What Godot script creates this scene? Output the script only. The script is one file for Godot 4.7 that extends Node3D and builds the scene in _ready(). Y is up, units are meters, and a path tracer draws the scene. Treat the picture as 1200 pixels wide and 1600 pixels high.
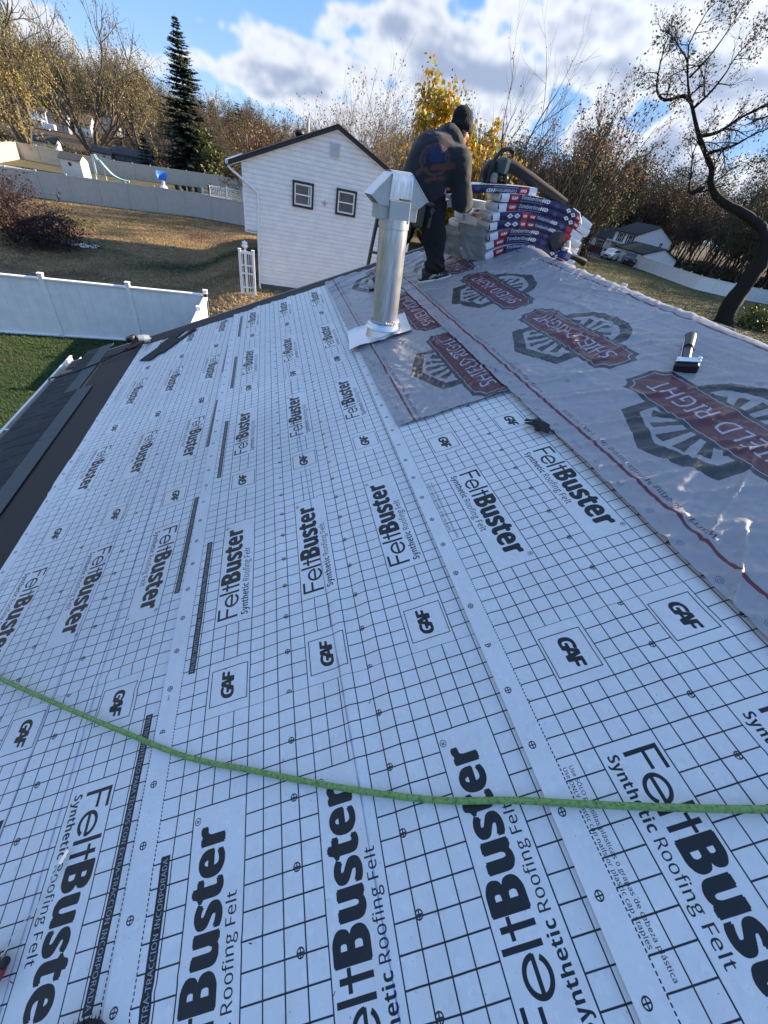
extends Node3D
# A roof being re-covered on an autumn afternoon. Heights are given from the eye of the viewer, which stands EYE above the lawn.
const EYE := 6.0
const ALPHA := 0.39444
const HP := 1.304
var CA := cos(ALPHA)
var SA := sin(ALPHA)
var rng := RandomNumberGenerator.new()
var nz := FastNoiseLite.new()
var nf := FastNoiseLite.new()
var taken := {}
var F_REG: Font
var F_BOLD: Font
var F_HEAVY: Font
var F_SERIF: Font

func P(x: float, y: float, z: float) -> Vector3: return Vector3(x, y + EYE, z)
# a point of the roof: u metres up the slope, v metres along the eave, w metres above the deck
func RP(u: float, v: float, w := 0.0) -> Vector3: return Vector3(u * CA + (HP - w) * SA, u * SA - (HP - w) * CA + EYE, -v)
func ROOF() -> Basis: return Basis(Vector3(CA, SA, 0), Vector3(-SA, CA, 0), Vector3(0, 0, 1))
func smooth(a: float, b: float, x: float) -> float:
	var t := clampf((x - a) / (b - a), 0.0, 1.0)
	return t * t * (3.0 - 2.0 * t)
func lin(r: float, g: float, b: float) -> Color: return Color(r, g, b).linear_to_srgb()
func rnd(a: float, b: float) -> float: return rng.randf_range(a, b)

# height of the ground, from the eye
func ground(x: float, z: float) -> float:
	var y := -5.95
	y -= 0.05 * clampf(-x - 6.0, 0.0, 16.0) * smooth(-20.0, -44.0, z)
	y -= 0.012 * clampf(-46.0 - z, 0.0, 40.0) * smooth(25.0, 5.0, x)
	y += (0.024 * clampf(-90.0 - z, 0.0, 62.0) + 0.10 * clampf(-152.0 - z, 0.0, 120.0)) * smooth(30.0, -10.0, x)
	y += 0.65 * smooth(45.0, 95.0, sqrt(x * x + z * z)) * smooth(15.0, 40.0, x)
	y += 1.15 * smooth(-4.6, -0.9, x) * smooth(-44.0, -30.0, z) * smooth(24.0, 14.0, x)
	y += 0.05 * nz.get_noise_2d(x * 3.0, z * 3.0)
	return y
func G(x: float, z: float, up := 0.0) -> Vector3: return P(x, ground(x, z) + up, z)

class MB:
	var V := PackedVector3Array()
	var N := PackedVector3Array()
	var U := PackedVector2Array()
	var C := PackedColorArray()
	var I := PackedInt32Array()
	var col := Color.WHITE
	var rough := 0.0
	var bark := FastNoiseLite.new()
	func vert(p: Vector3, n: Vector3, uv := Vector2.ZERO) -> int:
		V.append(p); N.append(n); U.append(uv); C.append(col)
		return V.size() - 1
	func face(a: int, b: int, c: int) -> void:
		I.append(a); I.append(c); I.append(b)
	func tri(a: Vector3, b: Vector3, c: Vector3) -> void:
		var n := (b - a).cross(c - a).normalized()
		var i := vert(a, n); vert(b, n); vert(c, n)
		face(i, i + 1, i + 2)
	func quad(a: Vector3, b: Vector3, c: Vector3, d: Vector3, r := Rect2(0, 0, 1, 1)) -> void:
		var n := (c - a).cross(d - b).normalized()
		var i := vert(a, n, Vector2(r.position.x, r.end.y)); vert(b, n, r.end); vert(c, n, Vector2(r.end.x, r.position.y)); vert(d, n, r.position)
		face(i, i + 1, i + 2); face(i, i + 2, i + 3)
	func box(c: Vector3, s: Vector3, b := Basis(), r := 0.0) -> void:
		if r <= 0.0:
			var h := s * 0.5
			for k in 3:
				var e1: Vector3 = b[(k + 1) % 3] * h[(k + 1) % 3]
				var e2: Vector3 = b[(k + 2) % 3] * h[(k + 2) % 3]
				var e0: Vector3 = b[k] * h[k]
				quad(c + e0 - e1 - e2, c + e0 + e1 - e2, c + e0 + e1 + e2, c + e0 - e1 + e2)
				quad(c - e0 - e1 + e2, c - e0 + e1 + e2, c - e0 + e1 - e2, c - e0 - e1 - e2)
			return
		var h2 := s * 0.5
		var q := Vector3(minf(r, h2.x * 0.98), minf(r, h2.y * 0.98), minf(r, h2.z * 0.98))
		var pt := func(sg: Vector3, ax: int) -> Vector3:
			var o := Vector3.ZERO
			for k in 3: o += b[k] * (sg[k] * (h2[k] if k == ax else h2[k] - q[k]))
			return c + o
		for k in 3:
			var k1 := (k + 1) % 3
			var k2 := (k + 2) % 3
			for sg in [1.0, -1.0]:
				var cs := []
				for w in [[-1, -1], [1, -1], [1, 1], [-1, 1]]:
					var t := Vector3.ZERO
					t[k] = sg; t[k1] = w[0]; t[k2] = w[1]
					cs.append(pt.call(t, k))
				if sg > 0: quad(cs[0], cs[1], cs[2], cs[3])
				else: quad(cs[3], cs[2], cs[1], cs[0])
			for sa in [1.0, -1.0]:
				for sb in [1.0, -1.0]:
					var t0 := Vector3.ZERO
					t0[k1] = sa; t0[k2] = sb; t0[k] = -1
					var t1 := t0
					t1[k] = 1
					var a0: Vector3 = pt.call(t0, k1); var a1: Vector3 = pt.call(t1, k1)
					var b0: Vector3 = pt.call(t0, k2); var b1: Vector3 = pt.call(t1, k2)
					if sa * sb > 0: quad(a0, a1, b1, b0)
					else: quad(b0, b1, a1, a0)
		for sx in [1.0, -1.0]:
			for sy in [1.0, -1.0]:
				for sz in [1.0, -1.0]:
					var t2 := Vector3(sx, sy, sz)
					if sx * sy * sz > 0: tri(pt.call(t2, 0), pt.call(t2, 1), pt.call(t2, 2))
					else: tri(pt.call(t2, 0), pt.call(t2, 2), pt.call(t2, 1))
	func bar(a: Vector3, b: Vector3, w: float, t: float, upv := Vector3.UP, r := 0.0) -> void:
		var y := (b - a).normalized()
		var x := y.cross(upv)
		if x.length() < 0.01: x = y.cross(Vector3.RIGHT)
		x = x.normalized()
		box((a + b) * 0.5, Vector3(w, (b - a).length(), t), Basis(x, y, x.cross(y)), r)
	func tube(pts: Array, radii: Array, sides := 8, caps := true) -> void:
		var n := pts.size()
		var side := Vector3.ZERO
		var first := V.size()
		for i in n:
			var p: Vector3 = pts[i]
			var t: Vector3 = (pts[mini(i + 1, n - 1)] - pts[maxi(i - 1, 0)])
			t = t.normalized() if t.length() > 1e-6 else Vector3.UP
			if side == Vector3.ZERO: side = t.cross(Vector3.UP if absf(t.y) < 0.9 else Vector3.RIGHT)
			side = (side - t * side.dot(t)).normalized()
			var up := side.cross(t)
			var r: float = radii[i] if i < radii.size() else radii[-1]
			for k in sides:
				var a := TAU * k / sides
				var d := side * cos(a) + up * sin(a)
				var rk := r
				if rough > 0.0: rk *= 1.0 + rough * bark.get_noise_3d(p.x * 60.0 + d.x * 90.0, p.y * 60.0, p.z * 60.0 + d.z * 90.0) * 1.6
				vert(p + d * rk, d, Vector2(float(k) / sides, float(i)))
		for i in n - 1:
			for k in sides:
				var a0 := first + i * sides + k
				var a1 := first + i * sides + (k + 1) % sides
				face(a0, a0 + sides, a1 + sides); face(a0, a1 + sides, a1)
		if caps:
			for e in [0, n - 1]:
				var t2: Vector3 = (pts[1] - pts[0]) if e == 0 else (pts[n - 1] - pts[n - 2])
				t2 = t2.normalized() * (-1.0 if e == 0 else 1.0)
				var m := vert(pts[e], t2)
				var ring := []
				for k in sides: ring.append(vert(V[first + e * sides + k], t2))
				for k in sides:
					if e == 0: face(m, ring[k], ring[(k + 1) % sides])
					else: face(m, ring[(k + 1) % sides], ring[k])
	func lathe(prof: Array, sides: int, xf: Transform3D, smoothed := true) -> void:
		for i in prof.size() - 1:
			var a: Vector2 = prof[i]
			var b: Vector2 = prof[i + 1]
			var d := b - a
			var nn := Vector2(d.y, -d.x).normalized()
			var first := V.size()
			for k in sides + 1:
				var t := TAU * k / sides
				var dir := Vector3(cos(t), 0, sin(t))
				var nrm := (xf.basis * (dir * nn.x + Vector3(0, nn.y, 0))).normalized()
				vert(xf * (dir * a.x + Vector3(0, a.y, 0)), nrm, Vector2(float(k) / sides, a.y))
				vert(xf * (dir * b.x + Vector3(0, b.y, 0)), nrm, Vector2(float(k) / sides, b.y))
			for k in sides:
				var q := first + k * 2
				face(q, q + 1, q + 3); face(q, q + 3, q + 2)
	func ball(c: Vector3, r: Vector3, b := Basis(), su := 12, sv := 8) -> void:
		var first := V.size()
		for j in sv + 1:
			for k in su + 1:
				var th := PI * j / sv
				var ph := TAU * k / su
				var d := Vector3(sin(th) * cos(ph), cos(th), sin(th) * sin(ph))
				vert(c + b * (d * r), (b * (d / r)).normalized(), Vector2(float(k) / su, float(j) / sv))
		for j in sv:
			for k in su:
				var q := first + j * (su + 1) + k
				face(q, q + 1, q + su + 2); face(q, q + su + 2, q + su + 1)
	func prism(poly: PackedVector2Array, z0: float, z1: float, xf: Transform3D) -> void:
		var p := poly
		if Geometry2D.is_polygon_clockwise(p):
			p = p.duplicate(); p.reverse()
		var n := p.size()
		for i in n:
			var a := p[i]; var b := p[(i + 1) % n]
			quad(xf * Vector3(a.x, a.y, z0), xf * Vector3(b.x, b.y, z0), xf * Vector3(b.x, b.y, z1), xf * Vector3(a.x, a.y, z1))
		var t := Geometry2D.triangulate_polygon(p)
		for i in range(0, t.size(), 3):
			var a := p[t[i]]; var b := p[t[i + 1]]; var c := p[t[i + 2]]
			if (b - a).cross(c - a) < 0.0:
				var s := b
				b = c; c = s
			tri(xf * Vector3(a.x, a.y, z1), xf * Vector3(b.x, b.y, z1), xf * Vector3(c.x, c.y, z1))
			tri(xf * Vector3(a.x, a.y, z0), xf * Vector3(c.x, c.y, z0), xf * Vector3(b.x, b.y, z0))
	# a sheet of (nu+1) x (nv+1) points, smooth
	func sheet(pts: PackedVector3Array, uvs: PackedVector2Array, cols: PackedColorArray, nu: int, nv: int) -> void:
		var first := V.size()
		var w := nu + 1
		for j in nv + 1:
			for i in w:
				var du := pts[j * w + mini(i + 1, nu)] - pts[j * w + maxi(i - 1, 0)]
				var dv := pts[mini(j + 1, nv) * w + i] - pts[maxi(j - 1, 0) * w + i]
				V.append(pts[j * w + i]); N.append(du.cross(dv).normalized())
				U.append(uvs[j * w + i] if uvs.size() else Vector2(float(i) / nu, float(j) / nv)); C.append(cols[j * w + i] if cols.size() else col)
		for j in nv:
			for i in nu:
				var q := first + j * w + i
				face(q, q + 1, q + w + 1); face(q, q + w + 1, q + w)
	func done() -> ArrayMesh:
		var m := ArrayMesh.new()
		if V.is_empty(): return m
		var a := []
		a.resize(Mesh.ARRAY_MAX)
		a[Mesh.ARRAY_VERTEX] = V; a[Mesh.ARRAY_NORMAL] = N; a[Mesh.ARRAY_TEX_UV] = U; a[Mesh.ARRAY_COLOR] = C; a[Mesh.ARRAY_INDEX] = I
		m.add_surface_from_arrays(Mesh.PRIMITIVE_TRIANGLES, a)
		return m

func numbered(called: String) -> String:
	var k: int = taken.get(called, 0)
	taken[called] = k + 1
	return called if k == 0 else "%s_%03d" % [called, k]
func tag(o: Node, label: String, category := "", group := "", kind := "") -> Node:
	if label: o.set_meta("label", label)
	if category: o.set_meta("category", category)
	if group: o.set_meta("group", group)
	if kind: o.set_meta("kind", kind)
	return o
func thing(called: String, label: String, category: String, at := Vector3.ZERO, turn := Basis(), group := "") -> Node3D:
	var o := Node3D.new()
	o.name = numbered(called); add_child(o)
	o.transform = Transform3D(turn, at)
	tag(o, label, category, group)
	return o
# commits a mesh built in the world's own coordinates under a thing (or at top level)
func obj(called: String, m, mat: Material, parent: Node = null) -> MeshInstance3D:
	var o := MeshInstance3D.new()
	o.mesh = m.done() if m is MB else m
	o.material_override = mat
	if parent == null:
		o.name = numbered(called); add_child(o)
	else:
		o.name = called; parent.add_child(o, true)
		o.transform = parent.global_transform.affine_inverse()
	return o
# the same, for a mesh built in its parent's coordinates
func part(called: String, m, mat: Material, parent: Node, xf := Transform3D()) -> MeshInstance3D:
	var o := MeshInstance3D.new()
	o.mesh = m.done() if m is MB else m
	o.material_override = mat
	o.name = called; parent.add_child(o, true)
	o.transform = xf
	return o
func struct(called: String, m, mat: Material) -> MeshInstance3D:
	var o := obj(called, m, mat)
	o.set_meta("kind", "structure")
	return o
func dup(src: Node3D, called: String, xf: Transform3D, label: String) -> Node3D:
	var o: Node3D = src.duplicate()
	o.name = numbered(called); add_child(o)
	o.transform = xf; o.set_meta("label", label)
	return o

func mat(c: Color, rough := 0.8, metal := 0.0, vc := false) -> StandardMaterial3D:
	var m := StandardMaterial3D.new()
	m.albedo_color = c; m.roughness = rough; m.metallic = metal; m.vertex_color_use_as_albedo = vc
	return m
func noise_tex(size: int, freq: float, ramp: Array, oct := 4, sd := 1, type := FastNoiseLite.TYPE_SIMPLEX_SMOOTH, as_normal := false, bump := 4.0) -> NoiseTexture2D:
	var n := FastNoiseLite.new()
	n.seed = sd; n.frequency = freq; n.noise_type = type; n.fractal_octaves = oct
	var t := NoiseTexture2D.new()
	t.width = size; t.height = size; t.seamless = true; t.noise = n
	if as_normal:
		t.as_normal_map = true; t.bump_strength = bump
	else:
		var g := Gradient.new()
		g.offsets = PackedFloat32Array([0.0, 1.0]) if ramp.size() == 2 else PackedFloat32Array([0.0, 0.5, 1.0])
		var cs := PackedColorArray()
		for c in ramp: cs.append(c)
		g.colors = cs
		t.color_ramp = g
	return t
func grained(c: Color, rough: float, tex: Texture2D, scale: float, vc := false, nrm: Texture2D = null, ns := 1.0) -> StandardMaterial3D:
	var m := mat(c, rough, 0.0, vc)
	m.albedo_texture = tex
	m.uv1_triplanar = true; m.uv1_world_triplanar = true; m.uv1_scale = Vector3.ONE * scale
	if nrm:
		m.normal_enabled = true; m.normal_texture = nrm; m.normal_scale = ns
	return m

# ---------- printing: shapes and lettering filled into an Image, in metres ----------
class Ink:
	var im: Image
	var k: float
	var kx: float
	var col: Color
	func _init(w: int, h: int, mx: float, my: float, base: Color) -> void:
		im = Image.create(w, h, false, Image.FORMAT_RGBA8)
		im.fill(base); kx = w / mx; k = h / my
	func rect(x0: float, y0: float, x1: float, y1: float) -> void:
		var a := Vector2i(roundi(minf(x0, x1) * kx), roundi(minf(y0, y1) * k))
		var b := Vector2i(roundi(maxf(x0, x1) * kx), roundi(maxf(y0, y1) * k))
		im.fill_rect(Rect2i(a, Vector2i(maxi(1, b.x - a.x), maxi(1, b.y - a.y))), col)
	func poly(p: PackedVector2Array) -> void:
		var y0 := 1e9
		var y1 := -1e9
		for q in p:
			y0 = minf(y0, q.y * k); y1 = maxf(y1, q.y * k)
		for y in range(maxi(0, floori(y0)), mini(im.get_height() - 1, ceili(y1)) + 1):
			var yc := y + 0.5
			var xs := PackedFloat32Array()
			for i in p.size():
				var a := Vector2(p[i].x * kx, p[i].y * k)
				var b := p[(i + 1) % p.size()] * Vector2(kx, k)
				if (a.y <= yc) != (b.y <= yc): xs.append(a.x + (yc - a.y) / (b.y - a.y) * (b.x - a.x))
			xs.sort()
			for i in range(0, xs.size() - 1, 2):
				var s := roundi(xs[i])
				var e := roundi(xs[i + 1])
				if e > s: im.fill_rect(Rect2i(s, y, e - s, 1), col)
	func line(a: Vector2, b: Vector2, w: float) -> void:
		var d := (b - a).normalized().orthogonal() * w * 0.5
		poly(PackedVector2Array([a + d, b + d, b - d, a - d]))
	func arc(c: Vector2, rx: float, ry: float, w: float, a0 := 0.0, a1 := TAU) -> void:
		var n := 40
		for i in n:
			var s := a0 + (a1 - a0) * i / n
			var e := a0 + (a1 - a0) * (i + 1) / n + 0.01
			var p := PackedVector2Array()
			for t in [[s, 1], [e, 1], [e, -1], [s, -1]]:
				var r: float = w * 0.5 * t[1]
				p.append(c + Vector2(cos(t[0]) * (rx + r), sin(t[0]) * (ry + r)))
			poly(p)
	# lettering from x0 to x1 on a baseline, cap height given; flip turns it upside down
	func text(s: String, f: Font, x0: float, x1: float, base: float, cap: float, slant := 0.0, flip := false) -> void:
		var t := TextMesh.new()
		t.text = s; t.font = f; t.font_size = 64; t.pixel_size = 1.0 / 64.0; t.depth = 0.0; t.curve_step = 1.0
		t.horizontal_alignment = HORIZONTAL_ALIGNMENT_LEFT; t.vertical_alignment = VERTICAL_ALIGNMENT_TOP
		var arr := t.get_mesh_arrays()
		var vs: PackedVector3Array = arr[Mesh.ARRAY_VERTEX]
		var ix = arr[Mesh.ARRAY_INDEX]
		var asc := f.get_ascent(64) / 64.0
		var lo := 1e9
		var hi := -1e9
		for v in vs:
			lo = minf(lo, v.x); hi = maxf(hi, v.x)
		var sx := (x1 - x0) / (hi - lo)
		var sy := cap / 0.714
		var pts := PackedVector2Array()
		for v in vs:
			var up := (v.y + asc) * sy
			var q := Vector2(x0 + (v.x - lo) * sx + up * slant, base - up)
			pts.append(Vector2(x0 + x1 - q.x, 2.0 * base - cap - q.y) if flip else q)
		var n: int = ix.size() if ix != null and ix.size() else pts.size()
		for i in range(0, n, 3):
			var a := pts[ix[i]] if ix != null and ix.size() else pts[i]
			var b := pts[ix[i + 1]] if ix != null and ix.size() else pts[i + 1]
			var c := pts[ix[i + 2]] if ix != null and ix.size() else pts[i + 2]
			var fat: float = f.get_meta("fat", 0.0) * cap
			if fat > 0.0:
				for o in [Vector2(fat, 0), Vector2(-fat, 0), Vector2(0, fat * 0.6), Vector2(0, -fat * 0.6)]: poly(PackedVector2Array([a + o, b + o, c + o]))
			poly(PackedVector2Array([a, b, c]))
	func texture(w: int, h: int) -> ImageTexture:
		im.resize(w, h, Image.INTERPOLATE_BILINEAR if im.get_width() <= 2 * w else Image.INTERPOLATE_LANCZOS)
		im.convert(Image.FORMAT_RGB8)
		return ImageTexture.create_from_image(im)

const ROW := 0.0505
const LANE := 0.0537
const PERIOD := 1.212
const SHEETW := 1.2627
func felt_print() -> ImageTexture:
	var ink := Ink.new(4096, 4096, PERIOD, SHEETW, Color(0.865, 0.862, 0.862))
	var black := Color(0.07, 0.075, 0.10)
	# faint mottling and specks of the fleece
	for i in 5200:
		var x := rnd(0, PERIOD); var y := rnd(0, SHEETW)
		var t := rnd(-0.022, 0.022)
		ink.col = Color(0.865 + t, 0.862 + t, 0.862 + t)
		var r := rnd(0.002, 0.012)
		var pp := PackedVector2Array()
		for k in 7: pp.append(Vector2(x, y) + Vector2.from_angle(TAU * k / 7) * r * rnd(0.5, 1.2))
		ink.poly(pp)
	for i in 260:
		ink.col = Color(0.42, 0.40, 0.38) if i % 3 else Color(0.6, 0.6, 0.62)
		var q := Vector2(rnd(0, PERIOD), rnd(0, SHEETW))
		ink.line(q, q + Vector2.from_angle(rnd(0, TAU)) * rnd(0.0008, 0.004), rnd(0.0006, 0.0014))
	ink.col = black
	var s0 := 0.0675
	var lw := 0.0032
	var lanes := [2, 9, 16]
	for k in 22:
		var s := s0 + LANE * k
		var inner := false
		for l in lanes: inner = inner or k == l + 1 or k == l + 2
		if k == 0 or k == 21:
			var x := 0.0
			while x < PERIOD:
				ink.rect(x, s - lw * 0.45, x + 0.0062, s + lw * 0.45); x += 0.0101
		elif inner:
			ink.rect(4 * ROW, s - lw / 2, 7 * ROW, s + lw / 2); ink.rect(19 * ROW, s - lw / 2, PERIOD, s + lw / 2)
		else: ink.rect(0, s - lw / 2, PERIOD, s + lw / 2)
	for r in 24:
		var x := r * ROW
		var through := r == 0 or (r >= 4 and r <= 7) or r >= 19
		var s := s0
		var stops := [s0 + LANE * 21]
		if not through:
			stops = []
			for l in lanes:
				ink.rect(x - lw / 2, s, x + lw / 2, s0 + LANE * l)
				s = s0 + LANE * (l + 3)
			stops = [s0 + LANE * 21]
		ink.rect(x - lw / 2, s, x + lw / 2, stops[0])
	# nailing marks
	for g in 8:
		var x := (g * 3 + 1) * ROW if false else g * 3 * ROW
		for s in [0.0255, SHEETW - 0.0255, s0 + LANE * 8 - 0.014, s0 + LANE * 13 + 0.008]:
			var c := Vector2(x + 0.003, s)
			ink.col = Color(0.865, 0.862, 0.862)
			if s < 0.1 or s > 1.2: ink.arc(c, 0.0035, 0.0035, 0.008)
			ink.col = black
			ink.arc(c, 0.0085, 0.0085, 0.0026)
			ink.line(c - Vector2(0.0085, 0), c + Vector2(0.0085, 0), 0.0026); ink.line(c - Vector2(0, 0.0085), c + Vector2(0, 0.0085), 0.0026)
	for l in lanes:
		var t: float = s0 + LANE * l
		# boxed initials
		ink.col = black
		for e in [[0.0355, t + 0.0125, 0.1685, t + 0.0155], [0.0355, t + 0.1497, 0.1685, t + 0.1527], [0.0355, t + 0.0125, 0.0385, t + 0.1527], [0.1655, t + 0.0125, 0.1685, t + 0.1527]]:
			ink.rect(e[0], e[1], e[2], e[3])
		ink.text("G", F_HEAVY, 0.052, 0.091, t + 0.101, 0.046, 0.15)
		ink.text("A", F_HEAVY, 0.081, 0.123, t + 0.1005, 0.045, 0.15)
		ink.text("F", F_HEAVY, 0.119, 0.146, t + 0.1005, 0.045, 0.15)
		# the name
		var x0 := 7 * ROW + 0.029
		var top := t + 0.0105
		var base := t + 0.0995
		var w := 0.0105
		ink.rect(x0, top, x0 + w, base); ink.rect(x0, top, x0 + 0.056, top + w * 0.92); ink.rect(x0, top + 0.036, x0 + 0.05, top + 0.036 + w * 0.92)
		var c := Vector2(x0 + 0.088, base - 0.0315)
		ink.arc(c, 0.0285, 0.0275, 0.0095, 0.55, TAU); ink.rect(c.x - 0.03, c.y - 0.0045, c.x + 0.031, c.y + 0.0045)
		ink.rect(x0 + 0.126, top - 0.002, x0 + 0.126 + w, base)
		ink.rect(x0 + 0.157, top + 0.008, x0 + 0.157 + w, base); ink.rect(x0 + 0.143, top + 0.027, x0 + 0.181, top + 0.027 + w * 0.9)
		ink.text("Buster", F_HEAVY, x0 + 0.186, x0 + 0.522, base, 0.088)
		ink.arc(Vector2(x0 + 0.545, top + 0.004), 0.0085, 0.0085, 0.0017); ink.text("R", F_BOLD, x0 + 0.5415, x0 + 0.549, top + 0.0085, 0.009)
		ink.text("Synthetic", F_BOLD, x0 - 0.001, x0 + 0.158, t + 0.142, 0.0275)
		ink.text("Roofing", F_REG, x0 + 0.171, x0 + 0.296, t + 0.142, 0.0275)
		ink.text("Felt", F_REG, x0 + 0.310, x0 + 0.372, t + 0.142, 0.0275)
	# the strip of lettering beside the lower lap, light on dark
	ink.col = black
	ink.rect(0.19, 0.0885, 0.872, 0.1145)
	ink.col = Color(0.68, 0.69, 0.71)
	ink.text("FIELTRO SINTETICO PARA TECHOS CON EXTRA-TRACCION INCORPORADA", F_REG, 0.197, 0.866, 0.1085, 0.0135)
	# and the notes beside the upper one
	ink.col = black
	ink.text("Use SÓLO puntillas plásticas o grapas de cabeza plástica", F_REG, 0.376, 0.748, SHEETW - 0.0905, 0.0105)
	ink.text("Use ONLY plastic cap nails or plastic cap staples", F_REG, 0.376, 0.70, SHEETW - 0.0735, 0.0105)
	ink.text("24092", F_REG, 0.11, 0.131, 0.0285, 0.006)
	return ink.texture(2048, 2048)

const SRP := 1.14
const SRW := 1.26
func shield_print() -> ImageTexture:
	var film := Color(0.60, 0.59, 0.605)
	var dark := Color(0.20, 0.215, 0.235)
	var red := Color(0.36, 0.17, 0.20)
	var pale := Color(0.66, 0.66, 0.71)
	var ink := Ink.new(2048, 2048, SRP, SRW, film)
	for i in 900:
		var t := rnd(-0.02, 0.02)
		ink.col = Color(film.r + t, film.g + t, film.b + t)
		var q := Vector2(rnd(0, SRP), rnd(0, SRW))
		var pp := PackedVector2Array()
		for k in 7: pp.append(q + Vector2.from_angle(TAU * k / 7) * rnd(0.004, 0.03))
		ink.poly(pp)
	var c := Vector2(0.57, 0.615)      # x along the roll, y up the slope; the banner reads along x with its top towards smaller y
	var bx := 0.475
	ink.col = dark
	ink.poly(PackedVector2Array([c + Vector2(-0.285, -0.1), c + Vector2(-0.285, -0.262), c + Vector2(0.0, -0.385), c + Vector2(0.285, -0.262), c + Vector2(0.285, -0.1)]))
	var arch := PackedVector2Array([c + Vector2(-0.275, 0.1)])
	for i in 17:
		var a := PI * i / 16
		arch.append(c + Vector2(-cos(a) * 0.275, 0.14 + sin(a) * 0.20))
	arch.append(c + Vector2(0.275, 0.1))
	ink.poly(arch)
	ink.col = film
	ink.poly(PackedVector2Array([c + Vector2(-0.222, -0.1), c + Vector2(-0.222, -0.215), c + Vector2(0.0, -0.305), c + Vector2(0.222, -0.215), c + Vector2(0.222, -0.1)]))
	var arch2 := PackedVector2Array([c + Vector2(-0.21, 0.1)])
	for i in 17:
		var a := PI * i / 16
		arch2.append(c + Vector2(-cos(a) * 0.21, 0.13 + sin(a) * 0.145))
	arch2.append(c + Vector2(0.21, 0.1))
	ink.poly(arch2)
	ink.col = dark
	for i in 7:
		var a := -PI / 2 + (i - 3) * 0.36 + 0.09
		var reach: float = (0.272 - absf(cos(a)) * 0.02) if absf(i - 3) < 2.5 else 0.23
		var d := Vector2.from_angle(a)
		ink.poly(PackedVector2Array([c + d * 0.09 + d.orthogonal() * 0.006, c + d * reach + d.orthogonal() * 0.026, c + d * reach - d.orthogonal() * 0.026, c + d * 0.09 - d.orthogonal() * 0.006]))
		var e := Vector2(d.x, -d.y)
		var r2 := 0.245 - 0.03 * absf(e.x)
		ink.poly(PackedVector2Array([c + e * 0.09 + e.orthogonal() * 0.006, c + e * r2 + e.orthogonal() * 0.022, c + e * r2 - e.orthogonal() * 0.022, c + e * 0.09 - e.orthogonal() * 0.006]))
	var banner := func(hx: float, hy: float, notch: float) -> void:
		var p := PackedVector2Array()
		for q in [[1, 1], [-1, 1], [-1, -1], [1, -1]]:
			var k := Vector2(q[0], q[1])
			var corner := c + Vector2(hx * k.x, hy * k.y)
			var flip: bool = q[0] * q[1] < 0
			var pts := []
			for i in 6:
				var a := PI / 2 * i / 5
				pts.append(corner - Vector2(cos(a) * k.x, sin(a) * k.y) * notch)
			if not flip: pts.reverse()
			for t in pts: p.append(t)
		ink.poly(p)
	ink.col = dark; banner.call(bx + 0.03, 0.135, 0.052)
	ink.col = pale; banner.call(bx + 0.004, 0.113, 0.05)
	ink.col = red; banner.call(bx, 0.109, 0.05)
	ink.col = pale
	ink.text("SHIELD RIGHT", F_REG, c.x - 0.395, c.x + 0.395, c.y + 0.048, 0.098)
	ink.col = Color(0.40, 0.17, 0.20)
	for y in [0.1, SRW - 0.06]: ink.rect(0, y - 0.0065, SRP, y + 0.0065)
	ink.col = Color(0.33, 0.26, 0.31)
	ink.text("Warrior Roofing Manufacturing, Inc.  1-800-741-5858", F_SERIF, 0.05, 0.98, 0.142, 0.022)
	ink.col = Color(0.33, 0.33, 0.47)
	for i in 7:
		for y in [0.035, 0.30, SRW - 0.30]:
			var q := Vector2((i + 0.5) * SRP / 7.0 if y < 0.1 else ((i * 2) % 7 + 0.5) * SRP / 7.0, y + (0.004 if i % 2 else -0.004))
			if y > 0.1 and i > 3: continue
			ink.arc(q, 0.0115, 0.0115, 0.0018); ink.arc(q, 0.0055, 0.0055, 0.0018)
	return ink.texture(1024, 1024)

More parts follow.
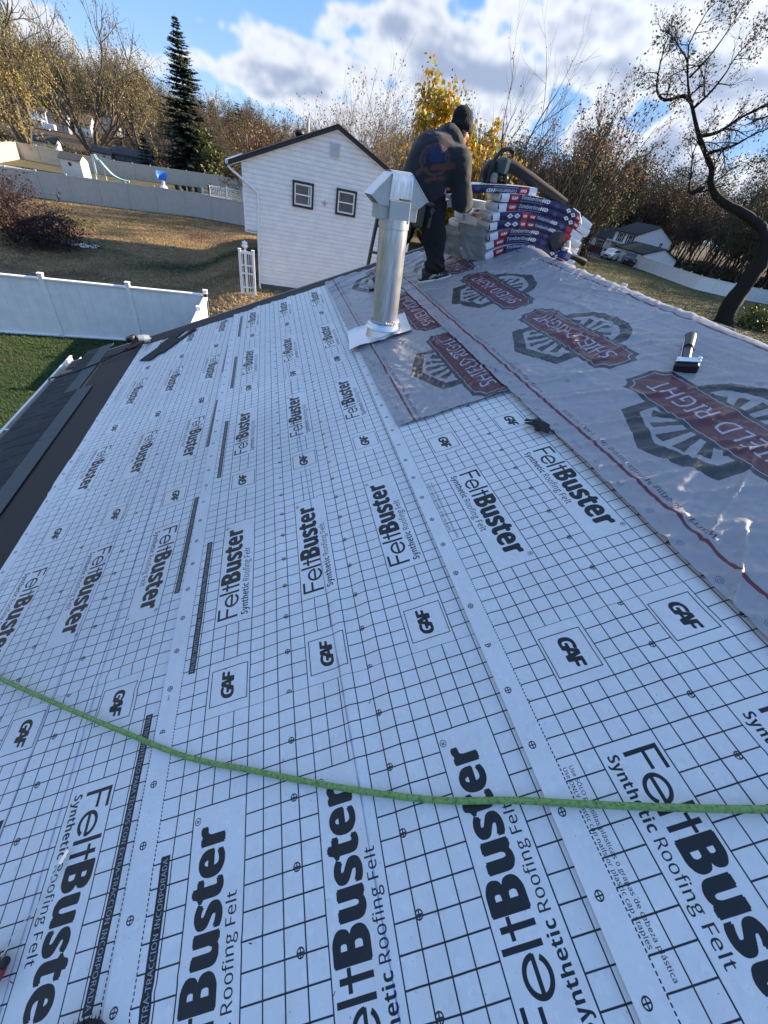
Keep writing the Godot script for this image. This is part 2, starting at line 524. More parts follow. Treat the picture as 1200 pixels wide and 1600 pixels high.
func wrap_print(kind: int) -> ImageTexture:
	var navy := Color(0.085, 0.10, 0.30)
	var red := Color(0.68, 0.08, 0.13)
	var white := Color(0.86, 0.87, 0.9)
	var ink := Ink.new(2048, 256, 1.0, 0.1, white)
	ink.col = navy; ink.rect(0.065, 0.0, 0.86, 0.1)
	for i in 40:
		ink.col = Color(0.11, 0.13, 0.36) if i % 2 else Color(0.06, 0.075, 0.24)
		var q := Vector2(rnd(0.1, 0.86), rnd(0, 0.1))
		ink.line(q, q + Vector2(rnd(0.02, 0.1), rnd(-0.03, 0.03)), rnd(0.001, 0.004))
	var dia := func(x: float, y: float, r: float, c: Color) -> void:
		ink.col = c
		ink.poly(PackedVector2Array([Vector2(x - r, y), Vector2(x, y - r * 1.05), Vector2(x + r, y), Vector2(x, y + r * 1.05)]))
		ink.col = navy
		ink.poly(PackedVector2Array([Vector2(x - r * 0.4, y + r * 0.2), Vector2(x, y - r * 0.4), Vector2(x + r * 0.4, y + r * 0.2)]))
	if kind == 0:
		ink.col = red; ink.rect(0.085, 0.006, 0.165, 0.094); ink.rect(0.80, 0.02, 0.86, 0.09)
		ink.col = white; ink.rect(0.065, 0, 0.073, 0.1)
		ink.text("GAF", F_HEAVY, 0.098, 0.155, 0.066, 0.034, 0.1)
		ink.text("Timberline", F_REG, 0.185, 0.40, 0.056, 0.046, 0.18); ink.text("HD", F_HEAVY, 0.404, 0.48, 0.056, 0.046, 0.18)
		ink.text("High Definition Lifetime Shingles", F_REG, 0.185, 0.42, 0.084, 0.013)
		dia.call(0.57, 0.05, 0.03, Color(0.25, 0.28, 0.52)); dia.call(0.70, 0.04, 0.03, white); dia.call(0.765, 0.06, 0.03, white)
		ink.col = white; ink.text("HB", F_HEAVY, 0.815, 0.85, 0.07, 0.03)
	else:
		dia.call(0.165, 0.055, 0.033, white); dia.call(0.235, 0.055, 0.033, white)
		ink.col = red; ink.rect(0.285, 0.0, 0.345, 0.1); ink.rect(0.362, 0.022, 0.425, 0.08); ink.rect(0.79, 0.01, 0.86, 0.09)
		ink.col = white; ink.text("HB", F_HEAVY, 0.297, 0.333, 0.07, 0.034); ink.text("GAF", F_HEAVY, 0.37, 0.418, 0.064, 0.026, 0.1)
		ink.text("Timberline", F_REG, 0.435, 0.6, 0.066, 0.042, 0.18); ink.text("HD", F_HEAVY, 0.602, 0.665, 0.066, 0.042, 0.18)
		dia.call(0.73, 0.05, 0.03, Color(0.35, 0.37, 0.55))
	return ink.texture(1024, 128)

# ---------- the house whose roof is being covered ----------
var M := {}
func ridged(x: float, y: float) -> float: return 1.0 - absf(nf.get_noise_2d(x, y)) * 2.2
func felt_relief(u: float, v: float) -> float:
	var w := 0.0062 * nz.get_noise_2d(u * 190.0, v * 16.0)
	w += 0.0026 * nz.get_noise_2d(u * 420.0 + 50.0, v * 60.0)
	w += 0.0014 * nf.get_noise_2d(u * 260.0, v * 240.0)
	# long buckles that run along the rolls
	for b in [[-0.31, 0.022, 0.0100, 0.0], [-0.245, 0.016, -0.0045, 0.4], [-0.16, 0.02, 0.004, 2.7], [-0.70, 0.018, 0.0035, 1.1], [-0.53, 0.016, 0.0050, 0.8], [0.60, 0.022, 0.0070, 1.7], [-1.33, 0.018, 0.0030, 2.0], [-1.72, 0.02, 0.0028, 3.1], [0.44, 0.012, 0.0024, 0.2]]:
		var c: float = b[0] + 0.02 * sin(v * 1.3 + b[3]) + 0.012 * nz.get_noise_1d(v * 40.0 + b[3] * 77.0)
		var d: float = (u - c) / b[1]
		if absf(d) < 3.0: w += b[2] * exp(-d * d) * (0.65 + 0.35 * sin(v * 2.1 + b[3] * 5.0))
	# short creases across
	var cr := ridged(u * 30.0 + v * 22.0, v * 85.0 - u * 30.0)
	var patch := smooth(0.05, 0.45, nz.get_noise_2d(u * 60.0 + 300.0, v * 45.0))
	w += 0.0070 * patch * smooth(0.80, 1.0, cr)
	return w
func film_relief(u: float, v: float) -> float:
	var a := u + 0.12 * nz.get_noise_2d(u * 50.0, v * 50.0)
	var b := v + 0.12 * nz.get_noise_2d(u * 50.0 + 90.0, v * 50.0 + 40.0)
	# folds in three leanings, each strong in its own patches
	var w := 0.0
	for q in [[0.95, 0.30, 0.0, 0.0135], [0.55, -0.83, 200.0, 0.0125], [0.25, 0.97, 400.0, 0.0105]]:
		var ac: float = a * q[0] + b * q[1]
		var al: float = -a * q[1] + b * q[0]
		var m := smooth(-0.18, 0.35, nz.get_noise_2d(u * 30.0 + q[2], v * 30.0 - q[2]))
		w += q[3] * m * smooth(0.70, 1.0, ridged(ac * 170.0 + q[2], al * 30.0))
		w += q[3] * 0.45 * (0.3 + 0.7 * m) * smooth(0.68, 1.0, ridged(ac * 330.0 + q[2] * 2.0, al * 70.0 + 31.0))
	w += 0.0110 * nz.get_noise_2d(a * 110.0 + 20.0, b * 70.0)
	w += 0.0014 * nf.get_noise_2d(u * 330.0, v * 330.0)
	return w
# one length of sheeting: edge(v) is its lower edge, height its width up the slope
func roll(called: String, m: Material, parent: Node, edge: Callable, width: float, v0: float, v1: Callable, base_w: Callable, relief: Callable, uvf: Callable, du: float, dv: float, tint: Callable) -> MeshInstance3D:
	var b := MB.new()
	var nu := int(width / du)
	var nv := int((6.0 - v0) / dv)
	var pts := PackedVector3Array(); var uvs := PackedVector2Array(); var cols := PackedColorArray()
	var rows := 0
	for j in nv + 1:
		var v: float = v0 + dv * j
		for i in nu + 1:
			var s := width * i / nu
			var u: float = edge.call(v) + s
			var vv: float = minf(v, v1.call(u))
			pts.append(roof_at(u, vv, base_w.call(u, vv, s) + relief.call(u, vv)))
			uvs.append(uvf.call(s, vv)); cols.append(tint.call(u, vv))
		rows = j
		if v > 5.75: break
	b.sheet(pts, uvs, cols, nu, rows)
	return obj(called, b, m, parent)
const RIDGE_U := 2.155
# the surface of the roof, which turns over the ridge
func roof_at(u: float, v: float, w := 0.0) -> Vector3:
	if u <= RIDGE_U - 0.03: return RP(u, v, w)
	var top := RP(RIDGE_U, v, 0)
	var t := u - RIDGE_U
	var down := top + Vector3(CA, -SA, 0) * t + Vector3(SA, CA, 0) * w
	if t > 0.03: return down
	return RP(u, v, w).lerp(down, smooth(-0.03, 0.03, t))

func build_house() -> void:
	var g := ground(-2.0, -2.0)
	var h := thing("house", "house with the roof slope under our feet, being covered with printed felt", "house", P(2.49, g, -1.5))
	var v0 := -6.0
	var v1 := 5.35
	# walls with thickness, deck, far slope
	var w := MB.new()
	var xl := -2.0
	var xr := 6.98
	var ey := RP(-2.7, 0).y - 0.12
	for s in [[xl, -1], [xr, 1]]: w.box(Vector3(s[0], (ey + g + EYE) / 2.0, -(v0 + v1) / 2.0), Vector3(0.16, ey - g - EYE, v1 - v0 - 0.2))
	for z in [-v0 - 0.2, -v1 + 0.2]:
		var a := PackedVector2Array([Vector2(xl, g + EYE), Vector2(xr, g + EYE), Vector2(xr, ey), Vector2(2.49, RP(RIDGE_U, 0).y - 0.2), Vector2(xl, ey)])
		w.prism(a, z - 0.08, z + 0.08, Transform3D())
	obj("wall", w, M.siding_cream, h)
	var deck := MB.new()
	var top := RP(RIDGE_U, 0, -0.004)
	for sgn in [-1.0, 1.0]:
		var lo := Vector3(top.x + sgn * 4.92, top.y - 4.92 * SA / CA, 0)
		var prof := PackedVector2Array([Vector2(top.x, top.y), Vector2(lo.x, lo.y), Vector2(lo.x, lo.y - 0.14), Vector2(top.x, top.y - 0.14)])
		deck.prism(prof, -v1 - 0.12, -v0, Transform3D())
	obj("roof_deck", deck, M.wood, h)
	# the far slope, still with its shingles
	var fs := MB.new()
	var pts := PackedVector3Array()
	for j in 2:
		for i in 2: pts.append(roof_at(RIDGE_U + 0.06 + i * 5.2, lerpf(v0, v1 + 0.1, j), 0.004))
	fs.sheet(pts, PackedVector2Array(), PackedColorArray(), 1, 1)
	obj("far_slope", fs, M.shingle_dark, h)
	# dark membrane above the eave
	var em := MB.new()
	pts = PackedVector3Array(); 
	for j in 41:
		for i in 9: pts.append(RP(-2.62 + i * 0.063, lerpf(v0, 5.40, j / 40.0), 0.001 + 0.0012 * nz.get_noise_2d(i * 30.0, j * 20.0)))
	em.sheet(pts, PackedVector2Array(), PackedColorArray(), 8, 40)
	obj("eave_membrane", em, M.membrane, h)
	build_rolls(h)
	build_shingles(h)
	# gutter along the eave
	var gt := MB.new()
	var e0 := RP(-3.13, 0, 0)
	var gp := PackedVector2Array([Vector2(0, 0), Vector2(0.0, -0.11), Vector2(-0.085, -0.115), Vector2(-0.115, -0.06), Vector2(-0.12, 0.012), Vector2(-0.098, 0.012), Vector2(-0.098, 0.002), Vector2(-0.108, -0.004), Vector2(-0.102, -0.055), Vector2(-0.08, -0.104), Vector2(-0.008, -0.1), Vector2(-0.008, 0)])
	gt.prism(gp, -5.72, 6.0, Transform3D(Basis(), Vector3(e0.x + 0.02, e0.y - 0.02, 0)))
	obj("gutter", gt, M.white_metal, h)
	for k in 5:
		var leaf := MB.new()
		var z := -0.6 - k * 1.1
		leaf.bar(Vector3(e0.x + 0.02, e0.y - 0.012, z), Vector3(e0.x - 0.1, e0.y - 0.008, z), 0.02, 0.004)
		obj("gutter_hanger", leaf, M.white_metal, h)
	var fa := MB.new()
	fa.box(Vector3(e0.x + 0.035, e0.y - 0.12, -(v0 + 5.45) / 2.0), Vector3(0.02, 0.17, 5.45 - v0))
	obj("fascia", fa, M.white_metal, h)
	# rake: starter strip of shingle, metal drip edge, rake board
	var rk := MB.new()
	pts = PackedVector3Array()
	for j in 2:
		for i in 60:
			var u := lerpf(-3.13, RIDGE_U, i / 59.0)
			var vi := 5.22 + 0.06 * nz.get_noise_1d(u * 30.0)
			pts.append(RP(u, vi + 0.25 + 0.06 * smooth(-2.0, 2.0, u) if j else vi, 0.007 + 0.002 * nz.get_noise_2d(u * 80.0, j * 40.0)))
	rk.sheet(pts, PackedVector2Array(), PackedColorArray(), 59, 1)
	obj("rake_starter", rk, M.membrane, h)
	var de := MB.new()
	for i in 30:
		var ua := lerpf(-3.13, RIDGE_U, i / 30.0)
		var ub := lerpf(-3.13, RIDGE_U, (i + 1) / 30.0)
		var va := 5.47 + 0.06 * smooth(-2.0, 2.0, ua); var vb := 5.47 + 0.06 * smooth(-2.0, 2.0, ub)
		de.quad(RP(ua, va, 0.01), RP(ub, vb, 0.01), RP(ub, vb + 0.035, 0.011), RP(ua, va + 0.035, 0.011))
		de.quad(RP(ua, va + 0.035, 0.011), RP(ub, vb + 0.035, 0.011), RP(ub, vb + 0.04, -0.07), RP(ua, va + 0.04, -0.07))
	obj("drip_edge", de, M.drip, h)
	# chalk lines snapped on the felt
	for c in [[-0.335, 0.045, -0.6, 3.4], [-1.485, 0.0, 0.2, 5.0], [-1.30, 0.02, -0.4, 2.4]]:
		var cl := MB.new()
		pts = PackedVector3Array()
		var n := 160
		for j in n + 1:
			var v: float = lerpf(c[2], c[3], float(j) / n)
			var u: float = c[0] + c[1] * (1.0 - (v + 0.3) / 1.5) + 0.002 * nz.get_noise_1d(v * 200.0)
			var base: float = 0.014 if u > -0.985 else 0.004
			for i in 2: pts.append(RP(u + (i - 0.5) * 0.006 * (0.5 + 0.9 * absf(nf.get_noise_1d(v * 300.0))), v, base + 0.0026 + felt_relief(u, v)))
		cl.sheet(pts, PackedVector2Array(), PackedColorArray(), 1, n)
		obj("chalk_line", cl, M.chalk, h)

func build_rolls(h: Node) -> void:
	var felt := StandardMaterial3D.new()
	felt.albedo_texture = felt_print(); felt.vertex_color_use_as_albedo = true
	felt.roughness = 0.47
	felt.normal_enabled = true; felt.normal_texture = noise_tex(512, 0.03, [], 4, 7, FastNoiseLite.TYPE_SIMPLEX, true, 3.0); felt.normal_scale = 0.22
	var fit := func(u: float, v: float) -> Color:
		var t := 0.93 + 0.07 * nz.get_noise_2d(u * 45.0, v * 45.0) + 0.04 * nf.get_noise_2d(u * 300.0, v * 300.0)
		t -= 0.13 * smooth(0.15, 0.6, nz.get_noise_2d(u * 25.0 + 500.0, v * 25.0))
		return Color(t, t, t * 1.005)
	var ragged := func(u: float) -> float: return 5.25 + 0.05 * nz.get_noise_1d(u * 60.0) + 0.025 * nf.get_noise_1d(u * 260.0)
	# lowest roll, turned end for end
	roll("felt_sheet", felt, h, func(v: float) -> float: return -2.182 + 0.012 * (v - 1.5) + 0.012 * nz.get_noise_1d(v * 35.0), SHEETW, -2.6, ragged,
		func(_u, _v, s): return 0.004 + 0.0025 * exp(-s / 0.03), felt_relief, func(s, v): return Vector2((0.8605 - v) / PERIOD, (SHEETW - s) / SHEETW), 0.018, 0.02, fit)
	roll("felt_sheet", felt, h, func(v: float) -> float: return -0.985 + 0.004 * nz.get_noise_1d(v * 35.0), SHEETW, -2.6, ragged,
		func(_u, _v, s): return 0.014 + 0.0035 * exp(-s / 0.025) + 0.0025 * smooth(0.13, 0.08, s), felt_relief, func(s, v): return Vector2((v - 0.5831) / PERIOD, s / SHEETW), 0.014, 0.018, fit)
	roll("felt_sheet", felt, h, func(v: float) -> float: return 0.168 + 0.004 * nz.get_noise_1d(v * 35.0 + 90.0), SHEETW, -2.6, ragged,
		func(_u, _v, s): return 0.023 + 0.0045 * exp(-s / 0.025) + 0.0025 * smooth(0.13, 0.08, s), felt_relief, func(s, v): return Vector2((0.5317 - v) / PERIOD, (SHEETW - s) / SHEETW), 0.014, 0.018, fit)
	var film := StandardMaterial3D.new()
	film.albedo_texture = shield_print(); film.vertex_color_use_as_albedo = true
	film.roughness = 0.38
	film.normal_enabled = true; film.normal_texture = noise_tex(512, 0.02, [], 4, 9, FastNoiseLite.TYPE_SIMPLEX, true, 4.0); film.normal_scale = 0.25
	var fit2 := func(u: float, v: float) -> Color:
		var t := 0.93 + 0.08 * nz.get_noise_2d(u * 45.0 + 80.0, v * 45.0) - 0.10 * smooth(0.1, 0.6, nz.get_noise_2d(u * 22.0, v * 22.0 + 700.0))
		return Color(t, t, t)
	# two rolls of self-adhered film over the felt: the lower starts at v 1.93, the upper runs on to us
	var cut := func(u: float, v: float) -> float: return maxf(v, 1.925 + 0.02 * nz.get_noise_1d(u * 70.0) + 0.03 * smooth(0.3, 0.2, u))
	roll("film_sheet", film, h, func(v: float) -> float: return 0.235 - 0.02 * (v - 1.93) + 0.008 * nz.get_noise_1d(v * 45.0 + 40.0), 1.20, 1.9, ragged,
		func(_u, _v, s): return 0.036 + 0.003 * exp(-s / 0.03), film_relief, func(s, v): return Vector2((v - 2.41 + 0.57) / SRP, s / SRW), 0.014, 0.017, fit2)
	roll("film_sheet", film, h, func(v: float) -> float: return 0.935 - 0.018 * (v - 0.3) + 0.010 * nz.get_noise_1d(v * 40.0), SRW + 0.14, -2.6, ragged,
		func(_u, _v, s): return 0.042 + 0.003 * exp(-s / 0.03) + 0.006 * exp(-pow((s - 0.115) / 0.03, 2.0)), film_relief, func(s, v): return Vector2((v - 2.28 + 0.57) / SRP, s / SRW), 0.013, 0.015, fit2)

func build_shingles(h: Node) -> void:
	# a laminated shingle one metre long: plain head, teeth of uneven width on the exposed half
	var variants := []
	for k in 5:
		var b := MB.new()
		b.col = Color(1.5, 1.75, 1.7)
		b.box(Vector3(0.5, 0.0, 0.252), Vector3(0.994, 0.004, 0.168))
		b.col = Color(0.25, 0.28, 0.33)
		b.box(Vector3(0.5, 0.0, 0.084), Vector3(0.994, 0.0042, 0.168))
		var x := rnd(-0.05, 0.05)
		while x < 1.0:
			var w := rnd(0.09, 0.2)
			var t := rnd(0.20, 0.36)
			b.col = Color(t, t * 1.05, t * 1.2)
			var x0 := clampf(x, 0.003, 0.997)
			var x1 := clampf(x + w, 0.003, 0.997)
			if x1 - x0 > 0.03: b.box(Vector3((x0 + x1) / 2, 0.0028, 0.085), Vector3(x1 - x0, 0.0034, 0.1665))
			x += w + rnd(0.05, 0.13)
		variants.append(b.done())
	var lay := ROOF()
	var basis := Basis(Vector3(0, 0, -1), lay.y, lay.x) * Basis(Vector3(1, 0, 0), 0.010)
	for c in 3:
		var off: float = [0.0, -0.37, -0.71][c]
		for i in 12:
			var v := -5.9 + i + off
			if (c == 2 and v > 3.65) or v > 4.8: continue
			part("shingle", variants[(i * 3 + c * 2) % 5], M.shingle, h, Transform3D(basis, RP(-3.15 + 0.165 * c, v, 0.011 + 0.0022 * c) - h.position))

# ---------- things on the roof ----------
func build_vent() -> void:
	var base := RP(0.44, 3.28, 0.0)
	var o := thing("vent_pipe", "tall galvanised metal vent pipe with angular wind cap on the roof", "vent pipe", base)
	var b := MB.new()
	# flashing plate on the slope, slightly buckled
	var pts := PackedVector3Array()
	for j in 13:
		for i in 13:
			var du := lerpf(-0.28, 0.24, i / 12.0)
			var dv := lerpf(-0.20, 0.19, j / 12.0)
			var lift := 0.058 + 0.012 * smooth(0.14, 0.2, absf(dv)) * (0.5 + 0.5 * sin(du * 25.0)) + 0.004 * nz.get_noise_2d(du * 500.0, dv * 500.0)
			pts.append(RP(0.44 + du + dv * 0.12, 3.28 + dv + 0.02, lift))
	b.sheet(pts, PackedVector2Array(), PackedColorArray(), 12, 12)
	obj("flashing_plate", b, M.flash, o)
	var up := Vector3(-0.055, 1.0, -0.02).normalized()
	var side := Vector3(0, 0, 1).cross(up).normalized()
	var ax := Basis(-side, up, (-side).cross(up))
	var xf := Transform3D(ax, base + Vector3(0, 0.0, 0))
	b = MB.new(); b.lathe([Vector2(0.152, -0.03), Vector2(0.144, 0.015), Vector2(0.128, 0.085)], 40, xf)
	obj("flashing_cone", b, M.flash, o)
	b = MB.new(); b.lathe([Vector2(0.112, 0.065), Vector2(0.15, 0.082), Vector2(0.152, 0.088), Vector2(0.137, 0.104), Vector2(0.135, 0.11), Vector2(0.115, 0.125), Vector2(0.106, 0.13)], 40, xf)
	obj("storm_collar", b, M.flash, o)
	b = MB.new()
	var mastic := PackedVector3Array()
	for k in 70:
		var a := TAU * k / 70.0
		b.ball(xf * Vector3(cos(a) * 0.112, 0.131 + rnd(-0.004, 0.008), sin(a) * 0.112), Vector3.ONE * rnd(0.005, 0.012), Basis(), 6, 4)
	obj("sealant_bead", b, M.sealant, o)
	b = MB.new()
	var prof := [Vector2(0.103, 0.02)]
	for k in 40:
		prof.append(Vector2(0.103, 0.03 + 0.77 * k / 39.0))
	b.lathe(prof, 48, xf)
	obj("pipe", b, M.galv, o)
	b = MB.new(); b.lathe([Vector2(0.104, 0.745), Vector2(0.1085, 0.748), Vector2(0.1085, 0.80), Vector2(0.104, 0.803)], 48, xf)
	obj("pipe_band", b, M.galv, o)
	# the cap: a low box whose two end wings widen into pointed hoods under a bent top sheet
	var fr := Transform3D((ax * Basis(Vector3.UP, 0.10)).scaled_local(Vector3(0.86, 0.90, 0.86)), xf * Vector3(0, 0.795, 0))
	b = MB.new()
	b.box(fr * Vector3(0, 0.055, 0.0), Vector3(0.17, 0.13, 0.215), fr.basis, 0.002)
	obj("cap_box", b, M.galv_dull, o)
	b = MB.new()
	b.box(fr * Vector3(0, 0.045, -0.02), Vector3(0.33, 0.09, 0.17), fr.basis, 0.002)
	obj("cap_skirt", b, M.galv_dull, o)
	for s in [-1.0, 1.0]:
		b = MB.new()
		b.prism(PackedVector2Array([Vector2(0.083 * s, 0.275), Vector2(0.235 * s, 0.135), Vector2(0.165 * s, 0.085), Vector2(0.088 * s, 0.085)]), -0.12, -0.116, fr)
		obj("cap_wing", b, M.galv_dull, o)
		b = MB.new()
		var w := PackedVector2Array([Vector2(0.083 * s, 0.275), Vector2(0.235 * s, 0.135), Vector2(0.165 * s, 0.085), Vector2(0.088 * s, 0.085)])
		b.prism(w, 0.082, 0.086, fr)
		obj("cap_wing", b, M.galv_dull, o)
		b = MB.new()
		b.quad(fr * Vector3(0.082 * s, 0.280, 0.092), fr * Vector3(0.24 * s, 0.138, 0.092), fr * Vector3(0.24 * s, 0.138, -0.125), fr * Vector3(0.082 * s, 0.280, -0.125))
		b.quad(fr * Vector3(0.082 * s, 0.278, 0.092), fr * Vector3(0.24 * s, 0.136, 0.092), fr * Vector3(0.238 * s, 0.131, 0.092), fr * Vector3(0.084 * s, 0.272, 0.092))
		obj("cap_slope", b, M.galv, o)
	b = MB.new()
	pts = PackedVector3Array()
	var line := [Vector2(-0.13, 0.285), Vector2(0.02, 0.290), Vector2(0.075, 0.283), Vector2(0.10, 0.262), Vector2(0.112, 0.22), Vector2(0.115, 0.135)]
	for j in line.size():
		for i in 9:
			var x := lerpf(-0.084, 0.084, i / 8.0)
			pts.append(fr * Vector3(x, line[j].y, line[j].x + 0.004 * nz.get_noise_2d(i * 60.0, j * 90.0)))
	b.sheet(pts, PackedVector2Array(), PackedColorArray(), 8, line.size() - 1)
	obj("cap_top", b, M.galv, o)
	b = MB.new()
	for q in [Vector3(-0.15, 0.12, 0.087), Vector3(0.15, 0.12, 0.087)]: b.ball(fr * q, Vector3.ONE * 0.005, Basis(), 6, 4)
	obj("cap_rivet", b, M.galv_dull, o)

# a wrapped bundle of shingles lying across the ridge, sagging over it; local x along the bundle, y up, z towards the viewer
func bundle_mesh(bl: float, br: float, sd: int) -> Array:
	var out := []
	var L := 1.02
	var D := 0.31
	var T := 0.0595
	var n := 24
	var line := func(t: float) -> Vector3:      # t from 0 to 1 along the bundle: x, y, slope
		var s := (t - 0.42) * L
		var bend := bl if s < 0.0 else br
		var a: float = -bend * s
		var y: float = -bend * s * s * 0.5
		return Vector3(s, y, a)
	var side := MB.new()
	var body := MB.new()
	var rr := RandomNumberGenerator.new(); rr.seed = sd
	var ph := rr.randf() * 20.0
	for face in 4:
		var pts := PackedVector3Array(); var uvs := PackedVector2Array()
		for j in 5:
			var q := j / 4.0
			for i in n + 1:
				var t := float(i) / n
				var c: Vector3 = line.call(t)
				var up := Vector3(-sin(c.z), cos(c.z), 0)
				var o := Vector3(c.x, c.y, 0)
				var bulge := 0.006 * sin(q * PI) + 0.0028 * nf.get_noise_2d(t * 90.0 + ph * 10.0, q * 30.0 + face * 50.0)
				var p: Vector3
				match face:
					0: p = o + up * (q * T) + Vector3(0, 0, D / 2 + bulge)
					1: p = o + up * (T + bulge * 0.6) + Vector3(0, 0, lerpf(D / 2, -D / 2, q))
					2: p = o + up * ((1 - q) * T) - Vector3(0, 0, D / 2 + bulge)
					_: p = o - up * (bulge * 0.3) + Vector3(0, 0, lerpf(-D / 2, D / 2, q))
				pts.append(p); uvs.append(Vector2(t, 1.0 - q))
		(side if face == 0 else body).sheet(pts, uvs, PackedColorArray(), n, 4)
	for e in [0.0, 1.0]:
		var c: Vector3 = line.call(e)
		var up := Vector3(-sin(c.z), cos(c.z), 0)
		var o := Vector3(c.x, c.y, 0)
		var pts2 := PackedVector3Array()
		for j in 5:
			for i in 9:
				var q := j / 4.0
				var z := lerpf(-D / 2, D / 2, i / 8.0)
				var push := 0.012 * sin(q * PI) + 0.006 * nf.get_noise_2d(i * 30.0 + ph * 30.0, j * 40.0)
				pts2.append(o + up * (q * T) + Vector3(cos(c.z), sin(c.z), 0) * (push if e > 0.5 else -push) + Vector3(0, 0, z if e > 0.5 else -z))
		body.sheet(pts2, PackedVector2Array(), PackedColorArray(), 8, 4)
	# seams of the folded ends
	for e in [0.02, 0.98]:
		var c: Vector3 = line.call(e)
		var up := Vector3(-sin(c.z), cos(c.z), 0)
		body.bar(Vector3(c.x, c.y, 0) + up * T * 0.9 + Vector3(0, 0, D / 2 + 0.002), Vector3(c.x, c.y, 0) + up * 0.006 + Vector3(0, 0, D / 2 + 0.003), 0.002, 0.003)
	return [body.done(), side.done()]
func place_bundle(ms: Array, side_mat: Material, at: Transform3D, label: String) -> Node3D:
	var o := thing("shingle_bundle", label, "shingle bundle", at.origin, at.basis, "wrapped shingle bundles stacked over the ridge")
	part("wrapper", ms[0], M.wrap_white, o)
	part("printed_side", ms[1], side_mat, o)
	return o
func build_bundles() -> void:
	var A := mat(Color.WHITE, 0.28); A.albedo_texture = wrap_print(0)
	var B := mat(Color.WHITE, 0.28); B.albedo_texture = wrap_print(1)
	var names := ["lowest bundle of the printed stack on the ridge, half hidden by grey film", "second bundle from the bottom of the printed ridge stack", "third bundle from the bottom of the printed ridge stack",
		"lower of the two bundles with white diamonds at their left end", "upper of the two bundles with white diamonds at their left end", "bundle just under the topmost one of the printed ridge stack", "topmost bundle of the printed ridge stack, under the leaf blower"]
	var ground_y := RP(RIDGE_U, 0).y + 0.015
	for k in 7:
		var ms := bundle_mesh([1.5, 1.25, 1.05, 0.85, 0.7, 0.5, 0.38][k], [0.34, 0.38, 0.42, 0.46, 0.5, 0.55, 0.6][k], 20 + k)
		var flip: bool = k == 3 or k == 4
		var dx: float = [0.06, 0.05, 0.045, 0.02, 0.01, 0.06, 0.05][k]
		var turn: float = [0.02, -0.02, 0.03, -0.01, 0.01, -0.03, -0.02][k]
		place_bundle(ms, B if flip else A, Transform3D(Basis(Vector3.UP, turn), Vector3(2.47 + dx, ground_y + 0.002 + 0.0605 * k, -4.22 - 0.16 + rnd(-0.012, 0.012))), names[k])
	# the stack behind, whose plain white ends show
	var names2 := ["plain white bundle at the bottom of the rear ridge stack", "second plain white bundle of the rear ridge stack", "third plain white bundle of the rear ridge stack", "fourth plain white bundle of the rear ridge stack", "topmost plain white bundle of the rear ridge stack, beside the worker's hand"]
	for k in 5:
		var ms := bundle_mesh(1.1 - 0.15 * k, 0.5, 40 + k)
		place_bundle(ms, M.wrap_white, Transform3D(Basis(Vector3.UP, 0.04 - 0.03 * k), Vector3(2.36 + rnd(-0.04, 0.04) + (-0.15 if k == 4 else 0.0), ground_y + 0.002 + 0.0605 * k, -4.76 + rnd(-0.015, 0.015))), names2[k])
	# the bundle being carried, printed side upside down
	var C := mat(Color.WHITE, 0.28); C.albedo_texture = wrap_print(0); C.uv1_scale = Vector3(-1, -1, 1)
	var mc := bundle_mesh(0.12, 0.16, 60)
	var oc := place_bundle(mc, C, Transform3D(Basis(Vector3(0, 0, 1), 0.16) * Basis(Vector3.UP, -0.04), P(1.85, -0.005, -4.43)), "upside down printed bundle held by the worker, resting on the stack")
	oc.set_meta("group", "wrapped shingle bundles stacked over the ridge")
	# scraps of grey film hanging and lying round the stack: corners top left, top right, low right, low left
	for q in [[P(1.85, -0.25, -4.50), P(2.03, -0.245, -4.245), P(2.125, -0.52, -4.215), P(1.955, -0.53, -4.40), "grey film sheet hanging down the left end of the printed stack"], [P(1.80, -0.32, -4.78), P(1.86, -0.285, -4.53), P(1.955, -0.545, -4.42), P(1.80, -0.545, -4.74), "crumpled grey film standing against the rear stack"]]:
		var g := MB.new()
		var pts := PackedVector3Array()
		for jj in 17:
			for ii in 15:
				var t := jj / 16.0
				var w := ii / 14.0
				var p: Vector3 = q[0].lerp(q[1], w).lerp(q[3].lerp(q[2], w), t)
				p += Vector3(-0.022, 0, 0.012) * (sin(w * 7.0 + t * 2.0) * 0.5 + 0.6 * sin(t * PI)) + Vector3(-0.01, 0, 0.01) * nf.get_noise_2d(ii * 14.0, jj * 9.0) - Vector3(0.012, 0, -0.004) * exp(-pow((t - 0.25) / 0.04, 2.0))
				pts.append(p)
		g.sheet(pts, PackedVector2Array(), PackedColorArray(), 14, 16)
		tag(obj("film_scrap", g, M.grey_film), q[4], "film scrap")
	var g := MB.new()
	var pts := PackedVector3Array()
	# grey film humped under the lowest bundles, on our side of the stack
	for j in 13:
		for i in 25:
			var q := j / 12.0
			var s := i / 24.0
			var u := lerpf(1.80, 2.62, s)
			var hump := 0.055 * exp(-pow((s - 0.42) / 0.26, 2.0)) * (1.0 - q * q)
			var p := roof_at(u, lerpf(4.05, 3.72, q), 0.03 + hump + 0.008 * nz.get_noise_2d(s * 200.0, q * 90.0))
			pts.append(p)
	g.sheet(pts, PackedVector2Array(), PackedColorArray(), 24, 12)
	tag(obj("film_scrap", g, M.grey_film), "smooth grey film humped over the ridge before the printed stack", "film scrap")

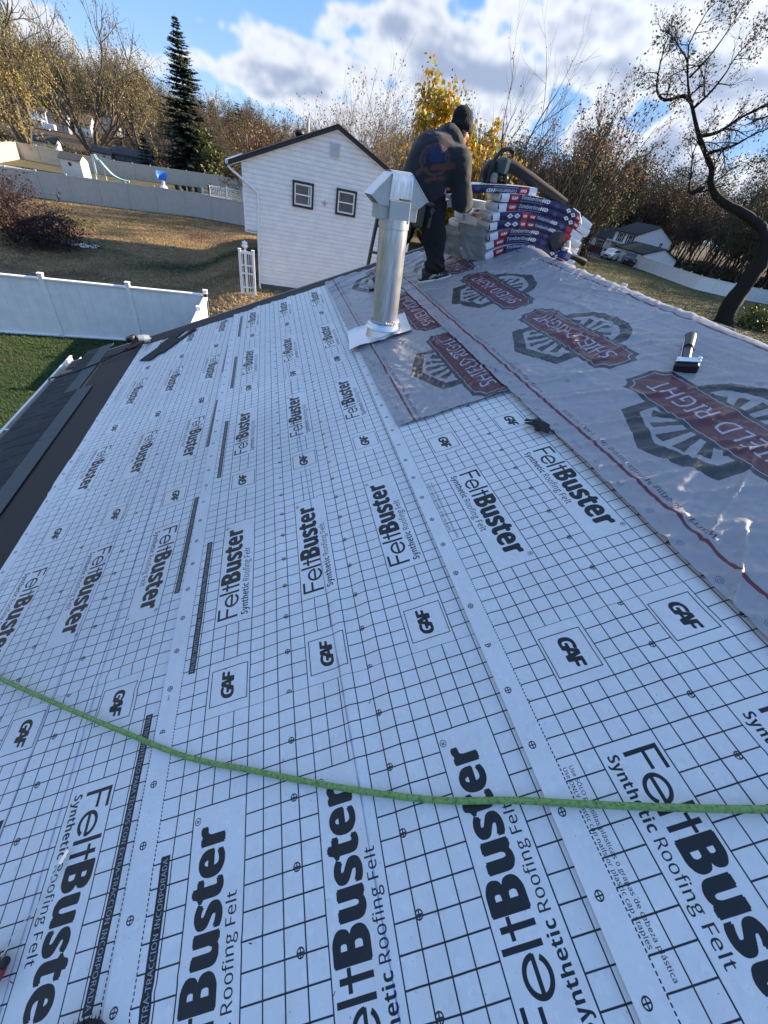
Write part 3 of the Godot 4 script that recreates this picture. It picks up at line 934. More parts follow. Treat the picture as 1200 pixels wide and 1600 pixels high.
func build_blower() -> void:
	var c := P(2.06, 0.06, -4.42)
	var o := thing("leaf_blower", "dark teal and black leaf blower standing on the printed bundles", "leaf blower", c)
	var b := MB.new(); b.box(c + Vector3(0.03, 0.15, 0.03), Vector3(0.085, 0.13, 0.13), Basis(Vector3.UP, 0.3), 0.02)
	obj("engine_cover", b, M.teal, o)
	b = MB.new()
	b.lathe([Vector2(0.0, -0.06), Vector2(0.085, -0.055), Vector2(0.1, -0.03), Vector2(0.1, 0.03), Vector2(0.085, 0.055), Vector2(0.0, 0.06)], 24, Transform3D(Basis(Vector3(1, 0, 0), PI / 2), c + Vector3(-0.02, 0.095, -0.06)))
	obj("fan_housing", b, M.black, o)
	b = MB.new(); b.tube([c + Vector3(-0.09, 0.0, 0.06), c + Vector3(-0.095, 0.10, 0.06), c + Vector3(-0.075, 0.19, 0.055), c + Vector3(-0.03, 0.255, 0.05), c + Vector3(0.04, 0.275, 0.045), c + Vector3(0.085, 0.262, 0.045)], [0.013, 0.014, 0.016, 0.017, 0.017, 0.02], 10)
	b.tube([c + Vector3(0.085, 0.265, 0.045), c + Vector3(0.09, 0.225, 0.045), c + Vector3(0.06, 0.205, 0.045)], [0.019, 0.014, 0.012], 8)
	obj("handle", b, M.black, o)
	b = MB.new(); b.box(c + Vector3(-0.045, 0.06, 0.075), Vector3(0.07, 0.08, 0.05), Basis(), 0.018)
	obj("fuel_tank", b, M.grey_plastic, o)
	b = MB.new(); b.box(c + Vector3(0.03, 0.03, 0.02), Vector3(0.14, 0.05, 0.12), Basis(), 0.015)
	b.ball(c + Vector3(0.06, 0.075, 0.09), Vector3(0.028, 0.028, 0.02)); b.ball(c + Vector3(0.01, 0.07, 0.09), Vector3(0.022, 0.022, 0.02))
	obj("motor", b, M.black, o)
	b = MB.new(); b.tube([c + Vector3(0.06, 0.175, 0.03), c + Vector3(0.14, 0.165, 0.03), c + Vector3(0.30, 0.125, 0.04), c + Vector3(0.31, 0.122, 0.04), c + Vector3(0.54, 0.065, 0.05), c + Vector3(0.555, 0.06, 0.05), c + Vector3(0.78, 0.005, 0.06)], [0.058, 0.05, 0.045, 0.049, 0.041, 0.045, 0.034], 18)
	obj("blower_tube", b, M.rubber, o)
	b = MB.new(); b.tube([P(2.82, 0.04, -4.16), P(2.90, 0.015, -4.15), P(2.95, -0.06, -4.13)], [0.004], 6)
	tag(obj("tie_strap", b, M.wrap_white), "thin pale strap curling off the right end of the top bundle", "strap")

func build_tools() -> void:
	# blue coil nailer by the stack
	var c := roof_at(2.16, 3.62, 0.05)
	var o := thing("coil_nailer", "blue and black nail gun with round magazine beside the printed stack", "nail gun", c)
	var b := MB.new(); b.box(c + Vector3(0.03, 0.05, 0.02), Vector3(0.10, 0.075, 0.09), Basis(Vector3.UP, 0.25) * Basis(Vector3(0, 0, 1), -0.2), 0.016)
	obj("motor_body", b, M.blue_tool, o)
	b = MB.new(); b.lathe([Vector2(0, -0.03), Vector2(0.07, -0.028), Vector2(0.078, -0.01), Vector2(0.078, 0.01), Vector2(0.07, 0.028), Vector2(0, 0.03)], 24, Transform3D(Basis(Vector3(1, 0, 0), PI / 2 - 0.25), c + Vector3(-0.07, 0.125, -0.03)))
	obj("magazine", b, M.black, o)
	b = MB.new(); b.tube([c + Vector3(0.05, 0.05, 0.02), c + Vector3(0.13, 0.045, 0.03), c + Vector3(0.21, 0.03, 0.04), c + Vector3(0.245, 0.02, 0.045)], [0.022, 0.02, 0.027, 0.03], 12)
	obj("handle", b, M.black, o)
	b = MB.new(); b.box(c + Vector3(0.045, 0.11, 0.0), Vector3(0.03, 0.09, 0.03), Basis(Vector3(0, 0, 1), 0.5), 0.006); b.box(c + Vector3(0.0, 0.09, 0.04), Vector3(0.06, 0.03, 0.04), Basis(), 0.008)
	obj("nose", b, M.galv_dull, o)
	# black nailer at the eave end, with its air hose
	c = RP(-2.12, 5.16, 0.03)
	o = thing("roofing_nailer", "black roofing nail gun lying where the dark membrane meets the felt", "nail gun", c)
	var t := ROOF() * Basis(Vector3.UP, 0.35)
	b = MB.new(); b.lathe([Vector2(0, -0.06), Vector2(0.04, -0.06), Vector2(0.046, 0.0), Vector2(0.04, 0.06), Vector2(0, 0.065)], 18, Transform3D(t * Basis(Vector3(0, 0, 1), 1.2), c + t * Vector3(0.06, 0.045, -0.02)))
	obj("cylinder_head", b, M.galv_dull, o)
	b = MB.new(); b.lathe([Vector2(0, -0.025), Vector2(0.055, -0.025), Vector2(0.06, 0.0), Vector2(0.055, 0.025), Vector2(0, 0.025)], 18, Transform3D(t, c + t * Vector3(-0.06, 0.09, -0.05)))
	obj("magazine", b, M.black, o)
	b = MB.new(); b.bar(c + t * Vector3(0.05, 0.035, 0.0), c + t * Vector3(-0.17, 0.03, 0.04), 0.04, 0.045, t.y, 0.012)
	obj("handle", b, M.black, o)
	b = MB.new(); b.box(c + t * Vector3(-0.02, 0.05, -0.02), Vector3(0.13, 0.06, 0.07), t, 0.015)
	obj("body", b, M.black, o)
	b = MB.new(); b.bar(c + t * Vector3(0.08, 0.05, -0.02), c + t * Vector3(0.12, 0.0, -0.1), 0.03, 0.02, t.y, 0.004)
	obj("nose", b, M.galv_dull, o)
	b = MB.new()
	var hp := [c + t * Vector3(-0.17, 0.03, 0.04), RP(-2.42, 5.10, 0.03), RP(-2.62, 5.05, 0.02), RP(-2.85, 5.00, 0.02), RP(-3.08, 5.00, 0.02), RP(-3.2, 4.98, 0.03), RP(-3.28, 4.97, -0.12), RP(-3.3, 4.95, -0.9)]
	b.tube(curve(hp, 6), [0.0065], 8)
	tag(obj("air_hose", b, M.black), "thin black air hose running from the eave nail gun over the gutter", "hose")
	# hammer tacker
	c = RP(1.72, 1.57, 0.062)
	o = thing("hammer_tacker", "black hammer tacker with steel head lying on the film", "hammer tacker", c)
	var f := (RP(1.905, 1.765, 0.062) - c).normalized()
	var n := ROOF().y
	n = (n - f * n.dot(f)).normalized()
	var s := f.cross(n)
	var hb := Basis(s, f, n)
	b = MB.new(); b.box(c + hb * Vector3(0, 0.0, -0.002), Vector3(0.105, 0.055, 0.05), hb, 0.008)
	obj("head", b, M.black, o)
	b = MB.new(); b.box(c + hb * Vector3(0.0, 0.012, 0.03), Vector3(0.108, 0.04, 0.014), hb, 0.004); b.ball(c + hb * Vector3(0.045, 0.02, 0.035), Vector3.ONE * 0.011); b.ball(c + hb * Vector3(-0.045, 0.01, 0.035), Vector3.ONE * 0.009)
	obj("striking_plate", b, M.chrome, o)
	b = MB.new(); b.bar(c + hb * Vector3(-0.012, 0.02, 0.022), c + hb * Vector3(-0.012, 0.15, 0.03), 0.042, 0.032, n, 0.008)
	obj("shaft", b, M.dark_steel, o)
	b = MB.new(); b.bar(c + hb * Vector3(-0.036, 0.03, 0.03), c + hb * Vector3(-0.036, 0.24, 0.036), 0.006, 0.02, n, 0.002)
	obj("spine", b, M.chrome, o)
	b = MB.new(); b.tube([c + hb * Vector3(-0.012, 0.14, 0.03), c + hb * Vector3(-0.012, 0.2, 0.033), c + hb * Vector3(-0.012, 0.255, 0.036), c + hb * Vector3(-0.012, 0.268, 0.036)], [0.024, 0.027, 0.028, 0.018], 14)
	obj("grip", b, M.grip, o)
	b = MB.new(); b.tube([c + hb * Vector3(-0.04, 0.125, 0.03), c + hb * Vector3(-0.012, 0.13, 0.058), c + hb * Vector3(0.018, 0.125, 0.03), c + hb * Vector3(-0.012, 0.12, 0.002), c + hb * Vector3(-0.04, 0.125, 0.03)], [0.004], 6)
	obj("latch_ring", b, M.black, o)
	# torn scrap
	b = MB.new()
	var pp := [Vector2(0.835, 1.565), Vector2(0.862, 1.59), Vector2(0.87, 1.555), Vector2(0.915, 1.56), Vector2(0.925, 1.47), Vector2(0.893, 1.425), Vector2(0.868, 1.45), Vector2(0.85, 1.475), Vector2(0.858, 1.50)]
	var mid := RP(0.885, 1.51, 0.068)
	for i in pp.size():
		var p0: Vector2 = pp[i]; var p1: Vector2 = pp[(i + 1) % pp.size()]
		b.tri(mid, RP(p1.x, p1.y, 0.044 + 0.012 * (i % 2)), RP(p0.x, p0.y, 0.044 + 0.012 * ((i + 1) % 2)))
		b.tri(mid - Vector3(0, 0.004, 0), RP(p0.x, p0.y, 0.040 + 0.012 * ((i + 1) % 2)), RP(p1.x, p1.y, 0.040 + 0.012 * (i % 2)))
	tag(obj("shingle_scrap", b, M.shingle_plain), "small torn dark scrap by the boxed initials next to the film", "scrap")
	# cut strips of starter shingle near the far eave corner
	var strips := [[Vector2(-1.97, 4.62), Vector2(-1.70, 5.05), 0.17, "dark cut shingle strip nearest the black nail gun"], [Vector2(-1.82, 4.95), Vector2(-1.66, 5.25), 0.12, "short dark cut shingle strip close to the rake edge"], [Vector2(-1.80, 4.70), Vector2(-1.47, 5.20), 0.06, "long narrow dark shingle strip pointing along the rake"]]
	for q in strips:
		b = MB.new()
		var p0: Vector3 = RP(q[0].x, q[0].y, 0.016); var p1: Vector3 = RP(q[1].x, q[1].y, 0.018)
		b.bar(p0, p1, q[2], 0.005, ROOF().y)
		tag(obj("shingle_strip", b, M.shingle_plain), q[3], "shingle strip", "cut shingle strips near the far eave corner")
	# green hose slung across the foreground
	b = MB.new()
	var gp := []
	for q in [[-2.6, 1.55], [-2.2, 1.30], [-1.802, 1.043], [-1.424, 0.818], [-1.11, 0.627], [-0.851, 0.484], [-0.627, 0.380], [-0.427, 0.295], [-0.245, 0.227], [-0.075, 0.170], [0.085, 0.121], [0.235, 0.076], [0.378, 0.037], [0.643, -0.033], [1.0, -0.12], [1.5, -0.2]]:
		gp.append(RP(q[0] + 0.004 * sin(q[0] * 20), q[1] + 0.005 * sin(q[0] * 9.0), 0.027 if q[0] < 0.1 else 0.041))
	var cp := curve(gp, 8)
	b.tube(cp, [0.0082], 12)
	tag(obj("air_hose", b, M.hose), "green hose stretched across the felt in front of us", "hose")
	# chalk reel with its line and hook
	c = RP(-1.335, 0.115, 0.03)
	o = thing("chalk_reel", "red and black chalk reel at the lower left with its string drawn out", "chalk reel", c)
	t = ROOF()
	b = MB.new(); b.box(c + t * Vector3(0.03, 0.002, 0.01), Vector3(0.035, 0.04, 0.06), t * Basis(Vector3.UP, -0.4), 0.014)
	obj("body", b, M.red_plastic, o)
	b = MB.new(); b.box(c + t * Vector3(-0.01, 0.006, -0.02), Vector3(0.06, 0.045, 0.05), t * Basis(Vector3.UP, -0.4), 0.012); b.ball(c + t * Vector3(0.048, 0.005, -0.012), Vector3(0.012, 0.014, 0.012))
	obj("case", b, M.black, o)
	b = MB.new(); b.box(c + t * Vector3(0.018, 0.006, 0.05), Vector3(0.018, 0.012, 0.03), t * Basis(Vector3.UP, -0.4), 0.004)
	obj("crank", b, M.wrap_white, o)
	b = MB.new(); b.tube(curve([c + t * Vector3(0.02, 0.01, -0.025), RP(-1.30, 0.15, 0.03), RP(-1.262, 0.215, 0.017), RP(-1.245, 0.25, 0.016), RP(-1.225, 0.30, 0.018)], 5), [0.0016], 6)
	b.tube(curve([c + t * Vector3(0.0, 0.01, -0.03), RP(-1.31, 0.165, 0.026), RP(-1.266, 0.22, 0.016), RP(-1.245, 0.25, 0.0165)], 5), [0.0013], 6)
	obj("string", b, M.string, o)
	b = MB.new(); b.bar(RP(-1.226, 0.297, 0.018), RP(-1.206, 0.332, 0.019), 0.012, 0.002, ROOF().y)
	b.bar(RP(-1.230, 0.303, 0.019), RP(-1.222, 0.297, 0.024), 0.010, 0.004, ROOF().y)
	obj("hook", b, M.chrome, o)
	# toe of the viewer's boot, with its laces' fuzz, at the bottom edge
	c = RP(-1.03, -0.085, 0.03)
	b = MB.new()
	b.ball(c, Vector3(0.085, 0.045, 0.07), t * Basis(Vector3.UP, 0.25), 16, 10)
	var tuft := MB.new()
	for k in 260:
		var d := Vector3(rnd(-1, 1), rnd(-0.2, 1), rnd(-1, 1)).normalized()
		var p := c + t * (d * Vector3(0.084, 0.044, 0.069))
		tuft.tube([p, p + t * d * rnd(0.006, 0.016) + Vector3(rnd(-0.003, 0.003), 0, rnd(-0.003, 0.003))], [0.0012, 0.0004], 3, false)
	var glove := obj("glove", b, M.black)
	tag(glove, "black fleecy glove lying at the bottom edge on the felt lap", "glove")
	obj("fleece", tuft, M.black, glove)
	# litter: needles and bits of leaf
	b = MB.new()
	for k in 26:
		var u := rnd(-1.5, 0.9); var v := rnd(-0.15, 2.2)
		var d2 := Vector2.from_angle(rnd(0, TAU)) * rnd(0.006, 0.014)
		b.bar(RP(u, v, 0.028), RP(u + d2.x, v + d2.y, 0.029), rnd(0.0015, 0.003), 0.001, ROOF().y)
	tag(obj("leaf_litter", b, M.brown_bit), "tiny brown needles and leaf bits fallen on the felt", "litter", "", "stuff")
	# ladder against the far rake
	var la := P(1.31, -0.40, -5.80)
	o = thing("ladder", "dark grey ladder standing up past the far rake edge", "ladder", P(1.15, ground(1.2, -6.6), -6.95))
	var dn := (P(1.15, ground(1.2, -6.6), -6.95) - la).normalized()
	for s2 in [0.0, 0.40]:
		b = MB.new(); b.bar(la + Vector3(s2, 0.02, 0) - dn * 0.02, la + Vector3(s2, 0, 0) + dn * 5.6, 0.032, 0.075, Vector3(1, 0, 0).cross(dn), 0.004)
		obj("rail", b, M.ladder, o)
		b = MB.new(); b.box(la + Vector3(s2, 0.03, 0), Vector3(0.05, 0.09, 0.1), Basis(Vector3(1, 0, 0), 0.1), 0.018)
		obj("rail_cap", b, M.black, o)
	for k in 18:
		b = MB.new()
		var q := la + dn * (0.12 + 0.305 * k)
		b.tube([q, q + Vector3(0.40, 0, 0)], [0.016], 8)
		obj("rung", b, M.ladder, o)

func curve(p: Array, per: int) -> Array:
	var out := []
	for i in p.size() - 1:
		var a: Vector3 = p[maxi(i - 1, 0)]; var b: Vector3 = p[i]; var c: Vector3 = p[i + 1]; var d: Vector3 = p[mini(i + 2, p.size() - 1)]
		for k in per: out.append(b.cubic_interpolate(c, a, d, float(k) / per))
	out.append(p[-1])
	return out

# ---------- the worker ----------
class Field:
	var lo: Vector3
	var cell: float
	var n: Vector3i
	var f := PackedFloat32Array()
	var k: float
	func _init(a: Vector3, b: Vector3, c: float, blend: float) -> void:
		lo = a; cell = c; k = blend
		n = Vector3i(((b - a) / c).ceil()) + Vector3i.ONE
		f.resize(n.x * n.y * n.z); f.fill(9.0)
	func put(i: int, d: float) -> void:
		var o := f[i]
		var h := maxf(k - absf(o - d), 0.0) / k
		f[i] = minf(o, d) - h * h * k * 0.25
	func span(a: Vector3, b: Vector3) -> Array:
		var i0 := Vector3i(((a - lo) / cell).floor()).clamp(Vector3i.ZERO, n - Vector3i.ONE)
		var i1 := Vector3i(((b - lo) / cell).ceil()).clamp(Vector3i.ZERO, n - Vector3i.ONE)
		return [i0, i1]
	func bone(a: Vector3, b: Vector3, ra: float, rb: float, squash := Vector3.ONE) -> void:
		var m := maxf(ra, rb) * maxf(squash.x, maxf(squash.y, squash.z)) + k + cell * 2.0
		var s := span(a.min(b) - Vector3.ONE * m, a.max(b) + Vector3.ONE * m)
		var ab := b - a
		var l2 := maxf(ab.length_squared(), 1e-9)
		for z in range(s[0].z, s[1].z + 1):
			for y in range(s[0].y, s[1].y + 1):
				var row := (z * n.y + y) * n.x
				for x in range(s[0].x, s[1].x + 1):
					var p := lo + Vector3(x, y, z) * cell
					var t := clampf((p - a).dot(ab) / l2, 0.0, 1.0)
					put(row + x, ((p - a - ab * t) / squash).length() - lerpf(ra, rb, t))
	func blob(c: Vector3, r: Vector3, basis := Basis()) -> void:
		var m := maxf(r.x, maxf(r.y, r.z)) + k + cell * 2.0
		var s := span(c - Vector3.ONE * m, c + Vector3.ONE * m)
		var inv := basis.transposed()
		var mr := minf(r.x, minf(r.y, r.z))
		for z in range(s[0].z, s[1].z + 1):
			for y in range(s[0].y, s[1].y + 1):
				var row := (z * n.y + y) * n.x
				for x in range(s[0].x, s[1].x + 1):
					var p := inv * (lo + Vector3(x, y, z) * cell - c)
					put(row + x, ((p / r).length() - 1.0) * mr)
	func ripple(fn: Callable) -> void:
		for z in n.z:
			for y in n.y:
				for x in n.x:
					var i := (z * n.y + y) * n.x + x
					if absf(f[i]) < 0.06: f[i] += fn.call(lo + Vector3(x, y, z) * cell)
	func cut_below(fn: Callable) -> void:
		for z in n.z:
			for y in n.y:
				for x in n.x:
					var i := (z * n.y + y) * n.x + x
					if f[i] < 0.1: f[i] = maxf(f[i], fn.call(lo + Vector3(x, y, z) * cell))
	func skin(b, paint = null) -> void:
		var id := {}
		var nx := n.x; var nxy := n.x * n.y
		var corner := [0, 1, nx, nx + 1, nxy, nxy + 1, nxy + nx, nxy + nx + 1]
		var edges := [[0, 1], [2, 3], [4, 5], [6, 7], [0, 2], [1, 3], [4, 6], [5, 7], [0, 4], [1, 5], [2, 6], [3, 7]]
		for z in n.z - 1:
			for y in n.y - 1:
				for x in n.x - 1:
					var i := z * nxy + y * nx + x
					var d0 := f[i]
					if d0 > cell * 3.0 or d0 < -cell * 3.0: continue
					var neg := 0
					for c in corner:
						if f[i + c] < 0.0: neg += 1
					if neg == 0 or neg == 8: continue
					var sum := Vector3.ZERO
					var cnt := 0
					for e in edges:
						var a: float = f[i + corner[e[0]]]; var d: float = f[i + corner[e[1]]]
						if (a < 0.0) == (d < 0.0): continue
						var t := a / (a - d)
						var pa := Vector3(e[0] & 1, (e[0] >> 1) & 1, e[0] >> 2); var pb := Vector3(e[1] & 1, (e[1] >> 1) & 1, e[1] >> 2)
						sum += pa.lerp(pb, t); cnt += 1
					var q := sum / cnt
					var p := lo + (Vector3(x, y, z) + q) * cell
					var g := Vector3.ZERO
					for c in 8:
						var fv: float = f[i + corner[c]]
						g += Vector3(fv if c & 1 else -fv, fv if c & 2 else -fv, fv if c & 4 else -fv)
					if paint: b.col = paint.call(p)
					id[i] = b.vert(p, g.normalized())
		for i in id:
			# quads around the three edges that leave this cell's first corner
			var s0: bool = f[i] < 0.0
			for ax in 3:
				var st: int = [1, nx, nxy][ax]
				if s0 == (f[i + st] < 0.0): continue
				var o1: int = [nx, nxy, 1][ax]
				var o2: int = [nxy, 1, nx][ax]
				if id.has(i - o1) and id.has(i - o2) and id.has(i - o1 - o2):
					var v0: int = id[i]; var v1: int = id[i - o1]; var v2: int = id[i - o1 - o2]; var v3: int = id[i - o2]
					if s0:
						b.face(v0, v1, v2); b.face(v0, v2, v3)
					else:
						b.face(v0, v2, v1); b.face(v0, v3, v2)

func build_worker() -> void:
	var foot_r := RP(1.16, 4.13, 0.035)
	var foot_l := RP(0.70, 4.52, 0.0)
	var pel := P(1.40, -0.13, -4.37)
	var belly := P(1.355, 0.0, -4.34)
	var chest := P(1.395, 0.135, -4.34)
	var neck := P(1.535, 0.275, -4.39)
	var head := P(1.632, 0.372, -4.43)
	var sh_r := P(1.60, 0.165, -4.22); var el_r := P(1.70, -0.07, -4.20); var wr_r := P(1.80, -0.125, -4.25); var ha_r := P(1.868, -0.155, -4.28)
	var sh_l := P(1.36, 0.17, -4.57); var el_l := P(1.56, 0.02, -4.71); var wr_l := P(1.72, -0.06, -4.67); var ha_l := P(1.78, -0.075, -4.61)
	var hip_r := P(1.47, -0.18, -4.31); var kn_r := P(1.52, -0.39, -4.24); var an_r := foot_r + Vector3(-0.02, 0.10, 0.0)
	var hip_l := P(1.32, -0.18, -4.45); var kn_l := P(1.27, -0.41, -4.48); var an_l := foot_l + Vector3(-0.02, 0.11, 0.0)
	var o := thing("person", "person in black beanie and charcoal hooded sweatshirt leaning over the bundles", "person", foot_r)
	var fwd := Vector3(0.80, -0.22, -0.46).normalized()
	var right := fwd.cross(Vector3.UP).normalized()
	var up := right.cross(fwd)
	var hb := Basis(right, up, -fwd)
	# body: skin, one continuous surface (mostly under the clothes)
	var body := MB.new()
	var fd := Field.new(P(1.0, -0.8, -4.95), P(2.0, 0.6, -3.98), 0.016, 0.05)
	fd.bone(pel, belly, 0.115, 0.11); fd.bone(belly, chest, 0.11, 0.125); fd.bone(chest, neck, 0.10, 0.055); fd.bone(neck, head - up * 0.04, 0.052, 0.052)
	fd.bone(chest, sh_r, 0.09, 0.055); fd.bone(sh_r, el_r, 0.048, 0.040); fd.bone(el_r, wr_r, 0.040, 0.027); fd.bone(wr_r, ha_r - (ha_r - wr_r) * 0.2, 0.026, 0.026)
	fd.bone(chest, sh_l, 0.09, 0.055); fd.bone(sh_l, el_l, 0.048, 0.040); fd.bone(el_l, wr_l, 0.040, 0.027); fd.bone(wr_l, ha_l, 0.026, 0.03)
	fd.bone(hip_r, kn_r, 0.075, 0.055); fd.bone(kn_r, an_r, 0.052, 0.035); fd.bone(hip_l, kn_l, 0.075, 0.055); fd.bone(kn_l, an_l, 0.052, 0.035)
	fd.bone(an_r, foot_r + Vector3(0.10, 0.05, -0.03), 0.036, 0.03); fd.bone(an_l, foot_l + Vector3(0.10, 0.05, -0.05), 0.036, 0.03)
	fd.skin(body)
	fd = Field.new(head - Vector3.ONE * 0.19, head + Vector3.ONE * 0.19, 0.0055, 0.022)
	fd.blob(head + up * 0.0174 - fwd * 0.0104, Vector3(0.0661, 0.0853, 0.0835), hb)
	fd.blob(head - up * 0.0391 + fwd * 0.0261, Vector3(0.0470, 0.0522, 0.0539), hb)
	fd.blob(head - up * 0.0800 + fwd * 0.0539, Vector3(0.0226, 0.0174, 0.0191), hb)
	fd.bone(head + fwd * 0.0748 + up * 0.0043, head + fwd * 0.0940 - up * 0.0313, 0.008, 0.013)
	fd.bone(head + fwd * 0.0696 - up * 0.0557 - right * 0.0174, head + fwd * 0.0696 - up * 0.0557 + right * 0.0174, 0.010, 0.010)
	fd.bone(head + fwd * 0.0731 + up * 0.0157 - right * 0.0348, head + fwd * 0.0731 + up * 0.0157 + right * 0.0348, 0.010, 0.010)
	for s in [-1.0, 1.0]:
		fd.blob(head + right * 0.0679 * s - up * 0.0104 - fwd * 0.0070, Vector3(0.0087, 0.0261, 0.0165), hb)
		fd.blob(head + right * 0.0391 * s - up * 0.0191 + fwd * 0.0539, Vector3(0.0157, 0.0122, 0.0139), hb)
	fd.bone(head - up * 0.0348 - fwd * 0.0174, neck, 0.052, 0.056)
	var skin_tone := Color(0.46, 0.24, 0.15)
	fd.skin(body, func(p: Vector3) -> Color:
		var q: Vector3 = hb.transposed() * (p - head)
		if q.y < -0.05 and q.z < -0.03: return Color(0.30, 0.16, 0.11)
		return skin_tone)
	body.col = skin_tone
	# hands: palm, four fingers of their own lengths, thumb
	for hnd in [[wr_r, ha_r, 1.0], [wr_l, ha_l, -1.0]]:
		var w: Vector3 = hnd[0]; var h: Vector3 = hnd[1]
		var d := (h - w).normalized()
		var nrm := (Vector3.UP - d * d.y).normalized()
		var sd := d.cross(nrm) * float(hnd[2])
		fd = Field.new(h - Vector3.ONE * 0.13, h + Vector3.ONE * 0.13, 0.0045, 0.008)
		fd.bone(w, h - d * 0.02, 0.026, 0.026)
		for q in 4:
			var off := sd * (0.030 - 0.020 * q)
			fd.bone(h - d * 0.03 + off * 0.7, h + d * 0.03 + off, 0.014, 0.011)
			var l: float = [0.040, 0.046, 0.043, 0.034][q]
			var k1 := h + d * 0.03 + off
			var k2 := k1 + d * l * 0.9 + nrm * l * 0.25
			var k3 := k2 + d * l * 0.15 + nrm * l * 0.7
			fd.bone(k1, k2, 0.0095, 0.0085); fd.bone(k2, k3, 0.0085, 0.0075)
		fd.bone(h - d * 0.02 + sd * 0.03, h + d * 0.005 + sd * 0.055 + nrm * 0.01, 0.012, 0.010); fd.bone(h + d * 0.005 + sd * 0.055 + nrm * 0.01, h + d * 0.03 + sd * 0.058 + nrm * 0.03, 0.0095, 0.008)
		fd.skin(body)
	obj("body", body, M.skin, o)
	# sweatshirt with hood
	var hoodie := MB.new()
	fd = Field.new(P(1.02, -0.30, -4.92), P(1.95, 0.52, -3.98), 0.0125, 0.075)
	fd.bone(pel + Vector3(0.0, 0.02, 0), belly, 0.165, 0.175); fd.bone(belly, chest, 0.175, 0.185); fd.bone(chest, neck - Vector3(0.02, 0.04, 0), 0.165, 0.095)
	fd.bone(chest, sh_r, 0.14, 0.092); fd.bone(sh_r, el_r, 0.092, 0.078); fd.bone(el_r, wr_r, 0.074, 0.040)
	fd.bone(chest, sh_l, 0.14, 0.092); fd.bone(sh_l, el_l, 0.090, 0.076); fd.bone(el_l, wr_l, 0.074, 0.048)
	# hood lying thick behind the neck and rising to the hat
	fd.bone(neck + Vector3(-0.06, -0.01, 0.02), neck + Vector3(-0.03, 0.05, 0.03), 0.088, 0.07)
	fd.bone(neck - right * 0.07 + fwd * 0.0, neck + right * 0.07, 0.062, 0.062)
	fd.bone(neck + fwd * 0.04 - up * 0.04, neck + fwd * 0.01, 0.05, 0.06)
	fd.ripple(func(p: Vector3) -> float:
		var w := 0.007 * nz.get_noise_3d(p.x * 500.0, p.y * 380.0, p.z * 500.0) + 0.004 * nf.get_noise_3d(p.x * 500.0, p.y * 900.0, p.z * 500.0)
		return w + 0.009 * nf.get_noise_3d(p.x * 160.0 + p.y * 260.0, p.y * 60.0, p.z * 160.0))
	fd.cut_below(func(p: Vector3) -> float: return maxf((p - wr_r).dot((ha_r - wr_r).normalized()) - 0.0 if p.distance_to(wr_r) < 0.12 else -1.0, (p - wr_l).dot((ha_l - wr_l).normalized()) if p.distance_to(wr_l) < 0.12 else -1.0))
	fd.cut_below(func(p: Vector3) -> float: return (EYE - 0.185) - p.y if p.x < 1.58 and p.distance_to(el_r) > 0.16 and p.distance_to(el_l) > 0.17 else -1.0)
	var nb := Vector3(-0.25, 0.28, 0.93).normalized()
	var lc := P(1.36, 0.145, -4.16)
	var lx := Vector3(0.93, 0.30, 0.16).normalized()
	lx = (lx - nb * lx.dot(nb)).normalized()
	var ly := nb.cross(lx)
	fd.skin(hoodie, func(p: Vector3) -> Color:
		var c := Color(0.017, 0.021, 0.033)
		var d: Vector3 = p - lc
		if d.dot(nb) < -0.13: return c
		var q := Vector2(d.dot(lx), d.dot(ly) * 1.25)
		var r := q.length()
		if absf(r - 0.120) < 0.010: return Color(0.13, 0.055, 0.042)
		if q.distance_to(Vector2(0.01, 0.03)) < 0.062: return Color(0.022, 0.036, 0.12)
		if absf(r - 0.092) < 0.010 and q.y > -0.02: return Color(0.05, 0.05, 0.13)
		if absf(q.y + 0.065 + 0.25 * q.x * q.x) < 0.022 and absf(q.x) < 0.17 and nf.get_noise_2d(q.x * 900.0, q.y * 300.0) > -0.25: return Color(0.12, 0.055, 0.042)
		if absf(q.y + 0.15) < 0.012 and absf(q.x) < 0.1: return Color(0.15, 0.05, 0.04)
		return c)
	obj("sweatshirt", hoodie, M.cloth, o)
	# loose trousers
	var tr := MB.new()
	fd = Field.new(P(0.92, -0.8, -4.98), P(1.85, 0.05, -3.98), 0.0135, 0.05)
	fd.bone(pel + Vector3(0, -0.02, 0), pel + Vector3(0.01, -0.05, 0), 0.15, 0.155)
	fd.bone(hip_r, kn_r, 0.135, 0.105); fd.bone(kn_r, an_r + Vector3(0.02, 0.03, 0), 0.10, 0.068); fd.bone(hip_l, kn_l, 0.13, 0.095); fd.bone(kn_l, an_l + Vector3(0, 0.03, 0), 0.10, 0.068)
	fd.bone(an_r + Vector3(-0.03, 0.015, 0), an_r + Vector3(0.05, 0.02, 0), 0.062, 0.062)
	fd.ripple(func(p: Vector3) -> float: return 0.010 * nz.get_noise_3d(p.x * 400.0, p.y * 600.0, p.z * 400.0) + 0.006 * sin(p.y * 90.0 + p.x * 40.0) * smooth(-0.35, -0.6, p.y - EYE))
	fd.cut_below(func(p: Vector3) -> float: return maxf(p.y - (EYE - 0.075), (an_r.y - 0.035) - p.y if p.distance_to(an_r) < 0.2 else (an_l.y - 0.03) - p.y if p.distance_to(an_l) < 0.2 else -1.0))
	fd.skin(tr)
	obj("trousers", tr, M.black_cloth, o)
	# beanie: rolled brim and a slouching crown
	var be := MB.new()
	fd = Field.new(head - Vector3.ONE * 0.24, head + Vector3.ONE * 0.26, 0.008, 0.03)
	fd.blob(head + up * 0.0539 - fwd * 0.0191, Vector3(0.0818, 0.0853, 0.0974), hb)
	fd.blob(head + up * 0.080 - fwd * 0.042, Vector3(0.067, 0.052, 0.072), hb)
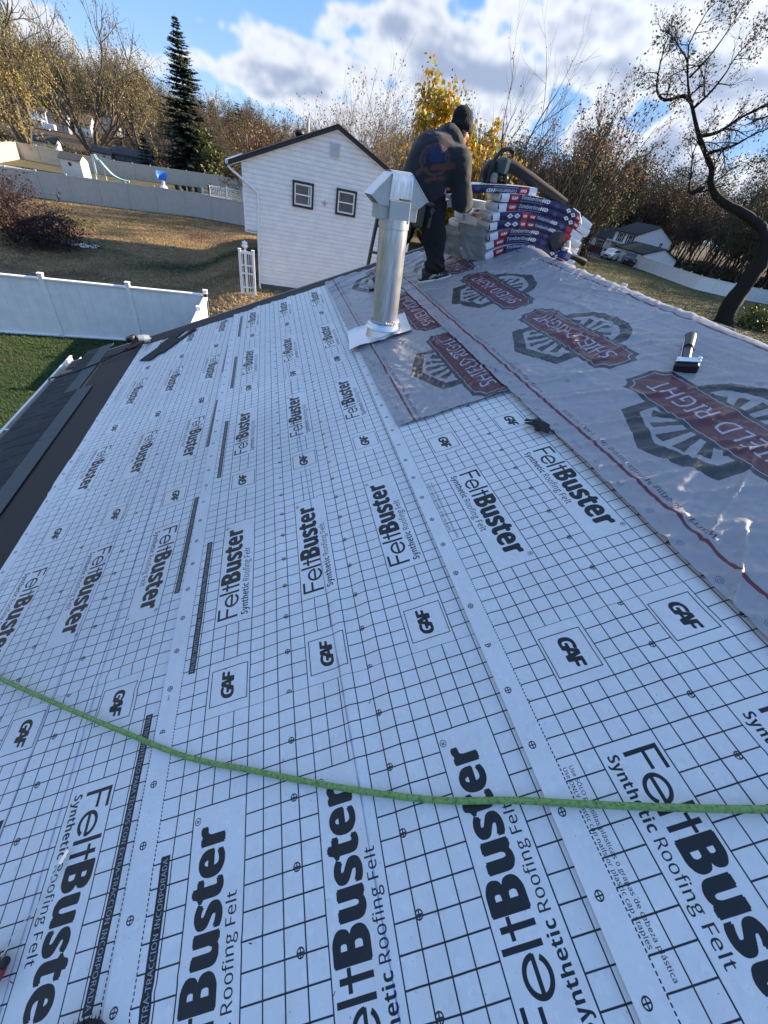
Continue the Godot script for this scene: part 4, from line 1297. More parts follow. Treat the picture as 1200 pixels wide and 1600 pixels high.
	fd.bone(head + up * 0.0305 + fwd * 0.0609 - right * 0.0261, head + up * 0.0305 + fwd * 0.0609 + right * 0.0261, 0.03, 0.03)
	for s in [-1.0, 1.0]:
		fd.bone(head + up * 0.0305 + fwd * 0.0609 + right * 0.0261 * s, head + up * 0.0191 - fwd * 0.0174 + right * 0.0722 * s, 0.027, 0.022)
		fd.bone(head + up * 0.0191 - fwd * 0.0174 + right * 0.0722 * s, head + up * 0.0043 - fwd * 0.0870 + right * 0.0261 * s, 0.024, 0.024)
	fd.ripple(func(p: Vector3) -> float:
		var q: Vector3 = hb.transposed() * (p - head)
		return 0.0022 * sin(atan2(q.x, q.z) * 46.0) + 0.003 * nz.get_noise_3d(p.x * 900.0, p.y * 900.0, p.z * 900.0))
	fd.cut_below(func(p: Vector3) -> float:
		var q: Vector3 = hb.transposed() * (p - head)
		return (0.008 - q.z * 0.10) - q.y - 0.012)
	fd.skin(be)
	obj("beanie", be, M.knit, o)
	# short dark hair below the hat
	var hr := MB.new()
	for k in 240:
		var a := rnd(PI * 0.55, PI * 1.45) * (1.0 if k % 2 else -1.0)
		var q := hb * (Vector3(sin(a) * 0.069, rnd(-0.04, 0.0), -cos(a) * 0.077)) + head - fwd * 0.0104
		hr.tube([q, q - up * 0.0139 + (q - head).normalized() * 0.003], [0.003, 0.0008], 3, false)
	obj("hair", hr, M.hair, o)
	for s in [-1.0, 1.0]:
		var ey := MB.new()
		ey.ball(head + fwd * 0.0687 + right * 0.0270 * s + up * 0.0026, Vector3.ONE * 0.010)
		obj("eye", ey, M.eye, o)
	# shoes
	for ft in [[foot_r, Vector3(0.80, 0, 0.28)], [foot_l, Vector3(0.84, 0, -0.32)]]:
		var f: Vector3 = ft[0]
		var n := ROOF().y
		var dv: Vector3 = ft[1]
		var d := (dv - n * dv.dot(n)).normalized()
		var s2 := d.cross(n)
		var heel := f - d * 0.10 + n * 0.02
		var toe := f + d * 0.165 + n * 0.02
		fd = Field.new(f - Vector3.ONE * 0.27, f + Vector3.ONE * 0.27, 0.008, 0.02)
		fd.bone(heel + n * 0.035, f + d * 0.06 + n * 0.035, 0.040, 0.044); fd.bone(f + d * 0.06 + n * 0.03, toe - d * 0.02 + n * 0.018, 0.044, 0.034)
		fd.bone(heel + n * 0.06, f + n * 0.09 - d * 0.03, 0.042, 0.046); fd.bone(f - d * 0.03 + n * 0.08, f + d * 0.07 + n * 0.055, 0.042, 0.034)
		var so := MB.new()
		fd.skin(so, func(p: Vector3) -> Color:
			var q := Vector3((p - f).dot(d), (p - f).dot(n), (p - f).dot(s2))
			if q.x > 0.02 and q.x < 0.10 and q.y > 0.05 and absf(fposmod(q.x, 0.022) - 0.011) < 0.004: return Color(0.5, 0.5, 0.5)
			if q.x > -0.03 and q.x < 0.05 and q.y < 0.075 and q.y > 0.035 and absf(q.y - 0.055 - (q.x - 0.01) * 0.4) < 0.010: return Color(0.33, 0.33, 0.32)
			if q.x < -0.09 and q.y > 0.05: return Color(0.42, 0.42, 0.40)
			return Color(0.018, 0.019, 0.022))
		var shoe := obj("shoe", so, M.shoe, o)
		fd = Field.new(f - Vector3.ONE * 0.25, f + Vector3.ONE * 0.25, 0.008, 0.012)
		fd.bone(heel, f + d * 0.07 + n * 0.016, 0.044, 0.048); fd.bone(f + d * 0.07 + n * 0.016, toe - d * 0.015 + n * 0.016, 0.048, 0.038)
		fd.cut_below(func(p: Vector3) -> float: return maxf((p - f).dot(n) - 0.030, 0.004 - (p - f).dot(n)))
		so = MB.new()
		fd.skin(so)
		part("sole", so, M.sole, shoe)
	# tool belt with pouches
	var tb := MB.new()
	var ring := []
	for k in 25:
		var a := TAU * k / 24.0
		ring.append(pel + Vector3(cos(a) * 0.172, -0.03 + 0.012 * sin(a), sin(a) * 0.172))
	tb.tube(ring, [0.020], 6, false)
	var belt := obj("tool_belt", tb, M.leather, o)
	for q in [[-0.08, 0.17, 0.10], [-0.17, 0.05, -0.2], [0.06, 0.165, 0.3]]:
		var pb := MB.new()
		pb.box(pel + Vector3(q[0], -0.12, q[1]), Vector3(0.10, 0.17, 0.05), Basis(Vector3.UP, q[2]), 0.016)
		obj("pouch", pb, M.leather, belt)
	var hm := MB.new()
	hm.bar(pel + Vector3(-0.13, -0.02, 0.15), pel + Vector3(-0.14, -0.30, 0.17), 0.022, 0.022, Vector3(0, 0, 1), 0.006)
	obj("tool_handle", hm, M.black, belt)

# ---------- neighbouring houses ----------
func clip_gable(y0: float, y1: float, xl: Callable, xr: Callable) -> PackedVector2Array:
	return PackedVector2Array([Vector2(xl.call(y0), y0), Vector2(xr.call(y0), y0), Vector2(xr.call(y1), y1), Vector2(xl.call(y1), y1)])
func window_unit(o: Node, x0: float, y0: float, x1: float, y1: float, z: float, frame_m: Material, blind := 0) -> void:
	# an opening's box: outer trim, white frame, sashes with panes, dark room behind
	var w := MB.new()
	var t := 0.075
	for q in [[x0, y0, x0 + t, y1], [x1 - t, y0, x1, y1], [x0 + t, y1 - t, x1 - t, y1], [x0 + t, y0, x1 - t, y0 + t]]:
		w.box(P((q[0] + q[2]) / 2, (q[1] + q[3]) / 2, z + 0.02), Vector3(q[2] - q[0], q[3] - q[1], 0.07))
	var win := obj("window", w, frame_m, o)
	w = MB.new()
	var a0 := x0 + t; var a1 := x1 - t; var b0 := y0 + t; var b1 := y1 - t
	var f := 0.05
	var mid := (b0 + b1) / 2
	for q in [[a0, b0, a0 + f, b1], [a1 - f, b0, a1, b1], [a0 + f, b1 - f, a1 - f, b1], [a0 + f, b0, a1 - f, b0 + f], [a0 + f, mid - 0.02, a1 - f, mid + 0.02]]:
		w.box(P((q[0] + q[2]) / 2, (q[1] + q[3]) / 2, z + 0.015), Vector3(q[2] - q[0], q[3] - q[1], 0.04))
	obj("sash", w, M.vinyl, win)
	for q in [[b0 + f, mid - 0.02], [mid + 0.02, b1 - f]]:
		w = MB.new()
		w.box(P((a0 + a1) / 2, (q[0] + q[1]) / 2, z + 0.012), Vector3(a1 - a0 - 2 * f, q[1] - q[0], 0.006))
		obj("pane", w, M.glass, win)
	w = MB.new(); w.box(P((a0 + a1) / 2, (b0 + b1) / 2, z - 0.004), Vector3(a1 - a0, b1 - b0, 0.008))
	obj("dark_room", w, M.dark_room, win)
	if blind == 1:
		w = MB.new()
		for k in 9: w.box(P((a0 + a1) / 2 - 0.04, mid + 0.05 + k * 0.033, z + 0.004), Vector3(a1 - a0 - 0.22, 0.02, 0.003), Basis(Vector3.RIGHT, 0.5))
		obj("blind", w, M.blind, win)
		w = MB.new(); w.box(P(a1 - 0.11, (b0 + b1) / 2, z + 0.004), Vector3(0.05, b1 - b0 - 0.14, 0.004))
		obj("curtain", w, M.vinyl, win)
	elif blind == 2:
		w = MB.new(); w.box(P((a0 + a1) / 2, mid + 0.17, z + 0.003), Vector3(0.2, 0.2, 0.003))
		obj("red_ornament", w, M.red_dim, win)
func build_neighbour() -> void:
	var Z := -20.0
	var back := -33.0
	var o := thing("white_house", "white sided house with a low black-edged gable and two dark framed windows", "house", G(2.6, -26.0))
	var pk := 2.58
	var top := 0.86
	var sl := 0.4167
	var xl_of := func(y: float) -> float:
		return maxf(-0.86 if y > -2.72 else -0.40, pk - (top - y) / sl)
	var xr_of := func(y: float) -> float: return minf(6.02, pk + (top - y) / sl)
	var core := MB.new()
	core.prism(PackedVector2Array([Vector2(-0.84, -2.70 + EYE), Vector2(6.0, -2.70 + EYE), Vector2(6.0, -0.56 + EYE), Vector2(pk, top - 0.02 + EYE), Vector2(-0.84, -0.56 + EYE)]), back, Z - 0.03, Transform3D())
	core.prism(PackedVector2Array([Vector2(-0.38, -4.56 + EYE), Vector2(6.0, -4.56 + EYE), Vector2(6.0, -2.70 + EYE), Vector2(-0.38, -2.70 + EYE)]), back, Z - 0.031, Transform3D())
	obj("wall", core, M.vinyl, o)
	var fd := MB.new(); fd.box(P(2.8, -5.2, (Z + back) / 2 - 0.05), Vector3(6.3, 1.28, back - Z + 0.0).abs())
	obj("foundation", fd, M.concrete_dark, o)
	var step := 0.148
	var y := -4.56
	while y < top - 0.03:
		var y1 := minf(y + step, top - 0.005)
		var b := MB.new()
		var p := clip_gable(y, y1, xl_of, xr_of)
		if absf(p[0].x - p[3].x) > 0.3 and y < -2.0: p[3].x = p[0].x
		var v := func(i: int, z: float) -> Vector3: return P(p[i].x, p[i].y, z)
		# a lapped board: flat below, hollowed at the top where the next one covers it
		var zb := Z + 0.034; var zt := Z + 0.001
		var at_h := func(f: float, z: float) -> Array: return [P(lerpf(p[0].x, p[3].x, f), lerpf(p[0].y, p[3].y, f), z), P(lerpf(p[1].x, p[2].x, f), lerpf(p[1].y, p[2].y, f), z)]
		var prev: Array = at_h.call(0.0, zb)
		for st in [[0.72, zb - 0.004], [0.78, zt + 0.004], [1.0, zt]]:
			var nxt: Array = at_h.call(st[0], st[1])
			b.quad(prev[0], prev[1], nxt[1], nxt[0])
			prev = nxt
		b.quad(v.call(0, Z - 0.03), v.call(1, Z - 0.03), v.call(1, zb), v.call(0, zb))
		b.quad(v.call(0, Z - 0.03), v.call(0, zb), v.call(3, zt), v.call(3, Z - 0.03))
		b.quad(v.call(1, zb), v.call(1, Z - 0.03), v.call(2, Z - 0.03), v.call(2, zt))
		obj("siding_plank", b, M.siding[int(rnd(0, 2.99))], o)
		y += step
	# corner posts
	for q in [[P(-0.86, -1.65, Z), Vector3(0.06, 2.16, 0.06)], [P(-0.40, -3.64, Z), Vector3(0.06, 1.83, 0.06)], [P(6.02, -2.56, Z), Vector3(0.06, 4.0, 0.06)], [P(-0.63, -2.735, Z - 0.02), Vector3(0.44, 0.03, 0.08)]]:
		var cp := MB.new()
		cp.box(q[0], q[1])
		obj("corner_post", cp, M.vinyl, o)
	# roof: two slabs, black rake boards, soffit, gutter
	var rf := MB.new()
	for s in [-1.0, 1.0]:
		var ev: float = pk + s * 3.92
		var ey: float = top + 0.14 - 3.92 * sl
		rf.prism(PackedVector2Array([Vector2(pk, top + 0.14 + EYE), Vector2(ev, ey + EYE), Vector2(ev, ey - 0.05 + EYE), Vector2(pk, top + 0.09 + EYE)]), back - 0.2, Z + 0.17, Transform3D())
	var roof := obj("roof", rf, M.shingle_plain, o)
	for s in [-1.0, 1.0]:
		var ev: float = pk + s * 3.92
		var ey: float = top + 0.14 - 3.92 * sl
		var rb := MB.new()
		rb.prism(PackedVector2Array([Vector2(pk, top + 0.088 + EYE), Vector2(ev, ey - 0.052 + EYE), Vector2(ev, ey - 0.14 + EYE), Vector2(pk, top + EYE)]), Z + 0.145, Z + 0.168, Transform3D())
		obj("rake_board", rb, M.black_trim, roof)
		rb = MB.new()
		rb.prism(PackedVector2Array([Vector2(pk, top + 0.142 + EYE), Vector2(ev, ey + 0.002 + EYE), Vector2(ev, ey + 0.012 + EYE), Vector2(pk, top + 0.152 + EYE)]), Z + 0.12, Z + 0.185, Transform3D())
		obj("drip_edge", rb, M.drip_tan, roof)
		rb = MB.new()
		rb.prism(PackedVector2Array([Vector2(pk, top - 0.01 + EYE), Vector2(ev, ey - 0.15 + EYE), Vector2(ev, ey - 0.17 + EYE), Vector2(pk, top - 0.03 + EYE)]), Z + 0.02, Z + 0.144, Transform3D())
		obj("soffit", rb, M.vinyl, roof)
	var gt := MB.new()
	gt.box(P(pk - 3.98, top + 0.08 - 3.92 * sl, (Z + back) / 2), Vector3(0.12, 0.13, 13.0), Basis(), 0.02)
	obj("gutter", gt, M.vinyl, roof)
	var ds := MB.new()
	ds.tube([P(-1.36, -0.80, Z + 0.07), P(-1.30, -0.86, Z + 0.09), P(-0.40, -1.38, Z + 0.08), P(-0.335, -1.48, Z + 0.085), P(-0.40, -4.66, Z + 0.085), P(-0.38, -4.74, Z + 0.16)], [0.042], 8)
	obj("downspout", ds, M.vinyl, o)
	window_unit(o, 0.97, -1.64, 1.79, -0.82, Z + 0.04, M.black_trim, 1)
	window_unit(o, 2.69, -1.64, 3.52, -0.79, Z + 0.04, M.black_trim, 2)
	# louvred vent
	var vt := MB.new()
	for q in [[2.32, 0.05, 2.355, 0.50], [2.695, 0.05, 2.73, 0.50], [2.355, 0.465, 2.695, 0.50], [2.355, 0.05, 2.695, 0.085]]:
		vt.box(P((q[0] + q[2]) / 2, (q[1] + q[3]) / 2, Z + 0.04), Vector3(q[2] - q[0], q[3] - q[1], 0.04))
	var vent := obj("gable_vent", vt, M.vent_grey, o)
	vt = MB.new(); vt.box(P(2.525, 0.275, Z + 0.036), Vector3(0.35, 0.39, 0.006)); obj("backing", vt, M.vent_grey, vent)
	for k in 10:
		vt = MB.new(); vt.box(P(2.525, 0.105 + k * 0.037, Z + 0.05), Vector3(0.34, 0.034, 0.006), Basis(Vector3.RIGHT, -0.7))
		obj("slat", vt, M.vent_grey, vent)
	var st := MB.new()
	for k in 8:
		var d := Vector2.from_angle(TAU * k / 8.0) * (0.12 if k % 2 == 0 else 0.08)
		st.bar(P(2.24, -1.36, Z + 0.04), P(2.24 + d.x, -1.36 + d.y, Z + 0.035), 0.03, 0.012, Vector3(0, 0, 1))
	st.ball(P(2.24, -1.36, Z + 0.05), Vector3(0.04, 0.04, 0.03))
	tag(obj("wall_ornament", st, M.galv_dull), "small silver star ornament on white siding between the windows", "ornament")
	var vp := MB.new(); vp.tube([P(1.97, 0.45, -26.0), P(1.97, 1.22, -26.0)], [0.055], 12)
	obj("roof_pipe", vp, M.galv_dull, o)
	vp = MB.new(); vp.lathe([Vector2(0.02, -0.1), Vector2(0.16, -0.1), Vector2(0.24, 0.05), Vector2(0.20, 0.14), Vector2(0.0, 0.19)], 16, Transform3D(Basis(), P(1.58, 0.62, -26.0)))
	obj("roof_cap", vp, M.black, o)
	# the little gate beside its corner
	var gz := -18.72
	var gy := -4.98
	o = thing("white_gate", "narrow white vinyl gate with slats beside the house's downspout", "gate", P(-0.82, gy, gz))
	for x in [-1.09, -0.59]:
		var b := MB.new(); b.box(P(x, gy + 0.90, gz), Vector3(0.10, 1.80, 0.10), Basis(), 0.008); b.box(P(x, gy + 1.815, gz), Vector3(0.125, 0.03, 0.125), Basis(), 0.008)
		obj("post", b, M.vinyl, o)
	for yy in [0.18, 0.50, 1.0, 1.28, 1.72]:
		var b := MB.new(); b.box(P(-0.84, gy + yy, gz + 0.01), Vector3(0.40, 0.10 if yy > 1.5 or yy < 0.2 else 0.05, 0.045))
		obj("rail", b, M.vinyl, o)
	for k in 5:
		var b := MB.new(); b.box(P(-1.0 + k * 0.08, gy + 0.95, gz - 0.012), Vector3(0.022, 1.55, 0.022))
		obj("slat", b, M.vinyl, o)
	for yy in [0.45, 0.85, 1.1]:
		var b := MB.new(); b.box(P(-0.655, gy + yy, gz + 0.06), Vector3(0.03, 0.10, 0.02))
		obj("hinge", b, M.black, o)
	var fi := MB.new(); fi.lathe([Vector2(0.0, 0.0), Vector2(0.10, 0.0), Vector2(0.13, 0.06), Vector2(0.08, 0.13), Vector2(0.12, 0.17), Vector2(0.0, 0.24)], 14, Transform3D(Basis(), P(-0.90, gy + 1.80, gz - 0.5)))
	fi.box(P(-0.90, gy + 0.9, gz - 0.5), Vector3(0.09, 1.8, 0.09))
	tag(obj("gate_lantern", fi, M.vinyl), "white lantern post standing behind the narrow vinyl gate", "lantern post")

func fence_run(o: Node, pts: Array, h: float, m: Material, mt: Material, step := 0.0, railed := true) -> void:
	# posts with caps, panels of boards between rails
	var posts := []
	for i in pts.size() - 1:
		var a: Vector2 = pts[i]; var b: Vector2 = pts[i + 1]
		var n := maxi(1, roundi(a.distance_to(b) / 2.45)) if step > 0 else 1
		for k in n: posts.append(a.lerp(b, float(k) / n))
	posts.append(pts[-1])
	for i in posts.size():
		var p: Vector2 = posts[i]
		var gy := ground(p.x, p.y) if step > 0 else -5.93
		var b := MB.new()
		b.box(P(p.x, gy + h / 2, p.y), Vector3(0.127, h + 0.06, 0.127), Basis(), 0.008); b.box(P(p.x, gy + h + 0.05, p.y), Vector3(0.155, 0.04, 0.155), Basis(), 0.01)
		obj("post", b, m, o)
		if i == posts.size() - 1: break
		var q: Vector2 = posts[i + 1]
		var gq := ground(q.x, q.y) if step > 0 else -5.93
		var d := (q - p).normalized()
		var pa := P(p.x, gy, p.y) + Vector3(d.x, 0, d.y) * 0.065; var pb := P(q.x, gq, q.y) - Vector3(d.x, 0, d.y) * 0.065
		var sd := Vector3(-d.y, 0, d.x)
		for r in [[0.05, 0.14], [h - 0.09, 0.15]]:
			var rb := MB.new()
			rb.bar(pa + Vector3(0, r[0], 0), pb + Vector3(0, r[0], 0), 0.05, r[1], sd.cross(Vector3.UP), 0.006)
			obj("rail", rb, m, o)
		# the panel: tongue and groove boards, 28 cm wide with a fine groove
		var pn := MB.new()
		var len := pa.distance_to(pb)
		var nb := maxi(1, roundi(len / (0.28 if railed else 0.6)))
		var e := (pb - pa) / nb
		for k in nb:
			var c0 := pa + e * (k + 0.006) + Vector3(0, 0.06, 0); var c1 := pa + e * (k + 0.994) + Vector3(0, 0.06, 0)
			var u := Vector3(0, h - 0.16, 0)
			var s := sd * 0.012
			pn.quad(c0 + s, c1 + s, c1 + s + u, c0 + s + u); pn.quad(c1 - s, c0 - s, c0 - s + u, c1 - s + u)
			pn.quad(c0 - s, c0 + s, c0 + s + u, c0 - s + u); pn.quad(c1 + s, c1 - s, c1 - s + u, c1 + s + u)
		pn.quad(pa + Vector3(0, 0.08, 0), pb + Vector3(0, 0.08, 0), pb + Vector3(0, h - 0.1, 0), pa + Vector3(0, h - 0.1, 0))
		obj("panel", pn, mt, o)
func build_fences() -> void:
	var a := []
	for q in [[-16.2, -15.05], [-13.8, -15.15], [-11.4, -15.25], [-9.0, -15.35], [-6.75, -15.5], [-4.45, -15.66], [-2.14, -15.82]]: a.append(Vector2(q[0], q[1]))
	var o := thing("vinyl_fence", "tall white vinyl fence beyond our lawn at the left", "fence", P(-9.0, -5.93, -15.35))
	fence_run(o, a, 1.83, M.vinyl, M.vinyl)
	fence_run(o, [Vector2(-2.14, -15.82), Vector2(-2.17, -14.2), Vector2(-2.2, -12.0)], 1.75, M.vinyl, M.vinyl)
	o = thing("beige_fence", "long beige vinyl fence crossing behind the brown lawn", "fence", G(-12.0, -47.3))
	fence_run(o, [Vector2(-36.5, -50.9), Vector2(-20.9, -48.6), Vector2(-2.6, -46.2), Vector2(9.0, -44.8)], 1.83, M.beige, M.beige, 2.45)
	o = thing("beige_fence", "far beige vinyl fence closing the pool yard, with a sunlit side run", "fence", G(-14.0, -81.5))
	fence_run(o, [Vector2(-31.2, -71.0), Vector2(-33.0, -82.4), Vector2(-14.0, -81.4), Vector2(6.0, -80.0)], 1.83, M.beige, M.beige, 2.45)
	o = thing("white_fence", "pale fence running from the right-hand house's garage along its lawn", "fence", G(62.5, -60.0))
	fence_run(o, [Vector2(63.6, -69.5), Vector2(61.8, -53.6), Vector2(66.0, -51.2), Vector2(78.0, -50.2), Vector2(90.0, -49.0)], 1.83, M.vinyl, M.vinyl, 2.45, false)
	# white picket enclosure by the pool
	o = thing("picket_fence", "white picket enclosure with slender balusters by the house's left corner", "fence", G(-5.5, -66.0))
	var run := [Vector2(-7.0, -66.0), Vector2(-1.0, -65.2)]
	for side in [run, [Vector2(-7.0, -66.0), Vector2(-7.2, -69.6)], [Vector2(-7.2, -69.6), Vector2(-1.0, -69.0)]]:
		var p: Vector2 = side[0]; var q: Vector2 = side[1]
		var n := maxi(2, roundi(p.distance_to(q) / 2.0))
		for k in n + 1:
			var c := p.lerp(q, float(k) / n)
			var b := MB.new(); b.box(G(c.x, c.y, 0.62), Vector3(0.13, 1.3, 0.13)); b.box(G(c.x, c.y, 1.3), Vector3(0.17, 0.06, 0.17))
			obj("post", b, M.vinyl, o)
		for yy in [0.18, 1.1]:
			var b := MB.new(); b.bar(G(p.x, p.y, yy), G(q.x, q.y, yy), 0.06, 0.09, Vector3.UP)
			obj("rail", b, M.vinyl, o)
		var m2 := roundi(p.distance_to(q) / 0.22)
		for k in m2:
			var c := p.lerp(q, (k + 0.5) / m2)
			var b := MB.new(); b.box(G(c.x, c.y, 0.64), Vector3(0.05, 0.95, 0.05))
			obj("baluster", b, M.vinyl, o)

func simple_house(o: Node, x0: float, x1: float, z0: float, z1: float, gy: float, eave: float, ridge: float, along_x: bool, wm: Material, rm: Material) -> void:
	var w := MB.new()
	var ov := 0.35
	if along_x:      # ridge along x: gables face +-x
		var zc := (z0 + z1) / 2
		var xf := Transform3D(Basis(Vector3(0, 0, 1), Vector3.UP, Vector3(-1, 0, 0)), Vector3.ZERO)   # local x -> world z, extrude along -x
		w.prism(PackedVector2Array([Vector2(z0, gy), Vector2(z1, gy), Vector2(z1, eave), Vector2(zc, ridge), Vector2(z0, eave)]), -x1, -x0, xf)
		obj("wall", w, wm, o)
		for s in [0, 1]:
			var e: float = z0 - ov if s == 0 else z1 + ov
			var ed := eave - ov * (ridge - eave) / (zc - z0)
			var r := MB.new()
			r.prism(PackedVector2Array([Vector2(zc, ridge + 0.16), Vector2(e, ed + 0.16), Vector2(e, ed), Vector2(zc, ridge)]), -x1 - 0.25, -x0 + 0.25, xf)
			obj("roof", r, rm, o)
	else:
		var xc := (x0 + x1) / 2
		w.prism(PackedVector2Array([Vector2(x0, gy), Vector2(x1, gy), Vector2(x1, eave), Vector2(xc, ridge), Vector2(x0, eave)]), z0, z1, Transform3D())
		obj("wall", w, wm, o)
		for s in [0, 1]:
			var e: float = x0 - ov if s == 0 else x1 + ov
			var ed := eave - ov * (ridge - eave) / (xc - x0)
			var r := MB.new()
			r.prism(PackedVector2Array([Vector2(xc, ridge + 0.16), Vector2(e, ed + 0.16), Vector2(e, ed), Vector2(xc, ridge)]), z0 - 0.25, z1 + 0.25, Transform3D())
			obj("roof", r, rm, o)
# a window on a wall: c centre, r to its right, n outwards
func far_window(o: Node, c: Vector3, r: Vector3, n: Vector3, w: float, h: float, frame: Material, shutters := false, muntins := 2) -> void:
	var b := MB.new()
	var basis := Basis(r, Vector3.UP, n)
	for q in [[-w / 2, 0.0, 0.10, h], [w / 2, 0.0, 0.10, h], [0.0, h / 2, w + 0.1, 0.10], [0.0, -h / 2, w + 0.1, 0.12]]:
		b.box(c + r * q[0] + Vector3.UP * q[1] + n * 0.03, Vector3(q[2], q[3], 0.08), basis)
	var win := obj("window", b, frame, o)
	b = MB.new(); b.box(c + n * 0.012, Vector3(w - 0.09, h - 0.1, 0.01), basis)
	obj("pane", b, M.glass_dark, win)
	for k in muntins - 1:
		b = MB.new(); b.box(c + r * (w * (float(k + 1) / muntins - 0.5)) + n * 0.03, Vector3(0.05, h - 0.1, 0.03), basis); obj("muntin", b, frame, win)
	b = MB.new(); b.box(c + n * 0.03, Vector3(w - 0.1, 0.05, 0.03), basis); obj("muntin", b, frame, win)
	if shutters:
		for s in [-1.0, 1.0]:
			b = MB.new(); b.box(c + r * s * (w / 2 + 0.28) + n * 0.03, Vector3(0.38, h + 0.1, 0.05), basis)
			obj("shutter", b, M.black_trim, win)
func car(called: String, label: String, at: Vector3, turn: float, paint: Material, prof: PackedVector2Array, cabin: PackedVector2Array, wid: float, wheels: Array, wr: float) -> void:
	var o := thing(called, label, "car" if called != "parked_pickup" else "pickup truck", at, Basis(Vector3.UP, turn))
	var b := MB.new(); b.prism(prof, -wid / 2, wid / 2, Transform3D())
	part("body", b, paint, o)
	b = MB.new(); b.prism(cabin, -wid / 2 + 0.12, wid / 2 - 0.12, Transform3D())
	part("cabin", b, paint, o)
	for s in [-1.0, 1.0]:
		b = MB.new()
		var c := Vector2.ZERO
		for q in cabin: c += q
		c /= cabin.size()
		var g := PackedVector2Array()
		for q in cabin: g.append(c + (q - c) * Vector2(0.86, 0.74) + Vector2(0, 0.02))
		b.prism(g, s * (wid / 2 - 0.12) - 0.012, s * (wid / 2 - 0.12) + 0.012, Transform3D())
		part("side_window", b, M.glass_dark, o)
	for q in [[0, 1], [cabin.size() - 1, cabin.size() - 2]]:
		b = MB.new()
		var p0: Vector2 = cabin[q[0]]; var p1: Vector2 = cabin[q[1]]
		var m := (p0 + p1) / 2
		var d := (p1 - p0)
		var nn := Vector2(d.y, -d.x).normalized() * (0.012 if q[0] != 0 else -0.012)
		var a0 := m - d * 0.42 + nn; var a1 := m + d * 0.42 + nn
		b.quad(Vector3(a0.x, a0.y, wid / 2 - 0.2), Vector3(a0.x, a0.y, -wid / 2 + 0.2), Vector3(a1.x, a1.y, -wid / 2 + 0.24), Vector3(a1.x, a1.y, wid / 2 - 0.24))
		part("windscreen", b, M.glass_dark, o)
	for x in wheels:
		for s in [-1.0, 1.0]:
			b = MB.new(); b.lathe([Vector2(wr * 0.6, -0.1), Vector2(wr * 0.95, -0.1), Vector2(wr, -0.06), Vector2(wr, 0.06), Vector2(wr * 0.95, 0.1), Vector2(wr * 0.6, 0.1)], 20, Transform3D(Basis(Vector3.RIGHT, PI / 2), Vector3(x, wr, s * (wid / 2 - 0.07))))
			var wl := part("wheel", b, M.rubber, o)
			b = MB.new(); b.lathe([Vector2(0.0, -0.07), Vector2(wr * 0.62, -0.08), Vector2(wr * 0.62, 0.08), Vector2(0.0, 0.07)], 16, Transform3D(Basis(Vector3.RIGHT, PI / 2), Vector3(x, wr, s * (wid / 2 - 0.05))))
			part("rim", b, M.galv, wl)
	var x1 := prof[0].x
	for q in prof: x1 = maxf(x1, q.x)
	for s in [-1.0, 1.0]:
		b = MB.new(); b.box(Vector3(x1 - 0.06, 0.78, s * (wid / 2 - 0.28)), Vector3(0.14, 0.16, 0.36), Basis(), 0.03)
		part("headlight", b, M.lamp_glass, o)
	b = MB.new(); b.box(Vector3(x1 - 0.01, 0.62, 0), Vector3(0.05, 0.22, wid * 0.5), Basis(), 0.02)
	part("grille", b, M.black, o)
